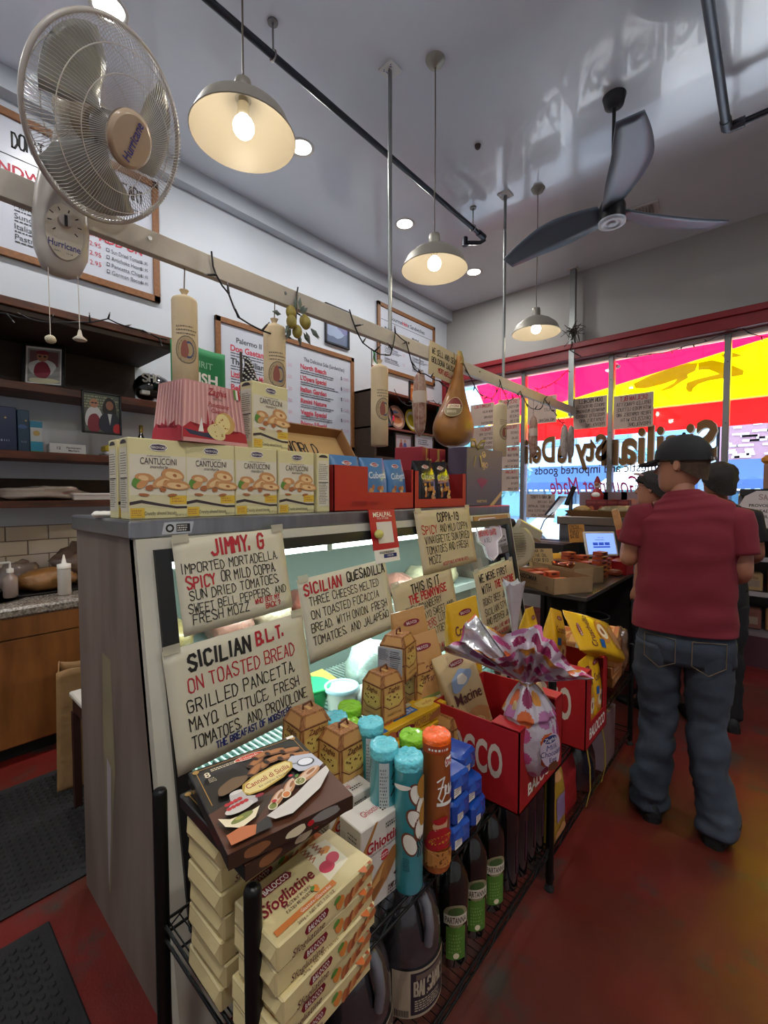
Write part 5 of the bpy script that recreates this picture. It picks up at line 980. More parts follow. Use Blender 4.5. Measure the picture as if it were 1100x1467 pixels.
# ---- chocolate egg in polka dot foil
def foil_mat(): 
    m = bpy.data.materials.new('polka_dot_foil'); m.use_nodes = True; return m
egg = thing('wrapped_easter_egg', 'chocolate egg in white foil with pink and orange dots', 'chocolate egg', (-.550, 1.315, .668)); egg.rotation_euler = (rad(4), rad(-3), 0); FO = M('#b9b0b8', .35, .1, coat=.15, bump=.5, bs=30); SLV = M('#d2d2d4', .22, .7, bump=.9, bs=25)
DOTS = [M(c, .35, coat=.2) for c in ('#96205a', '#b04a7c', '#c05a24', '#bd7c26', '#7c1644', '#a0628c')]
def eg(u, v):
    a = 2*pi*u; z = v*.285; r = .083*math.sqrt(max(0, 1-((z-.115)/.125)**2)) if z < .19 else .083*math.sqrt(max(0, 1-((.19-.115)/.125)**2))*(1-(z-.19)/.095)**.8+.012
    r = max(r, .006); fold = 1+(.10*max(0, (z-.12)/.16))*sin(a*11)+.02*sin(a*5+z*30); return V((r*fold*cos(a), r*fold*sin(a), z))
g = G(); nu, nv = 64, 40
def dotm(x, y, sc, base, seed=0):
    i, j = math.floor(x/sc), math.floor(y/sc)
    best = None
    for di in (-1, 0, 1):
        for dj in (-1, 0, 1):
            R_ = random.Random((i+di)*131+(j+dj)*17+seed); cx_, cy_ = (i+di+.5+R_.uniform(-.22, .22))*sc, (j+dj+.5+R_.uniform(-.22, .22))*sc
            if math.hypot(x-cx_, y-cy_) < sc*R_.uniform(.33, .44): best = DOTS[R_.randrange(6)]
    return best or base
def dotgrid(g, f, nu, nv, W, H, sc, base, seed=0):
    P = [[f(i/nu, j/nv) for i in range(nu+1)] for j in range(nv+1)]; by = {}
    o = len(g.v); g.v += [p for r in P for p in r]
    for j in range(nv):
        for i in range(nu):
            m = dotm((i+.5)/nu*W, (j+.5)/nv*H, sc, base, seed)
            if m not in g.mats: g.mats.append(m)
            g.f.append([o+j*(nu+1)+i, o+j*(nu+1)+i+1, o+(j+1)*(nu+1)+i+1, o+(j+1)*(nu+1)+i]); g.mi.append(g.mats.index(m)); g.sm.append(True)
dotgrid(g, eg, 110, 70, .46, .285, .056, FO); g.build('wrapped_egg', egg)
g = G(); f = Face(g, (0, 0, 0), (0, 1, 0), (0, 0, 1), off=.004, fmap=lambda X, Y, o: V(((.087+o)*cos(-.95+X/.083)*.98, (.087+o)*sin(-.95+X/.083), Y))*1.0, W=.09, H=.285)
f.blob(.5, .38, .13, .17, M('#b5a6b4', .3), 0, 2, .05); f.ell(.46, .50, .08, .04, NI); f.text(.46, .50, .04, 'Zaghis', WHITE, shear=.2); f.text(.5, .42, .06, 'Milk', NI, shear=.2); f.text(.5, .36, .06, 'Chocolate', NI, shear=.2, maxw=.8); f.text(.5, .29, .05, 'Egg', NI); f.blob(.5, .22, .06, .05, ZD, 0, 3, .2); g.build('printed_label', egg)
g = G(); g.tube([(.02*cos(a), .02*sin(a), .278+.003*sin(2*a)) for a in [k*pi/7 for k in range(14)]], .0035, M('#b08a5a', .4), 6, closed=True); g.tube([(.02, 0, .28), (.035, .02, .25), (.03, .03, .2)], .0025, M('#b08a5a', .4), 5); g.build('tie', egg)
FWD = V((.39, -.92, 0)); FSD = V((.92, .39, 0))
def flare(u, v):
    a = 2*pi*u; c, s_ = cos(a), sin(a); v = .02+v*.98; L = (.235 if c < 0 else .165)*(1+.10*sin(3*a+.5)); q = v**.85
    hgt = (.125+.035*c*(c < 0)-.10*max(0, c)**1.5+.05*max(0, 1-abs(c+.62)*3)+.03*max(0, -s_)*(c < .3)); k = .012+L*q
    zz = hgt*q*(1+.15*sin(a*5+1)); dp = (.060*q+.010)*s_*(1.3 if s_ > 0 else 1)
    p = FSD*(k*c)+FWD*dp; n1 = mn.noise(V((p.x*12, p.y*12+zz*14, 3))); n2 = mn.noise(V((p.x*30, p.y*30, zz*30))); pl_ = sin(c*26+2*sin(a*2))*.011*min(1, v*2)
    return V((0, 0, .28+zz+n1*.018*v))+p+FWD*(pl_+n1*.030*v+n2*.010*v)+FSD*(n2*.006*v)
g = G(); dotgrid(g, flare, 230, 46, 1.02, .19, .052, FO, 3); g.build('foil_flare', egg)
g = G(); g.grid(lambda u, v: flare(.57+u*.09, .3+v*.67)+FWD*.004, 40, 20, SLV); g.build('silver_lining', egg)
g = G()
def sf2(u, v): a = 2*pi*u; r = .014+.042*v**1.3; return V((-.02+r*cos(a)*(.6+.4*sin(3*a)), .01+r*sin(a)-.03*v, max(0, .28+.22*v+.01*sin(5*a))))
g.grid(sf2, 26, 12, M('#e2e2e4', .3, .5, bump=.6, bs=25))
eg2 = g.build('wrapped_gift'); eg2.location = (-.80, 1.74, .655); tag(eg2, 'twisted silver foil top of a wrapped sweet behind the egg', 'chocolate egg')
# ---- lower shelf: jugs and bottles
LZ = .175; JUG = M('#343236', .18, coat=.9, spec=.7); 
def jug(label, x, y, rz):
    t = thing('vinegar_jug', label, 'jug', (x, y, LZ), rz, group='dark vinegar jugs'); g = G()
    prof = [(.078, 0), (.094, .01), (.097, .03), (.097, .15), (.093, .158), (.097, .166), (.096, .205), (.086, .25), (.062, .29), (.032, .315), (.023, .328), (.023, .338)]
    R = []
    for r, z in prof:
        ring = []
        for j in range(32):
            a = 2*pi*j/32; k = 1.0
            if .165 < z < .30: k -= .16*max(0, cos(a-.35))**6*sin((z-.165)/.135*pi)
            ring.append(V((r*k*cos(a), r*k*sin(a), z)))
        R.append(ring)
    g.rings(R, JUG, True, True); g.build('jug_body', t, mods=[('SUBSURF', dict(levels=1, render_levels=1))])
    g = G(); g.lathe([(.024, .325), (.024, .352), (.02, .355)], M('#8e9294', .3), 20); g.build('screw_cap', t)
    g = G(); g.tube([(.02, 0, .318), (.050, .0, .322), (.090, 0, .295), (.102, 0, .25), (.096, 0, .20)], .0125, M('#6a6a70', .2, coat=.8), 10, rr=[.012, .014, .0135, .0125, .012]); g.build('handle', t)
    g = G(); f = Face(g, (0, 0, 0), (0, 1, 0), (0, 0, 1), off=.0015, fmap=lambda X, Y, o: V(((.097+o)*cos(-1.0+X/.097), (.097+o)*sin(-1.0+X/.097), .02+Y)), W=.17, H=.125)
    f.rect(0, 0, 1, 1, M('#a89880', .5)); f.rect(.28, .06, .96, .94, M('#2a2630', .4)); f.pen(.34, .45, .3, 'BALSAMIC', M('#b0a48c', .5), wd=.14, maxw=.56); f.fine(.34, .12, .55, .25, 5, M('#b0a48c', .5), 3); f.rect(.36, .78, .88, .9, M('#6a5a50', .5))
    for k in range(9): f.rect(.04+k*.024, .04, .052+k*.024, .18, INK)
    g.build('label_print', t); return t
j0 = jug('dark vinegar jug with beige label, farthest of the three', -.735, .92, -.25)
dup(j0, (-.735, .715, LZ), -.1, 'dark vinegar jug in the middle of the three, cap under the wire edge'); dup(j0, (-.735, .51, LZ), .1, 'dark vinegar jug nearest, cut by the bottom edge of photo')
def bottle(label, x, y, rz, h=.365, r=.047):
    t = thing('oil_bottle', label, 'bottle', (x, y, LZ), rz, group='dark oil bottles with green labels'); BG = M('#0c100c', .08, coat=.9); g = G(); g.lathe([(r*.9, 0), (r, .008), (r, h*.60), (r*.92, h*.68), (r*.55, h*.77), (r*.36, h*.82), (r*.36, h*.93)], BG, 24); g.build('glass_body', t)
    g = G(); g.lathe([(r*.42, h*.90), (r*.44, h*.99), (r*.35, h)], M('#24221f', .3, .4), 18); g.build('cap', t); g = G(); f = Face(g, (0, 0, 0), (0, 1, 0), (0, 0, 1), off=.001, fmap=lambda X, Y, o: V(((r+o)*cos(-1.05+X/r), (r+o)*sin(-1.05+X/r), .03+Y)), W=r*1.5, H=.17)
    f.rect(0.1, 0, .9, .56, M('#4f7a2c', .5)); f.ell(.5, .74, .22, .20, M('#8a8060', .5)); f.ell(.5, .78, .14, .12, M('#3f5a2c', .5)); f.rect(0, .60, 1, .76, M('#cfc8b4', .5)); f.text(.5, .68, .11, 'PARTANNA', M('#3a2320', .5), bold=.02, maxw=.9); f.fine(.2, .1, .6, .35, 6, M('#7fa050', .5), 3); f.ell(.5, .07, .05, .05, CRM); g.build('label_print', t); return t
bt = bottle('dark oil bottle with green label, nearest, behind the jug', -.685, 1.075, -.45)
dup(bt, (-.685, 1.185, LZ), -.35, 'dark oil bottle with green label, middle one'); dup(bt, (-.685, 1.30, LZ), -.3, 'dark oil bottle with green label, farthest one')
nb = 0
for i, (x, y) in enumerate(((-.67, 1.40), (-.67, 1.475), (-.67, 1.55), (-.67, 1.622), (-.78, 1.42), (-.78, 1.52), (-.81, 1.12), (-.81, 1.24))):
    t = thing('wine_bottle', ['tall dark bottle without label beside the green labelled ones', 'tall dark bottle in the row by the far post, second', 'tall dark bottle in the row by the far post, third', 'tall dark bottle right beside the far post', 'tall dark bottle in the back row by the far post', 'tall dark bottle in the back row, farther', 'tall dark bottle behind the green labelled bottles', 'tall dark bottle behind the farthest green label'][i], 'bottle', (x, y, LZ), group='tall plain dark bottles') if i == 0 else None
    if i == 0:
        g = G(); g.lathe([(.032, 0), (.036, .006), (.036, .24), (.030, .28), (.016, .315), (.014, .345)], M('#120f14', .07, coat=.9), 22); g.build('glass_body', t); g = G(); g.lathe([(.0155, .30), (.0155, .36), (.012, .362)], M('#3c3540', .3, .4), 16); g.build('capsule', t); g = G(); f = Face(g, (0, 0, 0), (0, 1, 0), (0, 0, 1), off=.001, fmap=lambda X, Y, o: V(((.036+o)*cos(-.3+X/.036), (.036+o)*sin(-.3+X/.036), .06+Y)), W=.03, H=.14); f.rect(0, 0, .35, 1, M('#3c1c2c', .4)); g.build('purple_highlight', t); w0 = t  # purple strip paints a highlight on the glass; these bottles carry no label
    else: dup(w0, (x, y, LZ), None, ['', 'tall dark bottle in the row by the far post, second', 'tall dark bottle in the row by the far post, third', 'tall dark bottle right beside the far post', 'tall dark bottle in the back row by the far post', 'tall dark bottle in the back row, farther', 'tall dark bottle behind the green labelled bottles', 'tall dark bottle behind the farthest green label'][i])
# ---- far rack goods
WD = M('#b57a45', .5, noise=.15, ns=10, coat=.2)
def crate(label, loc, rz, group='orange brown pastry packs on the far rack'):
    t = thing('pastry_carton', label, 'pastry pack', loc, rz, group=group); g = G(); g.box((-.07, -.115, 0), (.07, .115, .055), WD, .004); g.build('wrapper', t); g = G(); f = Face(g, (.07, -.115, .055), (0, .23, 0), (-.14, 0, 0), off=.0006); f.rect(.05, .08, .95, .92, M('#d8a868', .45)); f.blob(.7, .5, .3, .3, M('#c26a34', .5), 0, 3); f.text(.32, .6, .2, 'Biscotti', OVR2, maxw=.4); f.rect(.05, .08, .95, .2, M('#b5663a', .5)); g.build('printed_top', t)
    g = G(); f = Face(g, (.07, -.115, 0), (0, .23, 0), (0, 0, .055), off=.0006); f.rect(.05, .15, .95, .85, M('#a8663a', .5)); f.text(.4, .5, .4, 'Biscotti', CRM, maxw=.4); g.build('printed_side', t); return t
k0 = crate('orange pastry pack on top of the far pile by the man', (-.74, 2.77, .445+3*.057), .1)
for i, (x, y, k, rz) in enumerate(((-.74, 2.77, 0, .05), (-.74, 2.77, 1, .0), (-.74, 2.77, 2, .12), (-.74, 2.78, 4, .2), (-.80, 2.55, 4, .25), (-.80, 2.52, 0, 0), (-.80, 2.52, 1, .05), (-.80, 2.52, 2, -.05), (-.82, 2.53, 3, .1), (-.93, 2.70, 3, .2), (-.92, 2.60, 4, 0))):
    dup(k0, (x, y, .445+k*.057), rz, ['orange pastry pack at the bottom of the far right pile', 'orange pastry pack second from the bottom of the far right pile', 'orange pastry pack under the topmost one, far right pile', 'orange pastry pack laid askew on the very top of far right pile', 'orange pastry pack laid askew on the top of left far pile', 'orange pastry pack at the bottom of the left far pile', 'orange pastry pack second in the left far pile', 'orange pastry pack third in the left far pile', 'orange pastry pack fourth in left far pile', 'orange pastry pack at the very back beneath the tuna carton', 'orange pastry pack on the back pile under the tuna carton'][i])
carton('brown carton at the back of the far rack', -.98, -.88, 2.46, 2.90, .445, .61, KR, 'cartons at the back of far rack')
lump('pastry_bag', 'clear bag of brown pastries at the far end of the pile', 'food bag', (-.70, 2.93, .445), (.05, .06, .16), M('#8a6648', .2, noise=.5, ns=30, coat=.7, bump=.6, bs=30), 4, .25)
# big egg in dark foil with yellow ribbon under the far display, red bag and wafer bag
lump('wrapped_sweet', 'dark foil wrapped egg hanging below the far red display', 'chocolate egg', (-.72, 2.18, .105), (.10, .14, .15), M('#201c24', .25, noise=.3, ns=12, coat=.6, bump=.5, bs=20), 9, .15)
o = G(); 
for y in (2.06, 2.29): ribbon(o, [(-.62, y, .40), (-.605, y+.01, .30), (-.60, y+.005, .2), (-.615, y, .12)], .012, M('#b5a040', .4))
o = o.build('yellow_ribbon'); tag(o, 'two yellow ribbon ends beside the dark foil egg', 'ribbon')
bag('red_bag', 'plain red bag on the lower far shelf left of dark egg', (-.70, 1.98, .105), .17, .10, .30, M('#8c1c20', .4, bump=.3, bs=20), lambda f: f.rect(.1, .05, .9, .1, M('#5c1014', .5)), (0, 0, 0), None)
bag('wafer_bag', 'yellow and lilac wafer bag on the lower shelf beyond the far post', (-.68, 1.80, .105), .15, .09, .33, M('#a8842c', .35, coat=.3), lambda f: (f.rect(.2, .3, .8, .6, M('#8a7498', .5)), f.blob(.5, .15, .15, .08, NUT2, 0, 3), f.blob(.5, .8, .12, .06, NUT2, 0, 5)), (0, 0, 0), None)
carton('pale lilac carton on the lower far shelf near the leg', -.72, -.64, 2.40, 2.62, .105, .38, M('#8a6f78', .6), None)
# ================================================================ left wall: shelves, menu boards, counter
OAK = M('#8a5a32', .5, noise=.25, ns=8, stretch=(1, 6, 6)); WAL = M('#6b3a22', .5, noise=.35, ns=6, col2='#3f2114', stretch=(4, .8, 4)); DKW = M('#33200f', .6, noise=.3, ns=6, stretch=(4, .8, 4))
MP = M('#c3c8d4', .3, coat=.2); MR_ = M('#c03a4c', .6); MB_ = M('#3a3c46', .6)
def board(label, y0, y1, z0, z1, draw, name='menu_board', fr=.05, mat=OAK, bg=MP):
    t = thing(name, label, 'menu board' if name == 'menu_board' else 'picture', (WX+.004, y0, z0), group=None); w_, h = y1-y0, z1-z0
    g = G(); g.box((0, 0, 0), (.012, w_, h), bg); g.build('sheet', t)
    for a, b in (((0, 0, 0), (.028, fr, h)), ((0, w_-fr, 0), (.028, w_, h)), ((0, 0, 0), (.028, w_, fr)), ((0, 0, h-fr), (.028, w_, h))): g = G(); g.box(a, b, mat, .003); g.build('frame_bar', t)
    g = G(); f = Face(g, (.012, fr, fr), (0, w_-2*fr, 0), (0, 0, h-2*fr), off=.0008); draw(f); g.build('lettering', t); return t
def mL(f):
    f.pen(.36, .80, .11, "DON'T GO BACON MY HEART", BI, wd=.13, maxw=.60); f.line([(.02, .72), (.98, .72)], .008, MB_); f.text(.44, .62, .08, 'SANDWICHES', MR_, bold=.03)
    for i, (a, b) in enumerate((('Turkey', 1), ('Salami', 1), ('Ham', 0), ('Sundried Tomato', 0), ('Italian', 1), ('Pastrami', 0))):
        f.text(.36, .52-i*.08, .045, a, MB_, 'l'); f.fine(.36, .47-i*.08, .2, .02, 1, MB_, i); f.text(.64, .52-i*.08, .04, '$12.95', MR_, 'l')
    f.text(.83, .36, .065, 'ADD ON', MR_, bold=.03)
    for i, a in enumerate(('Sun Dried Tomato', 'Artichoke Hearts', 'Pancetta Chips', 'German Bacon')): f.text(.78, .27-i*.062, .038, a, MB_, 'l', maxw=.16); f.text(.95, .27-i*.062, .03, '$1.95', MB_, maxw=.04); f.rect(.755, .255-i*.062, .77, .285-i*.062, MB_); f.rect(.758, .261-i*.062, .767, .279-i*.062, MP)
    f.text(.83, .47, .035, 'Pepperoncini', MB_, maxw=.14); f.line([(.74, .42), (.98, .42)], .006, MB_)
board('large framed menu board behind the wall fan', .12, 1.585, 3.07, 4.02, mL)
def mC(f):
    f.text(.22, .88, .05, 'Palermo II Deli', MB_, bold=.02, maxw=.26); f.text(.76, .88, .045, 'The Delicious Side (Sandwiches)', MB_, bold=.01, maxw=.36)
    for i, a in enumerate(('Don Gaetano', 'The Sicilian', 'Little Secret Man', 'Bella', 'Messina', 'Capri')): f.text(.06, .80-i*.12, .058, a, MR_ if i != 1 else MB_, 'l', bold=.03, maxw=.24); f.fine(.06, .715-i*.12, .32, .05, 2, MB_, i, .35); f.text(.45, .78-i*.12, .04, '12.50', M('#c9a0b0', .5))
    for i, a in enumerate(('North Beach', "L'Opera Special", 'Italian Garden', 'Rimini Nature', 'Veggie Special', 'Palermo II Special')): f.text(.55, .80-i*.12, .052, a, MR_, 'l', bold=.03, maxw=.22); f.fine(.55, .72-i*.12, .33, .045, 2, MB_, i+9, .35); f.text(.91, .78-i*.12, .04, '$', MB_); f.text(.955, .78-i*.12, .035, '12.95', M('#b98aa8', .5), maxw=.05)
board('wide framed menu board in the middle of the left wall', 2.06, 3.80, 2.02, 3.12, mC)
def mG(f):
    f.text(.5, .88, .07, 'Gourmet Hot Sandwiches', MB_, bold=.02, maxw=.75); f.text(.44, .88, .07, 'Hot', MR_, bold=.03, maxw=.1); f.line([(.02, .80), (.98, .80)], .008, MB_)
    for c in (0, 1):
        for i in range(4): f.text(.08+c*.5, .68-i*.17, .045, ('Meatball', 'Pastrami Melt', 'Chicken Pesto', 'Italian Sausage')[i], MB_, 'l', bold=.01, maxw=.26); f.fine(.08+c*.5, .60-i*.17, .3, .05, 2, MB_, i, .35); f.text(.42+c*.5, .66-i*.17, .05, '12', M('#c98aa0', .5))
board('framed gourmet hot sandwiches board at the far end of the wall', 4.22, 5.46, 3.08, 3.93, mG)
def ph(f, kind):
    f.rect(0, 0, 1, 1, M('#5b6a86', .4) if kind == 0 else M('#8a8f88', .4))
    if kind == 0: f.blob(.4, .45, .3, .35, M('#8fa0bd', .4), 0, 3, .3); f.blob(.7, .6, .2, .3, M('#6d6f9c', .4), 30, 5, .3)
board('small dark framed picture above the wide menu board', 3.36, 3.73, 3.2, 3.64, lambda f: ph(f, 0), 'wall_picture', .022, M('#20222a', .4))
# shelves, one board each
def plank(name, x0, x1, y0, y1, z0, z1, m, label, cat='shelf', group=None):
    g = G(); g.box((x0, y0, z0), (x1, y1, z1), m, .003); o = g.build(name); return tag(o, label, cat, group)
t = thing('wall_shelf', 'deep dark wood shelf hood under the large menu board', 'shelf', (WX, -.5, 2.5)); g = G(); g.box((.0, 0, .02), (.64, 1.92, .055), DKW, .003); g.build('shelf_board', t); g = G(); g.box((.62, -.0, .055), (.66, 1.92, .10), WAL, .003); g.build('front_strip', t)
g = G(); g.box((0.0, 0, -.26), (.02, 1.88, .02), DKW); g.build('back_board', t)
plank('wall_shelf', WX, -3.53, -.5, 1.66, 2.16, 2.21, WAL, 'brown wall shelf carrying the helmet and a framed photo')
plank('wall_shelf', WX, -3.53, -.5, 1.66, 1.735, 1.785, WAL, 'brown wall shelf with blue boxes and markers')
t = thing('wall_shelf', 'lowest brown wall shelf with a plastic bag, dark back', 'shelf', (WX, -.5, 1.43)); g = G(); g.box((0, 0, 0), (.33, 2.1, .045), WAL, .003); g.build('shelf_board', t); g = G(); g.box((0, 0, .045), (.02, 2.1, .19), DKW); g.build('back_board', t)
def photo(label, loc, w_, h, lean, rz, draw, fr=.018):
    t = thing('framed_photo', label, 'framed photo', loc, rot=(0, lean, rz)); K = M('#141416', .3)
    g = G(); g.box((-.006, -w_/2, 0), (.0, w_/2, h), M('#d8d8d4', .4)); g.build('backing', t)
    for a, b in (((-.012, -w_/2, 0), (.012, -w_/2+fr, h)), ((-.012, w_/2-fr, 0), (.012, w_/2, h)), ((-.012, -w_/2, 0), (.012, w_/2, fr)), ((-.012, -w_/2, h-fr), (.012, w_/2, h))): g = G(); g.box(a, b, K, .002); g.build('frame_bar', t)
    g = G(); f = Face(g, (0, -w_/2+fr, fr), (0, w_-2*fr, 0), (0, 0, h-2*fr), off=.0006); draw(f); g.build('picture', t); return t
SK = M('#a87458', .5); CK = M('#bfc1c0', .5); AP = M('#7c2434', .5); NV = M('#1c2233', .5)
def ph1(f): f.rect(.05, .05, .95, .95, M('#8b8c88', .4)); f.rect(.1, .5, .9, .9, M('#6e4a48', .4)); f.blob(.45, .45, .3, .22, CK, 0, 2, .1); f.blob(.45, .38, .17, .24, AP, 0, 3, .1); f.ell(.45, .74, .12, .13, SK); f.blob(.45, .86, .13, .06, AP, 0, 3, .1); f.ell(.38, .75, .03, .025, INK); f.ell(.52, .75, .03, .025, INK); f.blob(.5, .1, .3, .08, M('#c9c4a0', .5), 0, 4)
def ph2(f):
    f.rect(0, 0, 1, 1, M('#4d5648', .4)); f.fine(.0, .6, 1, .35, 5, M('#8a8c6c', .4), 3); f.blob(.28, .35, .2, .32, CK, 0, 3, .1); f.blob(.28, .22, .15, .26, AP, 0, 3, .1); f.ell(.28, .74, .10, .12, SK); f.ell(.24, .75, .035, .02, INK); f.ell(.33, .75, .035, .02, INK)
    f.blob(.72, .62, .17, .3, M('#17130f', .5), 0, 5, .1); f.ell(.72, .72, .09, .12, M('#8a5a42', .5)); f.blob(.72, .25, .26, .30, NV, 0, 3, .08); f.poly([(.66, .5), (.78, .5), (.72, .2)], CK); f.blob(.93, .12, .1, .14, M('#b01c20', .4), 0, 3, .1)
photo('black framed photo of a person in a red apron leaning on upper shelf', (-3.62, .745, 2.212), .23, .29, rad(-10), rad(-25), ph1)
photo('black framed photo of two people hanging under the shelf', (-3.525, 1.05, 1.93), .24, .285, 0, 0, ph2, .012)
t = thing('football_helmet', 'black football helmet with white letters on the shelf', 'helmet', (-3.66, 1.44, 2.325)); HB = M('#0f1013', .15, coat=.8)
g = G(); R = []
for i in range(9):
    p = -pi/2+pi*i/8; rr_ = .125*cos(p) if i not in (0, 8) else .004; zc = sin(p)*.115
    R.append([V((rr_*cos(a)*.92, rr_*sin(a)*1.12+(.01 if sin(a) > 0 else 0), max(zc, -.075-.02*(sin(a) < -.3)))) for a in [2*pi*k/28 for k in range(28)]])
g.rings(R, HB, True, True); g.build('shell', t)
g = G(); f = Face(g, (0, 0, 0), (0, 1, 0), (0, 0, 1), off=.003, fmap=lambda X, Y, o: V((.118*math.sqrt(max(.05, 1-((X-.125)/.15)**2-((Y-.05)/.16)**2))+o, X-.125, Y+.005)), W=.2, H=.1); f.pen(.12, .25, .55, 'SHC', WHITE, wd=.2, maxw=.8); g.build('lettering', t)
g = G(); WG = M('#c9c6bc', .4)
for dz in (0, -.03, -.055): g.tube([(.10, .06, -.02+dz*.4), (.10, .13, -.03+dz), (.04, .17, -.03+dz), (-.04, .16, -.03+dz), (-.10, .06, -.02+dz*.4)], .005, WG, 6)
g.tube([(.06, .165, -.03), (.06, .165, -.09)], .005, WG, 6); g.build('face_mask', t); g = G(); g.box((.07, -.12, -.07), (.11, -.06, -.04), WG, .004); g.build('chin_pad', t)
for (y0, y1, z1, c, lb) in ((.42, .60, 2.06, '#1d2c4e', 'dark blue upright box at left on the middle shelf'), (.605, .665, 2.05, '#1f3f55', 'narrow dark teal box beside the dark blue box')):
    t = thing('upright_box', lb, 'box', (-3.70, (y0+y1)/2, 1.785), group='blue boxes on the middle shelf'); w_ = y1-y0; h = z1-1.785; g = G(); g.box((-.08, -w_/2, 0), (.08, w_/2, h), M(c, .4), .003); g.build('carton', t); g = G(); f = Face(g, (.08, -w_/2, 0), (0, w_, 0), (0, 0, h)); f.fine(.3, .2, .6, .08, 1, M('#8fa4c0', .5), 3); f.blob(.4, .6, .08, .06, M('#3f5c8c', .4), 0, 3); f.ell(.7, .75, .02, .02, M('#b9a060', .5)); g.build('printed_front', t)
t = thing('lotion_carton', 'light blue and white carton beside the teal box', 'box', (-3.66, .70, 1.785)); g = G(); g.box((-.04, -.032, 0), (.04, .032, .20), M('#bcc4c4', .4), .003); g.build('carton', t); g = G(); f = Face(g, (.04, -.032, 0), (0, .064, 0), (0, 0, .2)); f.rect(0, .05, 1, .35, M('#2a8fae', .4)); f.rect(0, .8, 1, 1, M('#2a7f9e', .4)); f.rect(0, 0, 1, .05, M('#4fae6a', .4)); f.ell(.5, .62, .09, .09, M('#b9a060', .5)); g.build('printed_front', t)
t = thing('marker_box', 'white box of permanent markers on the middle shelf', 'box', (-3.62, .86, 1.785), -.1); g = G(); g.box((-.07, -.10, 0), (.07, .10, .062), M('#c9c9c6', .4), .002); g.build('carton', t); g = G(); f = Face(g, (.07, -.10, 0), (0, .2, 0), (0, 0, .062)); f.text(.25, .55, .3, '12', INK, bold=.02); f.text(.66, .62, .22, 'Permanent', INK, bold=.02); f.text(.66, .32, .22, 'Markers', INK, bold=.02); g.build('lettering', t)
t = thing('yellow_packet', 'yellow packet on white tray at the end of middle shelf', 'packet', (-3.62, 1.17, 1.785)); g = G(); g.box((-.06, -.09, .03), (.06, .09, .075), M('#cfb62a', .5, bump=.3), .01); g.build('packet', t); g = G(); g.box((-.07, -.10, 0), (.07, .10, .03), M('#b9b9bc', .4), .01); g.build('tray', t)
t = thing('small_bottle', 'small dark vinegar bottle with gold cap behind biscuit boxes', 'bottle', (-3.62, 1.335, 1.785)); g = G(); g.lathe([(.03, 0), (.032, .01), (.032, .13), (.014, .18), (.012, .21)], M('#1a1210', .1, coat=.8), 18); g.build('glass_body', t); g = G(); g.lathe([(.014, .19), (.015, .245), (.01, .247)], M('#8a7a3c', .3, .5), 14); g.build('cap', t); g = G(); g.lathe([(.0325, .03), (.0325, .07)], M('#a0542c', .5), 18, cap=False); g.build('label_band', t)
lump('plastic_bag', 'clear crumpled plastic bag on the lowest wall shelf', 'bag', (-3.66, .72, 1.475), (.13, .26, .055), M('#a99b8c', .2, bump=1, bs=14, coat=.6), 4, .45)
t = thing('white_tray', 'low white box on the lowest wall shelf', 'box', (-3.60, 1.0, 1.475)); g = G(); g.box((-.08, -.13, 0), (.08, .13, .045), M('#c9bfb8', .4), .004); g.build('carton', t); g = G(); g.box((-.084, -.134, .032), (.084, .134, .048), M('#d4cbc4', .4), .003); g.build('lid', t)
# green banner at the end of the shelf hood
t = thing('green_banner', 'green cloth banner with white IRISH lettering at the shelf end', 'banner', (-3.17, 1.37, 2.58)); GB = M('#1b7a44', .7, bump=.1, bs=40)
def gb(u, v): return V((.012*sin(u*7), u*.40, -v*.40-.02*u))
g = G(); g.grid(gb, 12, 8, GB); g.build('cloth', t, mods=[('SOLIDIFY', dict(thickness=.003))]); g = G(); f = Face(g, (0, 0, 0), (0, 1, 0), (0, 0, 1), off=.004, fmap=lambda X, Y, o: gb(X/.4, 1-Y/.4)+V((o, 0, 0)), W=.4, H=.4)
f.text(.56, .47, .20, 'IRISH', WHITE, bold=.03, maxw=.72); f.text(.56, .72, .12, 'SPIRIT', M('#8fc0a0', .6), bold=.01, maxw=.66); f.text(.56, .27, .12, 'DUBLIN', M('#8fc0a0', .6), bold=.01, maxw=.66); g.build('lettering', t)
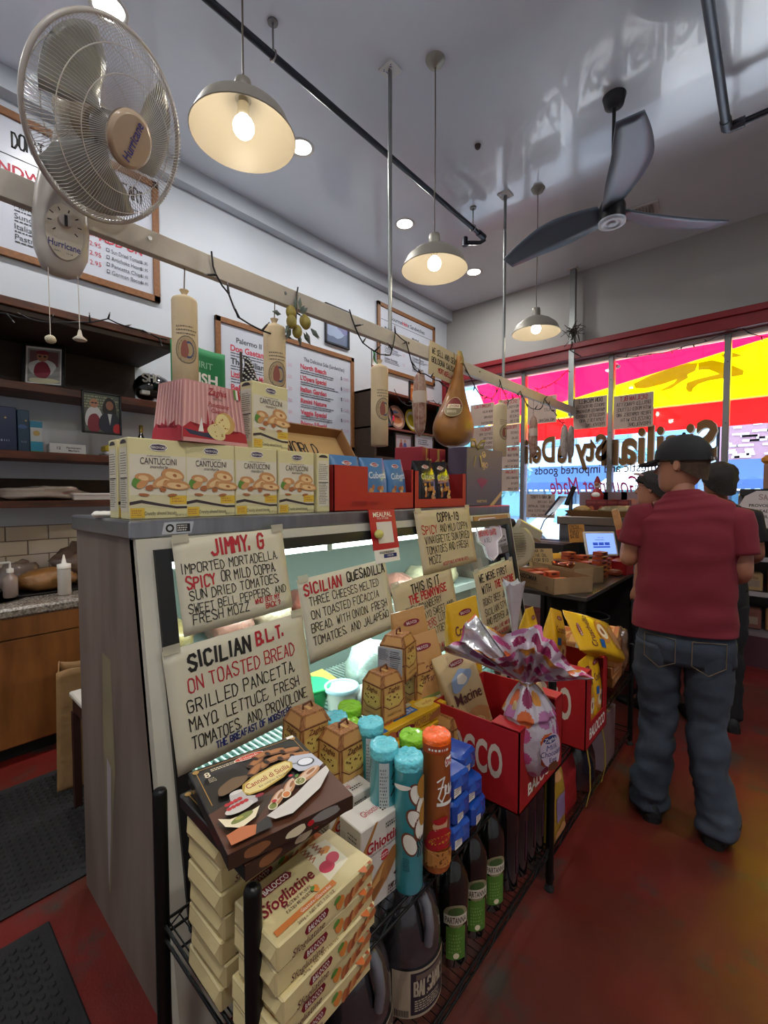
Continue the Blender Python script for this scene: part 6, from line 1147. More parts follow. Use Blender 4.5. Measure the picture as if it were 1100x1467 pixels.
# small wooden cabinet with plates near the corner
t = thing('open_cabinet', 'dark wooden open cabinet with plates near the window corner', 'cabinet', (WX, 3.80, 1.95)); X = .36; Yw = 1.75
for a, b in (((0, 0, 0), (X, .03, .78)), ((0, Yw-.03, 0), (X, Yw, .78)), ((0, 0, .75), (X, Yw, .78)), ((0, 0, .33), (X, Yw, .355)), ((0, 0, -.03), (X, Yw, 0)), ((0, 0, 0), (.015, Yw, .78)), ((0, .85, .355), (X, .87, .75))): g = G(); g.box(a, b, DKW if a != (0, 0, .75) and a != (0, 0, .33) else M('#7a4030', .5, noise=.3), .002); g.build('board', t)
def plate(label, y, z, r, c1_, c2_, kind):
    t = thing('wall_plate', label, 'plate', (-3.60, y, z), rot=(0, rad(78), 0), group='decorated plates in the cabinet'); g = G(); g.lathe([(.02, -.01), (r*.6, -.008), (r, .01), (r*.99, .014), (r*.62, -.003), (.01, -.004)], M(c1_, .2, coat=.6), 32); g.build('plate_body', t)
    g = G(); f = Face(g, (r, -r, .001), (0, 2*r, 0), (-2*r, 0, 0), off=.002, fmap=lambda X, Y, o: V((r-Y, X-r, (-.003 if math.hypot(X-r, Y-r) < r*.62 else -.003+.017*(math.hypot(X-r, Y-r)/r-.62)/.38)+o)), W=2*r, H=2*r)
    f.ell(.5, .5, .40, .40, M(c2_, .3)); 
    if kind: f.blob(.5, .4, .35, .15, M('#b06a3c', .5), 0, 3, .1); f.blob(.5, .55, .25, .05, M('#7a4a3a', .5), 0, 5); f.blob(.5, .75, .2, .08, M('#5a86b4', .5), 0, 4, .1)
    else: f.ell(.5, .5, .28, .28, M(c1_, .3))
    g.build('painting', t); return t
plate('oval view plate with blue sky and orange town in the cabinet', 4.30, 2.46, .155, '#b09080', '#c9a288', 1); plate('yellow rimmed plate behind the hanging salami', 4.62, 2.46, .15, '#c9b02c', '#d8d2c0', 0)
plate('dark plate behind the oval view plate', 4.10, 2.47, .15, '#23303a', '#2f4450', 0)
photo('small framed family photo under the cabinet shelf', (-3.50, 4.32, 1.95), .34, .30, 0, 0, lambda f: (f.rect(0, 0, 1, 1, M('#a9a3ac', .4)), f.blob(.35, .4, .14, .3, M('#8a2c30', .4), 0, 3, .1), f.blob(.6, .4, .14, .3, M('#2f4a8c', .4), 0, 4, .1), f.ell(.35, .75, .07, .08, SK), f.ell(.6, .75, .07, .08, SK)), .02)
photo('framed white certificate under the cabinet, right of family photo', (-3.50, 4.74, 1.95), .42, .33, 0, 0, lambda f: (f.rect(0, 0, 1, 1, M('#b4b6c4', .4)), f.fine(.2, .6, .6, .25, 3, MB_, 4), f.rect(.3, .1, .5, .45, AP), f.rect(.6, .1, .8, .45, MB_)), .015)
photo('orange framed picture at the top of the cabinet', (-3.50, 4.55, 2.66), .24, .26, 0, 0, lambda f: (f.rect(0, 0, 1, 1, M('#c06a28', .4)), f.fine(.1, .7, .8, .2, 2, CRM, 4), f.blob(.5, .3, .3, .15, M('#e0a03a', .4), 0, 4)), .02)
t = thing('green_book', 'green book with white letters between salami and ham', 'book', (-3.52, 5.20, 2.305)); g = G(); g.box((-.04, -.09, 0), (0, .09, .44), M('#1f5a4a', .5), .004); g.build('cover', t); g = G(); f = Face(g, (0, -.09, 0), (0, .18, 0), (0, 0, .44)); f.text(.5, .85, .16, 'BLUE', WHITE, bold=.02, maxw=.9); f.text(.5, .5, .16, 'GRILL', WHITE, bold=.02, maxw=.9); g.build('lettering', t)
# ---- sink counter on the left
t = thing('sink_counter', 'wooden base counter with grey granite top on the left', 'counter', (-3.86, -1.2, 0)); BRW = M('#96602e', .45, noise=.3, ns=4, col2='#74461e', stretch=(1, 3, .6)); X = .66; Y1 = 2.9
g = G(); g.box((0, 0, .09), (X, Y1, .84), BRW); g.build('cabinet_body', t); g = G(); g.box((0, 0, 0), (X-.07, Y1, .09), M('#111111', .7)); g.build('toe_kick', t)
for k in range(2):
    g = G(); g.box((X, .005+k*1.45, .10), (X+.018, 1.445+k*1.45, .70), BRW, .002); d = g.build('door_panel', t); g = G(); g.box((X, .005+k*1.45, .708), (X+.018, 1.445+k*1.45, .83), BRW, .002); g.build('drawer_front', t)
GRA = M('#a39a8e', .25, noise=.6, ns=90, col2='#57514a', coat=.3); g = G(); g.box((0, -.02, .825), (X+.035, Y1+.02, .885), GRA, .014); tp = g.build('granite_top', t)
g = G(); g.rings([[V((.30+r*cos(a*pi/14), 1.62+r*.8*sin(a*pi/14), z)) for a in range(28)] for r, z in ((.235, .8865), (.225, .888), (.215, .886), (.21, .8862))], M('#55504a', .3, .8), True, False); g.rings([[V((.30+r*cos(a*pi/14), 1.62+r*.8*sin(a*pi/14), .8863)) for a in range(28)] for r in (.21, .02)], M('#2a2623', .3, .8), True, True); g.build('sink_bowl', t)
TILE = M('#cfc0ac', .3, coat=.3); GRT = M('#8f8070', .8); bs_ = bpy.data.objects.new('trim_5', None); COL.objects.link(bs_); bs_['kind'] = 'structure'; g = G(); g.box((WX, -1.2, .90), (WX+.006, 1.75, 1.30), GRT); g.build('grout_bed', bs_)
tm = None
for r in range(4):
    for k in range(13):
        y = -1.2+k*.235+(.117 if r % 2 else 0)
        if y+.228 > 1.75 or y < -.4: continue
        if tm is None: g = G(); g.box((0, 0, 0), (.008, .228, .094), TILE, .002); tm = g.build('tile', bs_); tm.location = (WX+.006, y, .905+r*.099); continue
        o = tm.copy(); COL.objects.link(o); o.location = (WX+.006, y, .905+r*.099)
t = thing('soap_pump', 'clear soap bottle with white pump at the left edge', 'bottle', (-3.50, .525, .888)); g = G(); g.lathe([(.035, 0), (.038, .01), (.038, .12), (.015, .145), (.015, .155)], M('#8f7c70', .15, coat=.6), 18); g.build('bottle_body', t); g = G(); g.lathe([(.018, .15), (.018, .175), (.006, .18), (.006, .215)], WHITE, 14); g.tube([(0, 0, .213), (0, -.05, .213), (0, -.055, .20)], .007, WHITE, 8); g.build('pump', t)
t = thing('squeeze_bottle', 'translucent squeeze bottle with nozzle on the granite top', 'bottle', (-3.35, .765, .888)); g = G(); g.lathe([(.034, 0), (.036, .008), (.036, .16), (.034, .165)], M('#b9b2a8', .3), 20); g.build('bottle_body', t); g = G(); g.lathe([(.037, .165), (.037, .19), (.014, .195), (.004, .25)], WHITE, 18); g.build('nozzle_cap', t)
lump('bagged_bread', 'brown loaf in a clear plastic bag on the counter', 'bread', (-3.56, .72, .90), (.10, .17, .075), M('#a0703c', .35, noise=.4, ns=12, bump=.3, coat=.5), 5, .15)
lump('bagged_bread', 'crumpled clear bag with dark loaf behind the brown loaf', 'bread', (-3.68, .98, .888), (.10, .20, .16), M('#8a7262', .18, noise=.5, ns=9, bump=.9, bs=12, coat=.8), 8, .4)
lump('bread_bag_neck', 'twisted clear plastic bag neck above the brown loaf', 'plastic bag', (-3.70, .60, .888), (.05, .12, .11), M('#9a8a80', .15, bump=1, bs=12, coat=.8), 6, .4)
t = thing('baking_sheet', 'dark thin tray under the brown loaf', 'tray', (-3.56, .74, .886)); g = G(); g.box((-.12, -.19, 0), (.12, .19, .008), M('#2a2624', .4, .5), .003); g.build('pan', t); g = G(); g.tube([(-.12, -.19, .01), (.12, -.19, .01), (.12, .19, .01), (-.12, .19, .01), (-.12, -.19, .01)], .004, M('#2a2624', .4, .5), 6); g.build('rim', t)
# paper bag on the floor, stool corner, rubber mats
t = thing('paper_bag', 'tall brown paper bag standing on the floor by the case', 'paper bag', (-2.74, .74, .0), -.3); PB = M('#a98455', .75, noise=.15, ns=6, bump=.9, bs=14)
def pbw(u, v):
    a = u*4; i = int(a) % 4; k = a-int(a); c = [(-.1, -.16), (.1, -.16), (.1, .16), (-.1, .16)]; p, q = c[i], c[(i+1) % 4]; s_ = 1-.06*v; n = mn.noise(V((u*9, v*5, 2)))*.018*(1-abs(2*k-1)**2); x, y = (p[0]+(q[0]-p[0])*k)*s_, (p[1]+(q[1]-p[1])*k)*s_; return V((x+n, y+n*.6, v*.62+.012*sin(u*25)*v))
g = G(); g.grid(pbw, 48, 16, PB); g.build('bag_body', t, mods=[('SOLIDIFY', dict(thickness=.002))]); g = G(); g.box((-.1, -.16, 0), (.1, .16, .003), PB); g.build('bag_base', t)
t = thing('step_stool', 'stool with white top behind the case edge', 'stool', (-2.36, .80, 0)); g = G(); g.box((-.16, -.22, .55), (.16, .22, .575), M('#d6d2c6', .4), .006); g.build('seat', t); g = G(); g.box((-.15, -.21, .48), (.15, .21, .55), M('#3a2018', .5), .004); g.build('apron', t)
for a in (-1, 1):
    for b in (-1, 1): g = G(); g.box((a*.14-.015, b*.20-.015, 0), (a*.14+.015, b*.20+.015, .48), M('#3a2018', .5)); g.build('leg', t)
MAT = M('#161618', .7, bump=.2, bs=60)
def mat(label, x0, x1, y0, y1, rz=0):
    t = thing('rubber_mat', label, 'mat', ((x0+x1)/2, (y0+y1)/2, 0), rz, group='black rubber floor mats'); X, Y = (x1-x0)/2, (y1-y0)/2
    g = G(); g.box((-X, -Y, 0), (X, Y, .012), MAT, .005); g.build('mat_base', t); g = G()
    for i in range(int(X*2/.036)-2):
        for j in range(int(Y*2/.03)-2): a, b = -X+.05+i*.036+(.018 if j % 2 else 0), -Y+.05+j*.03; g.rings([[V((a+q*cos(k*pi/3), b+q*sin(k*pi/3), zz)) for k in range(6)] for q, zz in ((.013, .012), (.009, .017))], MAT, False, True)
    o = g.build('raised_nubs', t); o['kind'] = 'stuff'; return t
mat('black nubbed rubber mat behind the case, nearer the counter', -2.93, -2.03, -.35, 1.9, .0); mat('black nubbed rubber mat nearest the camera behind the case corner', -1.90, -1.0, -1.6, .36, 0)
# ================================================================ things hanging from the rail
TWN = M('#6a5a4a', .7)
def hang(t, top): g = G(); g.cyl((0, 0, top), (0, .004, RZ-t.location.z-.04), .0025, TWN, 5); g.build('string', t)
PAPR = M('#cfba94', .65, noise=.08, ns=8, bump=.15, bs=14)
def papersal(label, y, z0, z1, r, x=RX, print_=True):
    t = thing('paper_wrapped_salami', label, 'salami', (x, y, z0), group='paper wrapped salamis on the rail'); h = z1-z0; g = G(); R = []
    for q, z in ((.8, 0), (1, .004), (1.01, h*.45), (.99, h*.70), (1.0, h*.89), (.93, h*.915), (.5, h*.94), (.22, h*.955), (.2, h*.965), (.36, h)): R.append([V((r*q*cos(a*pi/12)*(1+.04*sin(a*3)*(z > h*.8)), r*q*sin(a*pi/12), z)) for a in range(24)])
    g.rings(R, PAPR, True, True); g.build('wrapping', t)
    g = G(); f = Face(g, (0, 0, 0), (0, 1, 0), (0, 0, 1), off=.001, fmap=lambda X, Y, o: V(((r+o)*cos(-1.3+X/r), (r+o)*sin(-1.3+X/r), Y)), W=r*2, H=h); LB = M('#6a5f4e', .6)
    f.line([(0, .72), (1, .72)], .005, LB); f.line([(0, .70), (1, .70)], .003, LB); f.ell(.5, .42, .10, .13, LB); f.ell(.5, .42, .09, .12, M('#a8926c', .6)); f.ell(.56, .42, .05, .08, M('#3a4468', .6)); f.ell(.58, .42, .035, .06, M('#a8926c', .6)); f.blob(.42, .42, .03, .09, M('#8a4a3a', .6), 0, 3, .2); f.line([(0, .2), (1, .2)], .004, LB); f.fine(.1, .55, .8, .1, 3, LB, 3, .3)
    g.build('printed_band', t); hang(t, h); return t
papersal('large paper wrapped salami hanging nearest, above the cake box', .892, 1.93, 2.38, .052, RX+.0)
papersal('paper wrapped salami beside the lemon garland', 1.345, 1.90, 2.39, .055)
papersal('paper wrapped salami in front of the open cabinet', 2.13, 1.82, 2.36, .055)
papersal('paper wrapped salami hanging before the window papers', 3.755, 1.85, 2.36, .06)
def salami(label, y, z0, z1, r, c='#7a4636', c2='#a58a78', band=True, dx=0):
    t = thing('hanging_salami', label, 'salami', (RX+dx, y, z0), group='bare salamis on the rail'); h = z1-z0; m = M(c, .55, noise=.5, ns=26, col2=c2, bump=.4, bs=30); g = G(); R = []
    for i in range(15):
        v = i/14; q = math.sin(pi*min(1, max(0, v)))**.32 if 0 < v < 1 else .12; R.append([V((r*q*cos(a*pi/10)+.003*sin(v*9), r*q*sin(a*pi/10), v*h)) for a in range(20)])
    g.rings(R, m, True, True); g.build('casing', t)
    if band: g = G(); g.lathe([(r*1.01, h*.50), (r*1.02, h*.52), (r*1.02, h*.66), (r*1.01, h*.68)], M('#b8a89a', .5), 20, cap=False); g.build('paper_band', t)
    g = G()
    for k in range(6): a = k*pi/3; g.tube([(r*1.02*cos(a)*s_, r*1.02*sin(a)*s_, v*h) for v, s_ in ((.03, .3), (.12, .82), (.5, 1.01), (.88, .82), (.97, .3))], .0012, M('#c4b8a4', .7), 4)
    g.build('netting', t); hang(t, h); return t
salami('brown salami with pale paper band, left of the ham', 2.55, 1.92, 2.38, .05)
salami('brown salami with paper band hanging before the word Deli', 4.48, 1.89, 2.32, .048)
salami('pale grey salami, left one of the pair at the rail end', 5.36, 1.93, 2.33, .042, '#8a7c76', '#b0a49c', False, .0); salami('pale grey salami, right one of the pair at the rail end', 5.49, 1.93, 2.33, .042, '#8a7c76', '#b0a49c', False, .03)
# prosciutto ham
t = thing('hanging_ham', 'large whole cured ham with a round label hanging from the rail', 'ham', (RX+.07, 2.88, 1.87), .0); HM = M('#a8722f', .5, noise=.3, ns=5, col2='#7d4c1c', bump=.25, bs=14, coat=.08); g = G(); R = []
for z, a, b, dy in ((0, .05, .10, .0), (.02, .09, .16, 0), (.07, .125, .205, 0), (.13, .13, .215, 0), (.20, .12, .19, .005), (.28, .10, .14, .015), (.35, .08, .10, .025), (.42, .062, .072, .035), (.48, .05, .055, .045), (.53, .04, .042, .055), (.60, .03, .030, .07), (.66, .024, .026, .075), (.69, .018, .02, .075)):
    R.append([V((a*cos(k*pi/14), dy+b*sin(k*pi/14)*(1+.03*sin(k)), z)) for k in range(28)])
g.rings(R, HM, True, True); g.build('ham_body', t, mods=[('SUBSURF', dict(levels=1, render_levels=1))]); g = G(); g.tube([(.02, .07, .62), (.0, .09, .67), (0.01, .06, .71), (-.02, .09, .73)], .014, M('#a08a4a', .7, bump=.5), 8, rr=[.02, .026, .018, .008]); g.build('hock_wrap', t)
g = G(); N_ = 28
def hamlab(X, Y, o):
    z = .19+Y; T_ = ((.13, .13, .215, 0), (.20, .12, .19, .005), (.28, .10, .14, .015), (.35, .08, .10, .025), (.42, .062, .072, .035)); q = [k for k in range(4) if T_[k][0] <= z] or [0]; k = q[-1]; u = (z-T_[k][0])/(T_[k+1][0]-T_[k][0]); a, b, dy = [T_[k][m_]+(T_[k+1][m_]-T_[k][m_])*u for m_ in (1, 2, 3)]; th = rad(-52)+(X-.085)/.15; return V(((a+o)*cos(th), dy+(b+o)*sin(th), z))
f = Face(g, (0, 0, 0), (0, 1, 0), (0, 0, 1), off=.012, step=.0005, fmap=hamlab, W=.17, H=.17); f.ell(.5, .5, .46, .46, M('#c9b48a', .5)); f.ell(.5, .5, .43, .43, M('#8a7a58', .5)); f.ell(.5, .5, .42, .42, M('#7a2a24', .5), t0=0, t1=180); f.rect(.18, .44, .82, .62, CRM); f.text(.5, .53, .11, 'LEVONI', M('#7a1c1c', .5), bold=.02, maxw=.56); f.fine(.25, .22, .5, .12, 2, CRM, 3); g.build('round_label', t); hang(t, .70)
# lemon garland and the small card on the rail
t = thing('lemon_garland', 'bunch of artificial lemons and grey leaves tied to the rail', 'garland', (RX+.05, 1.44, 2.40)); YL = M('#a89a4c', .5, noise=.3, ns=20); LFM = M('#5c6a62', .6)
for i, (x, y, z) in enumerate(((0, -.03, .03), (.03, .04, -.01), (.01, .0, -.06), (-.02, .07, .02), (.03, -.05, -.03))): g = G(); g.ball((x, y, z), (.026, .026, .034), YL, 12, 8); g.build('lemon', t)
rr = random.Random(4)
for k in range(12):
    a = rr.uniform(0, 2*pi); c = V((rr.uniform(-.02, .04), .08*cos(a), .06*sin(a))); d = V((rr.uniform(-.3, .3), cos(a), sin(a)-.3)).normalized(); s_ = d.cross(V((1, 0, 0))).normalized()*.014; g = G(); g.add([c, c+d*.03+s_, c+d*.07, c+d*.03-s_, c+d*.035+V((.006, 0, 0))], [(0, 1, 4), (1, 2, 4), (2, 3, 4), (3, 0, 4)], LFM); g.build('leaf', t)
g = G(); g.tube([(0, 0, 0), (-.02, .02, .08), (-.03, .03, .16)], .004, M('#3a4038', .6), 6); g.build('wire_tie', t)
t = thing('rail_card', 'cream card reading we sell and serve above the ham', 'card', (RX+.022, 2.62, 2.37), rot=(rad(-4), 0, 0)); g = G(); g.box((0, 0, 0), (.003, .42, .24), PAPER2); g.build('sheet', t); g = G(); f = Face(g, (.003, 0, 0), (0, .42, 0), (0, 0, .24)); f.pen(.08, .66, .16, 'WE SELL AND SERVE', BI, wd=.16, maxw=.84); f.pen(.08, .40, .16, 'BOLOGNA SAUSAGE', BI, wd=.16, maxw=.84); f.pen(.28, .16, .14, 'MORTADELLA', RI, wd=.18, maxw=.46); g.build('lettering', t)
# string lights
LW = M('#15151a', .5)
def strlights(label, pts, bulbs=.12, group='black string light cords', seed=1):
    t = thing('string_lights', label, 'string lights', pts[0], group=group); P = [V(p)-V(pts[0]) for p in pts]; Q = []; R_ = random.Random(seed)
    for i in range(len(P)-1):
        a, b = P[i], P[i+1]; n = max(2, int((b-a).length/.05))
        for k in range(n): u = k/n; sag = -(b-a).length*.06*sin(pi*u); Q.append(a+(b-a)*u+V((R_.uniform(-.004, .004), 0, sag+R_.uniform(-.004, .004))))
    Q.append(P[-1]); g = G(); g.tube(Q, .0042, LW, 5); g.build('cord', t); g = G(); n = 0
    for k in range(2, len(Q)-1, 2): q = Q[k]; d = V((R_.uniform(-.3, .6), R_.uniform(-1, 1), R_.uniform(-.9, .9))).normalized(); g = G(); g.cyl(q, q+d*.04, .0065, LW, 6, r2=.004); g.cyl(q+d*.04, q+d*.055, .003, M('#8a8a8a', .2), 5); g.build('bulb', t)
    return t
X_ = RX+.03
strlights('black string lights drooping on the near part of the rail', [(X_, 1.0, 2.57), (X_, 1.02, 2.48), (X_, 1.08, 2.42), (X_, 1.13, 2.33), (X_, 1.25, 2.30), (X_, 1.38, 2.32), (X_, 1.44, 2.45), (X_, 1.47, 2.58)], seed=2)
strlights('black string lights looping around the rail behind the pole', [(X_, 1.84, 2.58), (X_, 1.88, 2.50), (X_, 1.95, 2.42), (X_, 2.05, 2.39), (X_, 2.2, 2.40), (X_, 2.25, 2.56), (X_, 2.36, 2.52), (X_, 2.45, 2.36), (X_, 2.58, 2.36), (X_, 2.75, 2.34), (X_, 2.95, 2.30)], seed=3)
strlights('black string lights twisted along the far part of the rail', [(X_, 3.05, 2.58), (X_, 3.15, 2.48), (X_, 3.3, 2.36), (X_, 3.55, 2.34), (X_, 3.7, 2.50), (X_, 3.85, 2.36), (X_, 4.1, 2.50), (X_, 4.3, 2.38), (X_, 4.6, 2.40), (X_, 4.7, 2.52), (X_, 5.0, 2.40), (X_, 5.3, 2.30)], seed=4)
strlights('black string lights hung in a peak on the window glass', [(X_+.0, 4.6, 2.45), (-2.1, 5.0, 2.7), (-2.0, 5.7, 3.05), (-1.98, 5.72, 2.75), (-1.98, 5.72, 2.45)], seed=5)
p0, p1, p2_, p3_ = at(882, 508, y=5.72), at(960, 500, y=5.72), at(1030, 482, y=5.72), at(1062, 470, y=5.72)
strlights('black string lights along the top of the window', [tuple(at(882, 510, y=5.72)), tuple(at(930, 507, y=5.72)), tuple(at(985, 494, y=5.72)), tuple(at(1030, 481, y=5.72)), tuple(at(1062, 470, y=5.72)), tuple(at(1100, 483, y=5.72)), (.5, 5.72, 3.0)], seed=6)
strlights('thin black string lights on the shelf hood edge', [(-3.195, .2, 2.53), (-3.195, .5, 2.50), (-3.195, .8, 2.54), (-3.195, 1.0, 2.62), (-3.195, 1.2, 2.60), (-3.195, 1.36, 2.58)], seed=7)
strlights('black string lights hanging in the open cabinet', [(-3.46, 4.1, 2.75), (-3.46, 4.25, 2.62), (-3.46, 4.4, 2.60), (-3.46, 4.6, 2.73), (-3.46, 4.9, 2.74), (-3.46, 5.2, 2.70)], seed=8)
# dried sprig tied to the far pole
t = thing('dried_wreath', 'dark dried sprig tied to the pole above the window beam', 'dried sprig', (-1.93, 5.62, 3.45)); rr = random.Random(6); dm = M('#2c2620', .9)
g = G()
for k in range(46): a = rr.uniform(0, 2*pi); L_ = rr.uniform(.05, .14); d = V((cos(a), rr.uniform(-.4, .4), sin(a))); m_ = V((rr.uniform(-.04, .04), rr.uniform(-.02, .02), rr.uniform(-.05, .05))); g.tube([m_, m_+d*L_*.5+V((0, 0, .02)), m_+d*L_+V((rr.uniform(-.03, .03), 0, rr.uniform(-.04, .02)))], .0035, dm, 4)
o = g.build('twigs', t); o['kind'] = 'stuff'; g = G(); g.tube([(.0, 0, -.1), (-.03, 0, -.2), (.05, 0, -.26), (.1, 0, -.30)], .006, dm, 5); g.build('stem', t)
# ================================================================ wall fan on the rail
fan = thing('wall_fan', 'white oscillating wall fan with wire grill mounted on the rail', 'fan', (RX+.02, .445, 2.47)); FW = M('#bbb5ad', .35, coat=.2); FWR = M('#c9c5c0', .35, .1)
g = G(); R = []
for z, w_, x0, x1 in ((-.20, .03, .0, .03), (-.19, .055, 0, .05), (-.13, .078, 0, .07), (-.05, .082, 0, .08), (.06, .07, 0, .085), (.14, .055, 0, .09), (.18, .035, 0, .09)):
    R.append([V(((x0+x1)/2+(x1-x0)/2*math.copysign(abs(cos(a))**.7, cos(a)), w_*math.copysign(abs(sin(a))**.8, sin(a)), z)) for a in [2*pi*k/24 for k in range(24)]])
g.rings(R, FW, True, True); g.build('control_housing', fan)
g = G(); f = Face(g, (0, 0, 0), (0, 1, 0), (0, 0, 1), off=.002, fmap=lambda X, Y, o: V((.0835+o+(.045*(Y-.115) if Y > .115 else .125*(Y-.115) if Y > .035 else -.010+.33*(Y-.035)), X-.058, Y-.165)), W=.116, H=.18); f.ell(.5, .5, .30, .48, M('#cbc1b0', .4)); f.text(.5, .26, .12, 'Hurricane', M('#3a3a78', .5), bold=.02, maxw=.78); f.fine(.25, .12, .2, .03, 1, INK, 3); f.fine(.55, .12, .2, .03, 1, INK, 4)
for a in range(-40, 230, 38): f.line([(.5+.33*cos(rad(a)), .65+.21*sin(rad(a))), (.5+.40*cos(rad(a)), .65+.25*sin(rad(a)))], .02, INK)
g.build('dial_print', fan); g = G(); g.cyl((.08, -.0, -.045), (.10, 0, -.045), .02, FW, 18); g.box((.10, -.004, -.065), (.104, .004, -.03), INK); g.build('knob', fan)
for s_, L_, y in ((0, .23, -.04), (1, .20, .045)):
    g = G(); g.cyl((.04, y, -.19), (.045, y, -.19-L_), .0014, M('#cfc8bc', .6), 5); pc = g.build('pull_cord', fan)
    g = G(); g.ball((.045, y, -.19-L_-.012), (.02, .017, .014), M('#c9bfa0', .5, bump=.6, bs=30), 8, 6) if s_ == 0 else g.lathe([(.004, 0), (.008, -.02), (.022, -.032), (.02, -.036)], M('#cfc6b4', .5), 10, (.045, y, -.19-L_+.012)); g.build('cord_pull', fan)
g = G(); g.tube([(.05, .0, .16), (.08, .0, .22), (.14, .01, .25)], .03, FW, 12, rr=[.03, .027, .035]); g.build('neck', fan)
# head frame: axis points to the room, slightly down
HC = V((.27, .085, .205)); ax = V((.78, .40, -.52)).normalized(); hu = V((0, 0, 1)); hu = (hu-ax*hu.dot(ax)).normalized(); hv = ax.cross(hu)
def hp(r, a, d): return HC+hu*(r*cos(a))+hv*(r*sin(a))+ax*d
Rf = .262
g = G(); R = [[hp(r, 2*pi*k/20, d) for k in range(20)] for r, d in ((.02, -.20), (.055, -.19), (.065, -.14), (.06, -.07), (.045, -.06))]; g.rings(R, M('#a89c84', .35, coat=.3), True, True); g.build('motor_housing', fan)
g = G(); g.tube([hp(Rf, 2*pi*k/72, 0) for k in range(72)], .0075, FW, 8, closed=True); g.build('grill_rim', fan)
for nm_, s_, dep in (('front_grill', 1, .085), ('rear_grill', -1, .10)):
    g = G(); N = 140
    for k in range(N):
        a = 2*pi*k/N; P = []
        for i in range(9): q = i/8; r = .062+(Rf-.062)*q; P.append(hp(r, a+s_*.30*q*(1-.3*q), s_*dep*math.sqrt(max(0, 1-q**2.4)))) 
        g.tube(P, .0009, FWR, 3, cap=False)
    for q in (.45, .75): g.tube([hp(.062+(Rf-.062)*q, 2*pi*k/64, s_*dep*math.sqrt(1-q**2.4)) for k in range(64)], .0016, FWR, 4, closed=True)
    g.build(nm_, fan)
g = G(); g.rings([[hp(r, 2*pi*k/36, d) for k in range(36)] for r, d in ((.070, .074), (.079, .080), (.077, .090), (.066, .095))], M('#c2ab90', .2, coat=.5), True, True); g.build('centre_cap', fan)
g = G(); f = Face(g, (0, 0, 0), (0, 1, 0), (0, 0, 1), off=.001, fmap=lambda X, Y, o: HC+hv*(Y-.055)+hu*(X-.055)+ax*(.097+o), W=.11, H=.11); f.text(.5, .5, .28, 'Hurricane', M('#3a3f8c', .5), bold=.02, maxw=1.05, shear=.1); g.build('cap_lettering', fan)
for b in range(3):
    g = G()
    def bl(u, v, b=b): r = .05+u*(Rf-.07); w_ = .36+.78*sin(min(1, u*1.25)*pi*.62); a = b*2*pi/3+.9+(v-.5)*w_*1.25+u*.25; return hp(r*(1-.04*(abs(v-.5)*2)**2), a, .035*(v-.5)*2*(.5+u*.5)-.01)
    g.grid(bl, 12, 8, M('#8f918c', .3, coat=.3)); g.build('blade', fan, mods=[('SOLIDIFY', dict(thickness=.002))])
g = G(); g.rings([[hp(r, 2*pi*k/24, d) for k in range(24)] for r, d in ((.05, -.03), (.052, .02), (.03, .035))], M('#77766f', .3), True, True); g.build('blade_hub', fan)
# ================================================================ paper signs on the window (read from the street side)
def wsign(x0, x1, z0, z1, title, lines, label, rot=0, tm_=RI):
    t = thing('window_sign', label, 'sign', (x1, DY-.026, z0), rot=(0, rad(rot), pi), group='hand lettered papers on the window'); w_, h = x1-x0, z1-z0; g = G(); g.box((0, -.001, 0), (w_, .0, h), M('#c2ab9c', .6, noise=.08, ns=6)); g.build('sheet', t)
    for c_, L_ in ((tm_, [title]), (M('#4c3f40', .6), lines)):
        g = G(); f = Face(g, (0, -.0, 0), (w_, 0, 0), (0, 0, h), off=-.0020, step=-.0001)
        f.N = V((0, -1, 0)); f.off = -.0006; n = len(lines)
        if c_ is tm_: f.pen(.15, .82, .12, title, c_, wd=.16, maxw=.7)
        else:
            for i, s_ in enumerate(lines): f.pen(.07, .82-(i+1)*.76/n, .095, s_, c_, wd=.14, maxw=.86)
        for q in range(len(g.v)): g.v[q] = V((g.v[q].x, .0012, g.v[q].z))
        g.build('lettering', t)
    return t
TXL = ['GRILLED PANCETTA', 'WITH MIXED LETTUCE', 'FRESH TOMATOES, AND', 'DRIZZLED WITH', 'PROVOLONE']
wsign(-1.50, -1.09, 2.27, 2.66, 'SICILIAN BLT', TXL, 'reversed Sicilian BLT paper on the glass above the capped man')
wsign(-1.96, -1.57, 2.31, 2.69, 'DON MICHELI', ['SMOKED OR ROASTED', 'MARINATED MUSHROOMS', 'PROSCIUTTO, SUNDRIED', 'TOMATOES AND', 'PROVOLONE'], 'reversed Don Micheli paper left of the middle mullion', tm_=BI)
wsign(-2.55, -2.17, 2.43, 2.78, 'CHICKEN', ['CUTLET', 'MELANZANE'], 'reversed two line paper behind the far salami')
wsign(-2.56, -2.17, 1.20, 1.51, 'WE HAD IT FIRST', ['THE VACCINE', 'ROAST BEEF JALAPENO', 'SICILIAN STYLE GIAR', 'AND PEPPER JACK'], 'reversed paper low on the glass above the slicer', tm_=BI)
for i, (z0, z1, ti, ls) in enumerate(((2.47, 2.81, 'SICILIAN', ['MEATBALLS', 'BREAD', 'CHEESE', '$12.95']), (2.17, 2.46, 'FRESCO', ['CHEESE', 'SALAD', '$10']), (1.86, 2.16, 'HOME OF THE', ['BEST SUB', 'SANDWICH', 'NEW IN TOWN']), (1.55, 1.85, 'ITALIAN', ['GRAND CRU', 'PASTA', 'TRY SOME']))):
    wsign(-2.96, -2.66, z0, z1, ti, ls, 'reversed paper in the second window column, '+['topmost', 'second from the top', 'third from the top', 'lowest'][i])
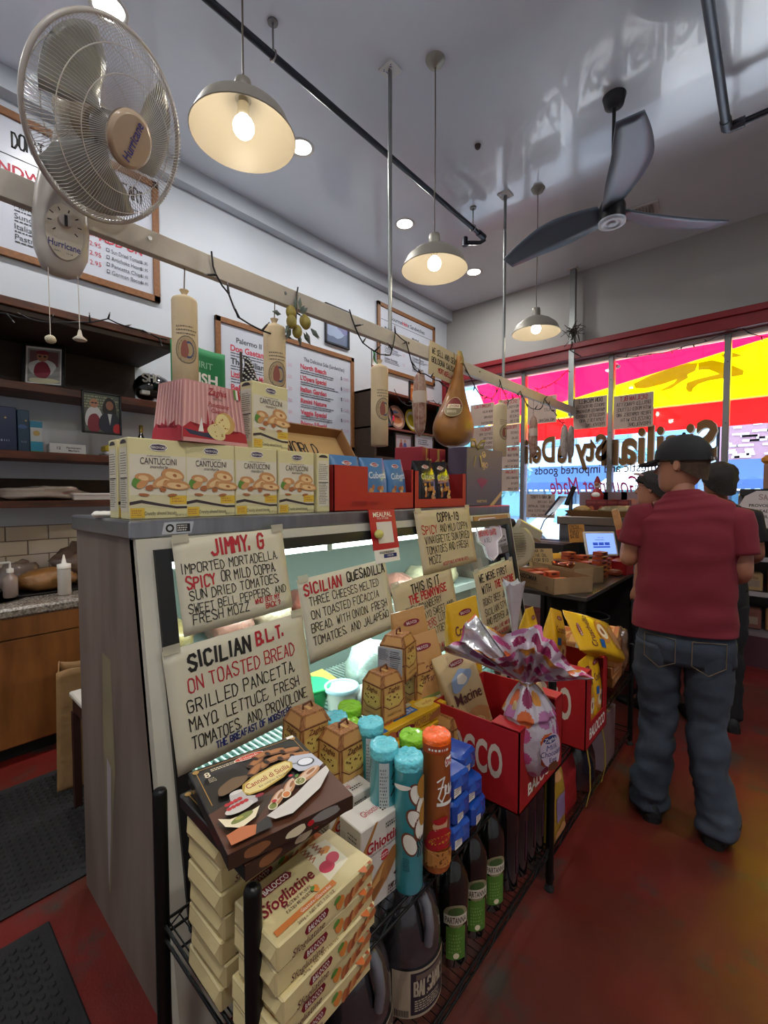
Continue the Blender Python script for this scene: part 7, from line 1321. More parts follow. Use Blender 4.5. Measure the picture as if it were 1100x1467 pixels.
for i, (z0, z1, ti, ls) in enumerate(((2.49, 2.80, 'PALERMO II DELI', ['NOW ALSO', 'SERVING', 'BREAKFAST']), (2.14, 2.47, 'MONDAY', ['COFFEE AND', 'MUFFINS', 'SMOOTHIES', 'CROISSANT']), (1.80, 2.12, 'TODAY', ['SOUP OF', 'THE DAY', 'MINESTRONE']))):
    wsign(-3.42, -3.04, z0, z1, ti, ls, 'reversed paper right of the ham by the window corner, '+['top', 'middle', 'bottom'][i])
# ================================================================ checkout table, slicer, tablet, cartons
TZ = .84; t = thing('checkout_table', 'low dark table with a steel edge beside the case', 'table', (-1.35, 3.85, 0)); TB = M('#3a2a22', .4, noise=.2); g = G(); g.box((-.55, -.80, TZ-.03), (.42, .82, TZ), M('#5a5652', .3, .6), .003); g.build('tabletop', t)
for a in (-.5, .38):
    for b in (-.76, .78): g = G(); g.box((a-.02, b-.02, 0), (a+.02, b+.02, TZ-.03), M('#222222', .4, .5)); g.build('leg', t)
g = G(); g.box((-.5, .80, 0), (.40, .82, TZ-.03), M('#17120f', .8)); g.build('back_board', t)
# Asdomar carton
def tray(label, loc, rz, X, Y, h, m, txt=None, group=None):
    t = thing('shipping_carton', label, 'box', loc, rz, group=group); T = .005; g = G(); g.box((-X, -Y, 0), (X, Y, T), m); g.build('base', t)
    for a, b in (((-X, -Y, 0), (-X+T, Y, h)), ((X-T, -Y, 0), (X, Y, h)), ((-X, -Y, 0), (X, -Y+T, h)), ((-X, Y-T, 0), (X, Y, h))): g = G(); g.box(a, b, m); g.build('wall_panel', t)
    if txt: g = G(); f = Face(g, (-X, -Y, 0), (2*X, 0, 0), (0, 0, h)); f.text(.40, .68, .30, txt, BI, bold=.03, maxw=.6); f.fine(.2, .25, .5, .3, 3, M('#7a6040', .6), 3); f.ell(.85, .3, .1, .1, BI); f.ell(.85, .3, .07, .07, m); g.build('lettering', t)
    return t
KT = M('#a58660', .75, noise=.08); TUN = M('#b8502c', .4, coat=.3); TUN2 = M('#d08858', .4)
A0 = (-1.28, 3.20, TZ+.002); t = tray('Asdomar tuna carton at the near end of the checkout table', (-1.24, 3.24, TZ), -.55, .24, .16, .11, KT, 'ASDOMAR')
def tin(label, loc, rz, w_=.10, d=.075, h=.03, top='#c25a34', group='small orange and red tuna boxes'):
    t = thing('tuna_box', label, 'box', loc, rz, group=group); g = G(); g.box((-d/2, -w_/2, 0), (d/2, w_/2, h), TUN, .002); g.build('carton', t); g = G(); f = Face(g, (d/2, -w_/2, h), (0, w_, 0), (-d, 0, 0)); f.rect(.05, .1, .95, .9, M(top, .4)); f.blob(.5, .5, .3, .2, TUN2, 0, 3); g.build('printed_lid', t)
    g = G(); f = Face(g, (d/2, -w_/2, 0), (0, w_, 0), (0, 0, h)); f.blob(.5, .5, .8, .3, M('#4a1c18', .5), 0, 4); g.build('printed_side', t); return t
tn = tin('orange tuna box in the Asdomar carton, nearest corner', (-1.38, 3.20, TZ+.006), -.55)
k = 0; c_, s_ = cos(-.55), sin(-.55)
for i in range(4):
    for j in range(2):
        for z in range(3 if i < 2 else 2):
            if i == j == z == 0: continue
            X, Y = -.18+i*.115, -.07+j*.12
            dup(tn, (-1.24+X*c_-Y*s_, 3.24+X*s_+Y*c_, TZ+.006+z*.032), -.55, 'orange tuna box packed in the Asdomar carton', group='tuna boxes packed in the Asdomar carton')
tn['label'] = 'orange tuna box packed in the Asdomar carton'; tn['group'] = 'tuna boxes packed in the Asdomar carton'
tray('open brown carton with a metal bowl on checkout table', (-1.26, 3.62, TZ), -.45, .22, .15, .12, KT)
t = thing('metal_bowl', 'shiny copper coloured bowl in the open brown carton', 'bowl', (-1.28, 3.60, TZ+.06)); g = G(); g.lathe([(.02, 0), (.05, .01), (.085, .05), (.09, .075), (.085, .073), (.05, .015), (.01, .008)], M('#9a5a44', .15, .9), 24, cap=False); g.build('bowl_body', t); g = G(); g.ball((0, 0, .05), (.05, .05, .025), M('#7a2c20', .2, coat=.6)); g.build('contents', t)
for i, (x, y, n, lb) in enumerate(((-1.36, 3.95, 5, 'tallest stack'), (-1.22, 3.98, 3, 'middle stack'), (-1.08, 3.86, 6, 'stack at the table edge'), (-1.10, 4.05, 4, 'stack behind the table edge stack'), (-1.30, 4.10, 4, 'stack in the middle behind the others'), (-1.45, 3.88, 3, 'stack at the left behind the tan card'), (-1.20, 3.82, 2, 'low stack in front of the others'))):
    for z in range(n): dup(tn, (x, y, TZ+z*.036), -.4+(z % 3)*.1, f'orange tuna box, {lb}, '+['lowest', 'second up', 'third up', 'fourth up', 'fifth up', 'sixth up'][z], group='loose tuna box stacks on the table')
t = tray('red carton with packets at the table edge near the man', (-1.03, 4.30, TZ), -.2, .13, .19, .11, M('#9a1c22', .4)); 
for k in range(3): tin(['orange packet in the red carton, left', 'orange packet in the red carton, middle', 'orange packet in the red carton, right'][k], (-1.03, 4.18+k*.11, TZ+.07), -.2, .10, .12, .03)
def card(label, loc, w_, h, rot, m, lines, name='counter_card', inkm=BI):
    t = thing(name, label, 'sign', loc, rot=rot); g = G(); g.box((-.002, -w_/2, 0), (0, w_/2, h), m); g.build('sheet', t); g = G(); f = Face(g, (0, -w_/2, 0), (0, w_, 0), (0, 0, h)); n = len(lines)
    for i, s_ in enumerate(lines): f.pen(.08, .8-i*.75/n, .16 if n > 2 else .2, s_, inkm, wd=.15, maxw=.84)
    g.build('lettering', t); return t
OR = M('#c98a3a', .6)
card('orange hand lettered card on the dark tray by slicer', (-1.42, 4.36, 1.06), .16, .17, (0, rad(-12), rad(-42)), OR, ['FRESH', 'BISCOTTI', 'TODAY', '$4.00'])
card('tan hand lettered card in front of the tuna stacks', (-1.46, 3.62, TZ+.07), .20, .16, (0, rad(-20), rad(-50)), M('#b09058', .6), ['TUNA IN', 'OLIVE OIL', '3 FOR $10'])
card('pinkish card beside the far end of the case', (-1.62, 3.12, TZ+.02), .22, .24, (0, rad(-15), rad(-45)), M('#b5948c', .6), ['TRY OUR', 'SPREADS', '$8.95', 'EACH'])
for i, (x, y, c) in enumerate(((-1.52, 3.80, '#c2b294'), (-1.44, 3.92, '#c9982c'), (-1.24, 4.22, '#c08a48'), (-1.15, 4.42, '#b8ab94'))):
    bag('snack_bag', ['pale snack bag behind the tan card', 'yellow snack bag behind the tan card', 'orange snack packet below the tablet', 'pale bag of snacks under the tablet by the man'][i], (x, y, TZ), .15, .08, .17 if i < 2 else .10, M(c, .35, coat=.3, bump=.3), lambda f: (f.rect(.1, .3, .9, .6, M('#8a5a30', .5)),), (0, rad(-30), rad(-40)), 'snack bags on the checkout table')
for i, (x, y, z, c) in enumerate(((-1.50, 4.02, 0, '#b5763a'), (-1.36, 4.22, 0, '#c8a070'), (-1.02, 4.08, .0, '#a84c2c'), (-1.42, 4.05, .11, '#c9b89a'), (-1.18, 4.56, 0, '#a88a6c'))):
    t = thing('sweet_packet', ['tan sweet packet behind the left tuna stack', 'cream sweet packet below the orange card', 'brick red sweet packet at the table edge', 'pale sweet packet on top of the left stack', 'brown sweet packet at the far end of the table'][i], 'packet', (x, y, TZ+z), rz=i*.7, group='sweet packets on the checkout table'); g = G(); g.box((-.075, -.05, 0), (.075, .05, .04), M(c, .35, coat=.3, noise=.3, ns=25), .01); g.build('wrapper', t); g = G(); f = Face(g, (-.075, -.05, .04), (.15, 0, 0), (0, .1, 0), off=.001); f.rect(.2, .2, .8, .8, M('#d2c09a', .5)); f.fine(.3, .3, .4, .4, 3, RI, i); g.build('printed_top', t)
t = thing('tablet_stand', 'white point of sale tablet with a lit blue screen', 'tablet', (-1.22, 4.36, TZ), rot=(0, 0, rad(-42))); g = G(); g.lathe([(.07, 0), (.07, .012), (.02, .02), (.02, .12)], M('#c9c4b4', .4), 20); g.build('stand', t)
tb = G(); tb.X = Matrix.Translation((0, 0, .22)) @ Matrix.Rotation(rad(-18), 4, 'Y'); tb.box((-.012, -.155, -.115), (.012, .155, .115), M('#cfcabb', .4), .01); tb.build('tablet_case', t)
tb = G(); tb.X = Matrix.Translation((0, 0, .22)) @ Matrix.Rotation(rad(-18), 4, 'Y'); tb.box((.012, -.135, -.095), (.0135, .135, .095), M('#6f93e8', .3, emit=.55, ecol='#8fb0ff')); s1 = tb.build('screen', t)
tb = G(); tb.X = Matrix.Translation((0, 0, .22)) @ Matrix.Rotation(rad(-18), 4, 'Y'); f = Face(tb, (.0135, -.135, -.095), (0, .27, 0), (0, 0, .19))
for k in range(3): f.rect(.2+k*.21, .42, .38+k*.21, .56, M('#2f55c8', .3, emit=.3))
f.rect(.2, .30, .80, .37, M('#2f55c8', .3, emit=.3)); f.text(.5, .8, .06, 'Add a tip', MB_); f.fine(.3, .66, .4, .05, 1, MB_, 3); tb.build('screen_buttons', s1)
# slicer
t = thing('meat_slicer', 'cream meat slicer with round guard at the end of the case', 'slicer', (-1.66, 3.36, TZ), rot=(0, 0, rad(-25))); SC_ = M('#b5ad92', .35, coat=.2); g = G(); g.box((-.22, -.2, 0), (.16, .2, .09), SC_, .02); g.build('base', t)
def disc(g, c, n, r, th, m, prof=None):
    n = V(n).normalized(); u = n.orthogonal().normalized(); v = n.cross(u); pr = prof or [(r*.97, 0), (r, th*.3), (r*.96, th), (r*.8, th*1.2), (.01, th*1.2)]
    g.rings([[V(c)+(u*cos(k*pi/20)+v*sin(k*pi/20))*q+n*d for k in range(40)] for q, d in pr], m, True, True)
g = G(); disc(g, (.12, .0, .27), (1, -.05, .15), .175, .025, SC_); gd = g.build('blade_guard', t)
g = G()
for k in range(11):
    y = -.10+k*.02; hh = math.sqrt(max(0, .12**2-y**2)); g.box((.160, -hh, .27+y-.004), (.166, hh*.6, .27+y+.004), M('#8f886c', .5))
g.build('vent_louver', gd); g = G(); g.X = Matrix.Translation((.10, .06, .40)) @ Matrix.Rotation(rad(-25), 4, 'X'); g.box((-.02, -.05, -.03), (.03, .22, .07), SC_, .015); g.build('food_press', t); g = G(); g.ball((.12, -.04, .45), .035, M('#1c1a18', .4), 12, 8); g.cyl((.1, -.02, .43), (.08, .06, .40), .015, M('#1c1a18', .4), 8); g.build('knob_handle', t)
carton('dark box behind the slicer carrying the orange card', -1.88, -1.48, 4.15, 4.60, TZ, 1.05, M('#1d1816', .6), None, 'dark_stand'); 
# steel prep counter with goods on top
t = thing('steel_counter', 'tall stainless steel prep counter behind the tablet', 'counter', (-.95, 5.05, 0)); g = G(); g.box((-.78, -.32, .1), (.62, .35, 1.20), STEEL, .004); g.build('body', t); g = G(); g.box((-.80, -.34, 1.20), (.64, .36, 1.285), M('#8a8076', .3, .8), .006); g.build('top_edge', t)
for a in (-.7, .55): g = G(); g.cyl((a, -.25, 0), (a, -.25, .1), .02, M('#333333', .4), 8); g.build('foot', t)
ST = 1.285
def att(px, py, y): return at(px, py, y=y)
p = att(865, 738, 4.84); t = thing('bread_tray', 'flat brown cardboard tray of wrapped bread loaves on steel counter', 'tray', (p.x, 4.88, ST), .05); g = G(); b8 = [(-.30, -.10, 0), (.30, -.10, 0), (.30, .10, 0), (-.30, .10, 0), (-.36, -.14, .06), (.36, -.14, .06), (.36, .14, .06), (-.36, .14, .06)]; g.add(b8, [(3, 2, 1, 0), (0, 1, 5, 4), (1, 2, 6, 5), (2, 3, 7, 6), (3, 0, 4, 7)], M('#8a6038', .7)); g.build('tray_body', t)
for k, (x, L_, c) in enumerate(((-.22, .16, '#b08a50'), (.08, .30, '#9a8a64'), (.20, .22, '#a89a78'))): lump('wrapped_loaf', ['loaf in orange wrap at the left of the bread tray', 'long wrapped loaf in the middle of the bread tray', 'wrapped loaf at the right of the bread tray'][k], 'bread', (p.x+x, 4.87+.04*k, ST+.03), (L_*.55, .06, .045), M(c, .25, noise=.3, coat=.6, bump=.5), k+30, .2, group='loaves in the bread tray')
for k in range(4):
    q = att(848+k*15, 727, 5.10); t = thing('maroon_tin', ['dark red tin leftmost in the row above the bread', 'dark red tin second in the row above the bread', 'dark red tin third in the row above the bread', 'dark red tin rightmost in the row by the woman'][k], 'box', (q.x, 5.12, ST), group='dark red tins on the steel counter'); g = G(); g.box((-.058, -.05, 0), (.058, .05, .17), M('#6a1a1c', .4, coat=.3), .004); g.build('carton', t); g = G(); f = Face(g, (-.058, -.05, 0), (.116, 0, 0), (0, 0, .17)); f.blob(.5, .45, .15, .15, M('#b5603c', .5), 0, 3); f.rect(.1, .75, .9, .9, M('#8a3a34', .5)); g.build('printed_front', t)
for k, (px, w_, lb) in enumerate(((851, .30, 'pale mauve box at the left on the steel counter back'), (880, .26, 'pale mauve box in the middle of the counter back'), (905, .2, 'pale mauve box right behind the woman'))):
    q = att(px, 715, 5.25); t = thing('mauve_box', lb, 'box', (q.x, 5.28, ST), group='mauve boxes on the steel counter'); g = G(); g.box((-w_/2, -.05, 0), (w_/2, .05, .25), M('#8f7478', .5), .003); g.build('carton', t); g = G(); f = Face(g, (-w_/2, -.05, 0), (w_, 0, 0), (0, 0, .25)); f.blob(.5, .6, .25, .12, M('#b5705c', .5), 0, 3, .1); g.build('printed_front', t)
q = att(852, 710, 5.05); t = thing('santa_figure', 'small red and white Santa figure on the tins', 'figurine', (q.x, 5.13, ST+.17)); g = G(); g.lathe([(.06, 0), (.065, .05), (.04, .10), (.02, .12)], M('#9c1c20', .6), 16); g.build('robe', t); g = G(); g.ball((0, 0, .15), .035, M('#d8cfc8', .6), 12, 8); g.build('beard', t); g = G(); g.ball((0, -.02, .165), .025, SK, 10, 8); g.build('face', t); g = G(); g.lathe([(.036, .175), (.03, .2), (.008, .25)], M('#9c1c20', .6), 12); g.build('hat', t); g = G(); g.ball((0, -.05, .05), (.045, .02, .03), WHITE, 10, 6); g.build('fur_trim', t)
q = att(815, 720, 4.9); t = thing('card_terminal', 'black card reader stand on the left of the steel counter', 'card reader', (q.x, 4.95, ST)); g = G(); g.lathe([(.05, 0), (.05, .015), (.02, .03), (.02, .2)], M('#17181c', .4), 14); g.build('stand', t); g = G(); g.X = Matrix.Translation((0.0, 0, .22)) @ Matrix.Rotation(rad(22), 4, 'Y'); g.box((-.02, -.03, -.12), (.02, .03, .10), M('#1c1d22', .35), .006); g.build('reader', t)
g = G(); g.X = Matrix.Translation((-.16, 0, .10)) @ Matrix.Rotation(rad(38), 4, 'Y'); g.box((-.012, -.10, -.13), (.012, .10, .13), M('#3a3c42', .4), .005); g.build('display_panel', t); g = G(); g.tube([(-.15, -.1, .03), (-.18, -.26, -.05), (-.22, -.32, -.2), (-.26, -.30, -.3)], .006, LW, 6); g.build('cable', t)
# trash bin under the table
t = thing('waste_bin', 'black waste bin with a dark red label under the table', 'bin', (-1.12, 3.70, 0)); g = G(); g.lathe([(.12, 0), (.15, .5), (.155, .55), (.148, .55)], M('#121214', .4), 24); g.build('bin_body', t); g = G(); g.tube([(.155*cos(a*pi/14), .155*sin(a*pi/14), .56) for a in range(28)], .006, M('#4a4c50', .3), 6, closed=True); g.build('rim', t); g = G(); f = Face(g, (0, 0, 0), (0, 1, 0), (0, 0, 1), off=.003, fmap=lambda X, Y, o: V(((.146+o)*cos(-1.5+X/.146), (.146+o)*sin(-1.5+X/.146), .26+Y)), W=.11, H=.17); f.rect(0, 0, 1, 1, WHITE); f.rect(.05, .05, .88, .95, M('#6a1c30', .5)); f.fine(.15, .2, .6, .6, 5, WHITE, 3); g.build('label', t)
# open refrigerated shelf unit by the window at right
t = thing('refrigerated_display', 'open refrigerated shelf unit with packets at the right edge', 'refrigerator', (.42, 5.36, 0)); FX, FY = .70, .30; fm_ = M('#6a6468', .4, .4); g = G(); g.box((-FX, FY-.03, 0), (FX, FY, 1.55), fm_); g.build('back_panel', t)
for s_ in (-1, 1): g = G(); g.prism([(-FY, 0), (FY, 0), (FY, 1.55), (-.05, 1.5), (-FY+.05, .9), (-FY, .3)], 0, s_*FX-.015, s_*FX+.015, fm_); g.build('side_panel', t)
g = G(); g.box((-FX, -FY, 0), (FX, -FY+.03, .27), M('#4a2a34', .4)); g.box((-FX, -FY, .27), (FX, FY, .29), M('#9a9498', .3, .5)); g.build('base_panel', t)
for z in (.62, .93, 1.22): g = G(); g.box((-FX, -.22+.0*z, z), (FX, FY-.03, z+.015), M('#7a7478', .35, .5)); g.box((-FX, -.235, z-.01), (FX, -.22, z+.03), M('#a39c9c', .4)); g.build('shelf', t)
g = G(); g.box((-FX, -.15, 1.50), (FX, FY, 1.56), M('#1c1a1c', .5)); g.build('top_panel', t)
rr = random.Random(9); cols = ['#a8895c', '#8f7a68', '#b09a84', '#7a4a40', '#9a8a7a', '#a87a4a']
for z, h in ((.292, .24), (.637, .22), (.947, .2), (1.237, .18)):
    for k in range(7):
        x = .42-FX+.10+k*.19; c = cols[rr.randrange(6)]; nm_ = ['first', 'second', 'third', 'fourth', 'fifth', 'sixth', 'seventh'][k]; sh = {.292: 'bottom', .637: 'second', .947: 'third', 1.237: 'top'}[z]
        t2 = thing('food_packet', f'chilled food packet {nm_} from the left on the {sh} refrigerated shelf', 'packet', (x, 5.27, z), rz=rr.uniform(-.15, .15), group='packets in the refrigerated unit'); hh = h*rr.uniform(.7, 1); g = G(); g.box((-.078, -.05, 0), (.078, .06, hh), M(c, .35, coat=.3, bump=.3, bs=20), .012); g.build('wrapper', t2); g = G(); f = Face(g, (-.078, -.05, 0), (.156, 0, 0), (0, 0, hh)); f.rect(.15, .25, .85, .6, M(cols[rr.randrange(6)], .5)); f.fine(.2, .65, .6, .15, 2, TXT, k); g.build('printed_front', t2)
t = thing('bread_carton', 'orange topped carton on the refrigerated unit', 'box', (.28, 5.38, 1.56)); g = G(); g.box((-.40, -.14, 0), (.40, .14, .22), M('#8f6a54', .6), .004); g.build('carton', t); g = G(); g.box((-.42, -.15, .22), (.42, .15, .30), M('#c9862c', .5), .03); g.build('lid', t)
t = thing('white_board_sign', 'white rounded sign with black words leaning on the refrigerated unit', 'sign', (-.02, 5.07, 1.22), rot=(rad(-14), 0, 0)); g = G(); P = [(-.34, 0), (.34, 0), (.25, .22), (.18, .30), (.08, .33), (-.14, .33), (-.22, .28)]; g.prism(P, 1, -.012, 0, M('#b5a8a4', .5)); g.build('panel', t); g = G(); f = Face(g, (-.3, -.0125, 0), (.6, 0, 0), (0, 0, .33)); f.pen(.30, .76, .14, 'SALE!', M('#8a6a60', .5), wd=.14, maxw=.4)
for i, s_ in enumerate(('PROVOLONE NOW', 'MORTADELLA NOW', 'PROSCIUTTO NOW')): f.text(.45, .6-i*.15, .08, s_, INK, bold=.02, maxw=.6)
g.build('lettering', t)
# ================================================================ people
def skin_body(name, parent, verts, edges, rad_, mat_, label=None):
    me = bpy.data.meshes.new(name); me.from_pydata(verts, edges, []); o = bpy.data.objects.new(name, me); COL.objects.link(o); o.parent = parent
    md = o.modifiers.new('skin', 'SKIN'); md.use_smooth_shade = True; md.branch_smoothing = .6
    for i, r in enumerate(rad_): d = me.skin_vertices[0].data[i]; d.radius = (r, r) if not isinstance(r, tuple) else r; d.use_root = (i == 0)
    s = o.modifiers.new('sub', 'SUBSURF'); s.levels = 2; s.render_levels = 2; me.materials.append(mat_)
    if label: o['label'] = label
    return o
def cloth_loft(g, path, radii, mat_, n=40, sub=7, fold=.006, fs=9, seed=0, ex=1.0, cap=False):
    """rings along a path of points; radii are (half width x, half depth y) per point; folds by noise"""
    P = [V(p) for p in path]; N = len(P); R = []
    for i in range(N-1):
        for k in range(sub+(i == N-2)):
            t = k/sub; t2 = t*t*(3-2*t); a, b = radii[i], radii[i+1]; c = P[i].lerp(P[i+1], t); 
            d0 = (P[min(i+1, N-1)]-P[max(i-1, 0)]).normalized(); d1 = (P[min(i+2, N-1)]-P[i]).normalized(); d = d0.lerp(d1, t).normalized()
            u = (V((1, 0, 0))-d*d.x).normalized(); w_ = d.cross(u); rx, ry = a[0]+(b[0]-a[0])*t2, a[1]+(b[1]-a[1])*t2; ring = []
            for j in range(n):
                q = 2*pi*j/n; cx_, sy_ = cos(q), sin(q); cx_ = math.copysign(abs(cx_)**ex, cx_); sy_ = math.copysign(abs(sy_)**ex, sy_)
                p = c+u*rx*cx_+w_*ry*sy_; nz = mn.noise(V((p.x*fs, p.y*fs, p.z*fs*2.2+seed)))+.5*mn.noise(V((p.x*fs*2, p.y*fs*2, p.z*fs*4+seed)))
                f = fold(i+t) if callable(fold) else fold; ring.append(p+(u*cx_+w_*sy_)*nz*f)
            R.append(ring)
    g.rings(R, mat_, True, cap)
def hand(parent, wrist, dir_, palm, m, side=1, curl=.9, name='hand', L=.175):
    d = V(dir_).normalized(); nrm = V(palm).normalized(); nrm = (nrm-d*nrm.dot(d)).normalized(); s_ = d.cross(nrm)*side; w_ = V(wrist); g = G()
    k = L/.185; R = []
    for t, hw, ht in ((-.01, .026, .020), (.02, .032, .018), (.055, .040, .016), (.085, .041, .014), (.098, .036, .010)):
        R.append([w_+d*t*k+s_*hw*k*cos(a*pi/8)+nrm*ht*k*sin(a*pi/8) for a in range(16)])
    g.rings(R, m, True, True)
    for i, (off, ln, r) in enumerate(((.031, .070, .0088), (.011, .080, .0092), (-.010, .075, .0090), (-.030, .058, .0080))):
        p = w_+d*.085*k+s_*off*k; pts = [p]; a = 0
        for q, fr in enumerate((.45, .32, .23)): a += curl*(.35, .6, .45)[q]; pts.append(pts[-1]+(d*cos(a)+nrm*sin(a))*ln*fr*k)
        g.tube([p-d*.02*k]+pts, r, m, 8, rr=[r*k, r*k, r*.95*k, r*.9*k, r*.72*k])
    p = w_+d*.03*k+s_*.034*k; g.tube([p-s_*.014*k, p, p+(s_*.8+d*.6+nrm*.25)*.034*k, p+(s_*.6+d*1.0+nrm*.9)*.052*k], .010, m, 8, rr=[.013*k, .012*k, .0105*k, .008*k])
    return g.build(name, parent)
def head(parent, c, yaw, skin_, hair_, hat=None, hairlen=0, glasses=None):
    """head shell with features; c is the head centre, yaw turns the face left"""
    Rm = Matrix.Translation(V(c)) @ Matrix.Rotation(yaw, 4, 'Z')
    g = G(); g.X = Rm; R = []
    for z, wx, wy, dy in ((-.125, .038, .040, .03), (-.112, .050, .060, .030), (-.09, .060, .078, .018), (-.05, .068, .090, .008), (0, .074, .097, .0), (.04, .076, .098, -.004), (.08, .067, .086, -.006), (.105, .048, .062, -.008), (.118, .022, .03, -.008)):
        R.append([V((wx*cos(a*pi/14), dy+wy*sin(a*pi/14), z)) for a in range(28)])
    g.rings(R, skin_, True, True); g.build('head', parent, mods=[('SUBSURF', dict(levels=1, render_levels=1))])
    g = G(); g.X = Rm; g.add([(0, .093, .012), (-.015, .092, -.035), (.015, .092, -.035), (0, .122, -.032), (0, .100, -.046)], [(0, 1, 3), (0, 3, 2), (1, 4, 3), (3, 4, 2)], skin_, True); g.build('nose', parent)
    g = G(); g.X = Rm; g.box((-.024, .088, -.070), (.024, .096, -.060), M('#8a4a44', .5), .004); g.build('mouth', parent)
    for s_ in (-1, 1):
        g = G(); g.X = Rm; g.ball((s_*.030, .083, .008), (.013, .010, .008), M('#d8d2cc', .3), 10, 6); g.ball((s_*.030, .0905, .008), (.006, .004, .006), M('#2a1c14', .2), 8, 6); g.build('eye', parent)
        g = G(); g.X = Rm; g.rings([[V((s_*(.072+q*.010), -.005+(.018*cos(a*pi/6))*(1-q*.2), -.005+.032*sin(a*pi/6)*(1-q*.15))) for a in range(12)] for q in (0, 1, 1.9)], skin_, True, True); g.build('ear', parent)
    g = G(); g.X = Rm; R = []     # hair cap: back and sides, lower at the nape
    n = 32; low = -.075-hairlen
    for i in range(9):
        v = i/8; ring = []
        for a in range(n):
            q = 2*pi*a/n; back = max(0, -sin(q)); front = max(0, sin(q)); zb = .045 if front > .35 else (.02*(front)+low*back**.7+(-.005)*(1-back))
            z = zb+(.127-zb)*v; zz = z/.125; k = math.sqrt(max(0, 1-min(1, abs(zz))**2.6)) if z > 0 else 1-.12*min(1, -z/.09)
            thick = (.008 if hat else .018)+(.003 if hat else .014)*mn.noise(V((cos(q)*5, sin(q)*5, v*6))); ring.append(V(((.075*k+thick)*cos(q), -.003+(.097*k+thick)*sin(q), z)))
        R.append(ring)
    g.rings(R, hair_, True, True); g.build('hair', parent)
    if hat:
        g = G(); g.X = Rm; R = []
        for i in range(10):
            v = i/9; z = .015+.125*v; k = math.sqrt(max(0, 1-v**2.4)); R.append([V(((.094*k)*cos(a*pi/20), -.003+(.116*k)*sin(a*pi/20), z+.012*max(0, sin(a*pi/20))*(1-v))) for a in range(40)])
        g.rings(R, hat, True, True); g.ball((0, -.003, .140), .008, hat, 8, 6); cp_ = g.build('cap', parent)
        g = G(); g.X = Rm; g.rings([[V((.076*cos(a), (.085+.100*sin(a)*1.0), .030-.016*cos(a)**2+o-.034*max(0, sin(a)))) for a in [pi*k/20 for k in range(21)]] for o in (0, .012)], hat, True, True); g.build('brim', cp_)
        g = G(); g.X = Rm; P = [V((.040*cos(a), -.1195+.02*abs(cos(a))**2, .028+.038*sin(a))) for a in [pi*k/12 for k in range(13)]]; g.add([V((0, -.121, .028))]+P, [(0, i+1, i+2) for i in range(12)], hair_); g.tube(P, .0022, M('#0b0b0c', .6), 5); g.build('back_opening', cp_)
        g = G(); g.X = Rm; g.box((-.042, -.121, .016), (.042, -.116, .030), M('#0b0b0c', .5)); g.box((-.003, -.1225, .017), (.004, -.1205, .027), WHITE); g.build('strap', cp_)
    if glasses:
        g = G(); g.X = Rm
        for s_ in (-1, 1): g.tube([(s_*.079, -.01, .012), (s_*.078, .06, .014), (s_*.060, .098, .014)], .002, glasses, 5); g.tube([(s_*.032+.024*cos(a), .102-.006*abs(cos(a)), .006+.018*sin(a)) for a in [k*pi/8 for k in range(16)]], .002, glasses, 5, closed=True)
        g.build('glasses', parent)
def shoe(parent, p, ang, m, sole, L=.29):
    g = G(); g.X = Matrix.Translation(V(p)) @ Matrix.Rotation(ang, 4, 'Z'); R = []
    for y, hw, h in ((-.075, .022, .05), (-.068, .034, .085), (-.03, .040, .10), (.03, .041, .095), (.08, .045, .07), (.14, .050, .055), (.185, .042, .042), (.205, .020, .03)):
        R.append([V((hw*cos(a), y, .018+(h-.018)*max(0, sin(a)) if sin(a) > 0 else .018+.006*sin(a))) for a in [2*pi*k/18 for k in range(18)]])
    g.rings(R, m, True, True); o = g.build('shoe', parent)
    g = G(); g.X = Matrix.Translation(V(p)) @ Matrix.Rotation(ang, 4, 'Z'); out = [(-.020, -.078), (.020, -.078), (.038, -.06), (.043, .03), (.052, .13), (.044, .185), (.02, .21), (-.02, .21), (-.044, .185), (-.052, .13), (-.043, .03), (-.038, -.06)]; g.prism(out, 2, 0, .026, sole); g.build('sole', o)
SKN = M('#a8735a', .5, noise=.08, ns=12); SKN2 = M('#8f5c46', .5)
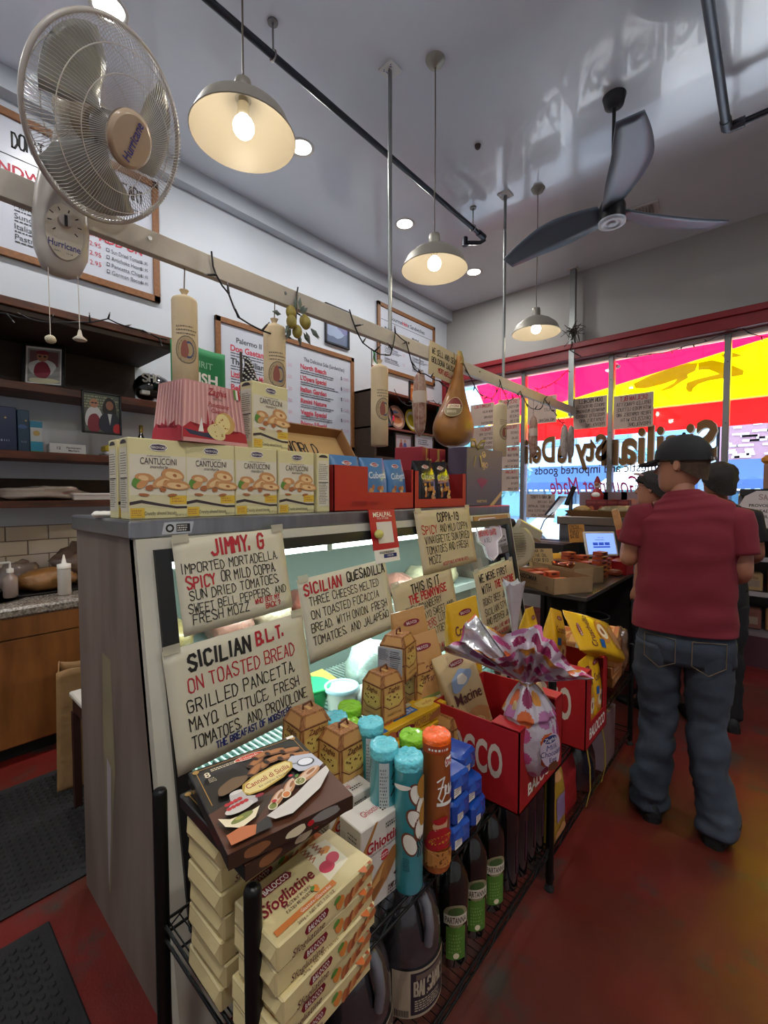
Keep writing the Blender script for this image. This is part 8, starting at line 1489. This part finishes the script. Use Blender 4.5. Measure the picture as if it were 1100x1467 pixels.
def person(label, loc, rz, J, shirt, pants, skin_, hair_, shoes, head_kw, torso, legs, sleeve_end=.62, arms_hand=True, shirt_name='t_shirt', hem=.93, fit=1.0):
    t = thing('person', label, 'person', loc, rz)
    vs = [(0, 0, .95), (0, 0, 1.12), (0, .0, 1.30), (0, -.005, 1.42), J['neck'], V(J['head'])-V((0, .0, .07)), V(J['head'])+V((0, .0, .03))]; ed = [(0, 1), (1, 2), (2, 3), (3, 4), (4, 5), (5, 6)]; rd = [(.13, .10), (.125, .095), (.13, .10), (.085, .07), .052, .054, .06]
    for s_ in 'LR':
        b = len(vs); sh, el, wr = J['sh'+s_], J['el'+s_], J['wr'+s_]; vs += [sh, V(sh).lerp(V(el), .5), el, V(el).lerp(V(wr), .35), wr]; rd += [.055, .050, .040, .041, .026]; ed += [(3, b), (b, b+1), (b+1, b+2), (b+2, b+3), (b+3, b+4)]
        b = len(vs); hp_, kn, an = J['hip'+s_], J['kn'+s_], J['an'+s_]; vs += [hp_, kn, an, V(an)+V((0, .10, -.045))]; rd += [.075, .05, .035, .03]; ed += [(0, b), (b, b+1), (b+1, b+2), (b+2, b+3)]
    skin_body('body', t, [tuple(v) for v in vs], ed, rd, skin_)
    g = G(); P, Rr = zip(*torso); cloth_loft(g, [(x, y, z) for x, y, z in P], list(Rr), shirt, 56, 6, lambda q: .010 if q > len(torso)-3.5 and False else .009, 6, 3, .86)
    for s_ in 'LR':
        a, b = V(J['sh'+s_]), V(J['el'+s_]); sg = -1 if s_ == 'L' else 1; a2 = a+V((-sg*.055, 0, .012)); e = a.lerp(b, sleeve_end); rs_ = .070*fit
        cloth_loft(g, [a2, a+V((0, 0, -.005)), a.lerp(b, sleeve_end*.5), e], [(.055*fit, .070*fit), (.072*fit, .082*fit), (rs_, .078*fit), (rs_*.97, .074*fit)], shirt, 32, 5, .005, 9, 5 if s_ == 'L' else 8)
    g.build(shirt_name, t, mods=[('SOLIDIFY', dict(thickness=.003))])
    g = G(); cloth_loft(g, [(0, 0, hem+.04), (0, 0, .90), (0, -.01, .84), (0, -.005, .77)], legs['hips'], pants, 48, 4, .005, 8, 2, .9)
    for s_ in 'LR': Pp, Rr = zip(*legs[s_]); cloth_loft(g, list(Pp), list(Rr), pants, 36, 7, lambda q: .006+.0032*q, 9, 11 if s_ == 'L' else 17, 1)
    pt = g.build('trousers', t, mods=[('SOLIDIFY', dict(thickness=.003))])
    for s_ in 'LR': shoe(t, (J['an'+s_][0], J['an'+s_][1], 0), J.get('toe'+s_, 0), *shoes)
    head(t, J['head'], **head_kw, skin_=skin_, hair_=hair_)
    if arms_hand:
        for s_ in 'LR': w_ = V(J['wr'+s_]); d = w_-V(J['el'+s_]); hand(t, w_-d.normalized()*.01, J.get('hd'+s_, d), J.get('pm'+s_, V((1 if s_ == 'L' else -1, 0, 0))), skin_, 1 if s_ == 'L' else -1)
    return t, pt
DEN = M('#434d5a', .85, noise=.35, ns=5, col2='#2a323e', bump=.15, bs=220); MAR = M('#701a28', .9, bump=.05, bs=120); HR = M('#4a3628', .9, noise=.3, ns=60, bump=.3, bs=150); BKC = M('#121214', .85, bump=.1, bs=80)
J = dict(neck=(-.025, .0, 1.525), head=(-.030, .02, 1.652), shL=(-.185, 0, 1.415), elL=(-.236, -.015, 1.185), wrL=(-.262, .19, 1.285), shR=(.170, 0, 1.405), elR=(.200, -.01, 1.165), wrR=(.15, .21, 1.12), hipL=(-.10, 0, .88), knL=(-.100, .02, .46), anL=(-.125, -.03, .09), hipR=(.085, 0, .88), knR=(.088, .01, .48), anR=(.135, -.06, .09), toeL=rad(18), toeR=rad(-18), hdL=V((-.15, .25, .75)), pmL=V((1, .1, .1)))
man, mj = person('man from behind in maroon t-shirt, black cap and jeans', (-.31, 2.44, 0), rad(7.3), J, MAR, DEN, SKN, HR, (M('#17181a', .7), M('#0e0e0f', .7)), dict(yaw=rad(72), hat=M('#131316', .8, bump=.1, bs=60), glasses=M('#1a1a1c', .3)),
 [((-.012, -.0, .905), (.204, .156)), ((-.012, -.0, .935), (.203, .154)), ((-.010, .0, 1.05), (.195, .144)), ((-.008, 0, 1.20), (.190, .135)), ((-.006, 0, 1.33), (.204, .128)), ((-.008, -.002, 1.405), (.208, .112)), ((-.012, -.003, 1.455), (.175, .092)), ((-.018, -.003, 1.49), (.120, .076)), ((-.022, -.002, 1.512), (.085, .068)), ((-.024, .0, 1.530), (.066, .062))],
 dict(hips=[(.178, .122), (.184, .130), (.190, .142), (.190, .125)], L=[((-.100, 0, .84), (.098, .13)), ((-.108, 0, .70), (.098, .115)), ((-.103, .01, .56), (.086, .10)), ((-.100, .01, .44), (.076, .088)), ((-.108, -.01, .28), (.074, .086)), ((-.122, -.02, .14), (.078, .088)), ((-.126, -.02, .045), (.078, .090))],
  R=[((.088, 0, .84), (.096, .13)), ((.090, 0, .70), (.094, .115)), ((.090, .01, .56), (.084, .10)), ((.088, 0, .44), (.077, .088)), ((.102, -.03, .28), (.074, .086)), ((.130, -.05, .14), (.076, .088)), ((.137, -.055, .045), (.078, .090))]))
# jeans pockets and a wallet edge
for s_, x in ((-1, -.095), (1, .085)):
    g = G(); P = []
    for u, v in ((0, 0), (1, .0), (1, -.75), (.5, -1), (0, -.75), (0, 0)): X = x-.06+u*.12; Z = .885+v*.14; P.append(V((X, -.004-.150*math.sqrt(max(0, 1-abs(X/.205)**2.2)), Z)))
    g.tube(P, .0022, M('#6a5a44', .8), 4); g.build('back_pocket', mj)
t = thing('wrapped_snack', 'long red and tan packet held upright in the capped man\'s left hand', 'packet', tuple(man.matrix_basis @ V((-.298, .235, 1.30))), rot=(rad(-8), rad(-16), 0)); g = G(); g.box((-.018, -.012, -.02), (.018, .012, .14), M('#b5804a', .4, noise=.3, ns=30), .006); g.build('wrapper', t); g = G(); g.box((-.019, -.013, -.03), (.019, .013, .03), M('#a01c24', .4), .005); g.build('red_band', t)
# person in black behind him, at the right
HB2 = M('#1d1612', .75, noise=.3, ns=60, bump=.4, bs=120)
J2 = dict(neck=(0, .0, 1.47), head=(0, .02, 1.60), shL=(-.165, 0, 1.37), elL=(-.20, .03, 1.12), wrL=(-.12, .23, 1.12), shR=(.165, 0, 1.37), elR=(.215, .0, 1.12), wrR=(.19, .20, 1.06), hipL=(-.09, 0, .86), knL=(-.095, .02, .45), anL=(-.10, -.02, .09), hipR=(.09, 0, .86), knR=(.095, .02, .45), anR=(.10, -.03, .09), toeL=rad(8), toeR=rad(-8))
def std(k=1.0): return [((0, 0, .90), (.165*k, .115)), ((0, 0, 1.02), (.155*k, .112)), ((0, 0, 1.18), (.160*k, .115)), ((0, 0, 1.30), (.172*k, .112)), ((0, 0, 1.38), (.165*k, .095)), ((0, 0, 1.43), (.12, .078)), ((0, 0, 1.465), (.078, .064)), ((0, 0, 1.48), (.060, .056))]
def lg(k=1.0): return dict(hips=[(.155*k, .112), (.165*k, .12), (.168*k, .128), (.165*k, .11)], L=[((-.088, 0, .82), (.085*k, .11)), ((-.092, 0, .66), (.080*k, .10)), ((-.095, .01, .45), (.063*k, .075)), ((-.10, -.01, .25), (.058*k, .068)), ((-.10, -.02, .07), (.056*k, .066))], R=[((.088, 0, .82), (.085*k, .11)), ((.092, 0, .66), (.080*k, .10)), ((.095, .01, .45), (.063*k, .075)), ((.10, -.01, .25), (.058*k, .068)), ((.10, -.02, .07), (.056*k, .066))])
person('dark haired person in black clothes behind the capped man', (-.30, 3.62, 0), rad(18), J2, M('#151518', .9, bump=.08, bs=60), M('#121216', .9), SKN2, HB2, (M('#17181a', .7), M('#0e0e0f', .7)), dict(yaw=rad(18), hairlen=.02), std(), lg())
# woman at the table, seen in profile
J3 = dict(neck=(0, .0, 1.43), head=(0, .02, 1.56), shL=(-.15, 0, 1.33), elL=(-.18, .0, 1.07), wrL=(-.16, .04, .86), shR=(.15, 0, 1.33), elR=(.18, .0, 1.07), wrR=(.16, .04, .86), hipL=(-.08, 0, .84), knL=(-.085, .02, .44), anL=(-.09, -.02, .09), hipR=(.08, 0, .84), knR=(.085, .02, .44), anR=(.09, -.03, .09))
wt, _ = person('woman in profile with dark hair and grey shirt beyond the capped man', (-.66, 3.64, 0), rad(78), J3, M('#5b6266', .9, noise=.5, ns=60, col2='#3c4348'), M('#20242c', .9), SKN, HB2, (M('#2a2a2c', .7), M('#0e0e0f', .7)), dict(yaw=rad(10), hairlen=.02, glasses=M('#1a1a1c', .3)),
 [((x, y, z-.045 if z > 1.0 else z-.02), r) for (x, y, z), r in std(.95)], lg(.95))
g = G(); g.tube([(wt_ := V((0, .02, 1.56)))+V((.085, .03, .085)), wt_+V((.07, .10, .10)), wt_+V((0, .115, .105)), wt_+V((-.07, .10, .10)), wt_+V((-.085, .03, .085))], .006, M('#9a7a78', .3), 6); g.build('hairband', wt)
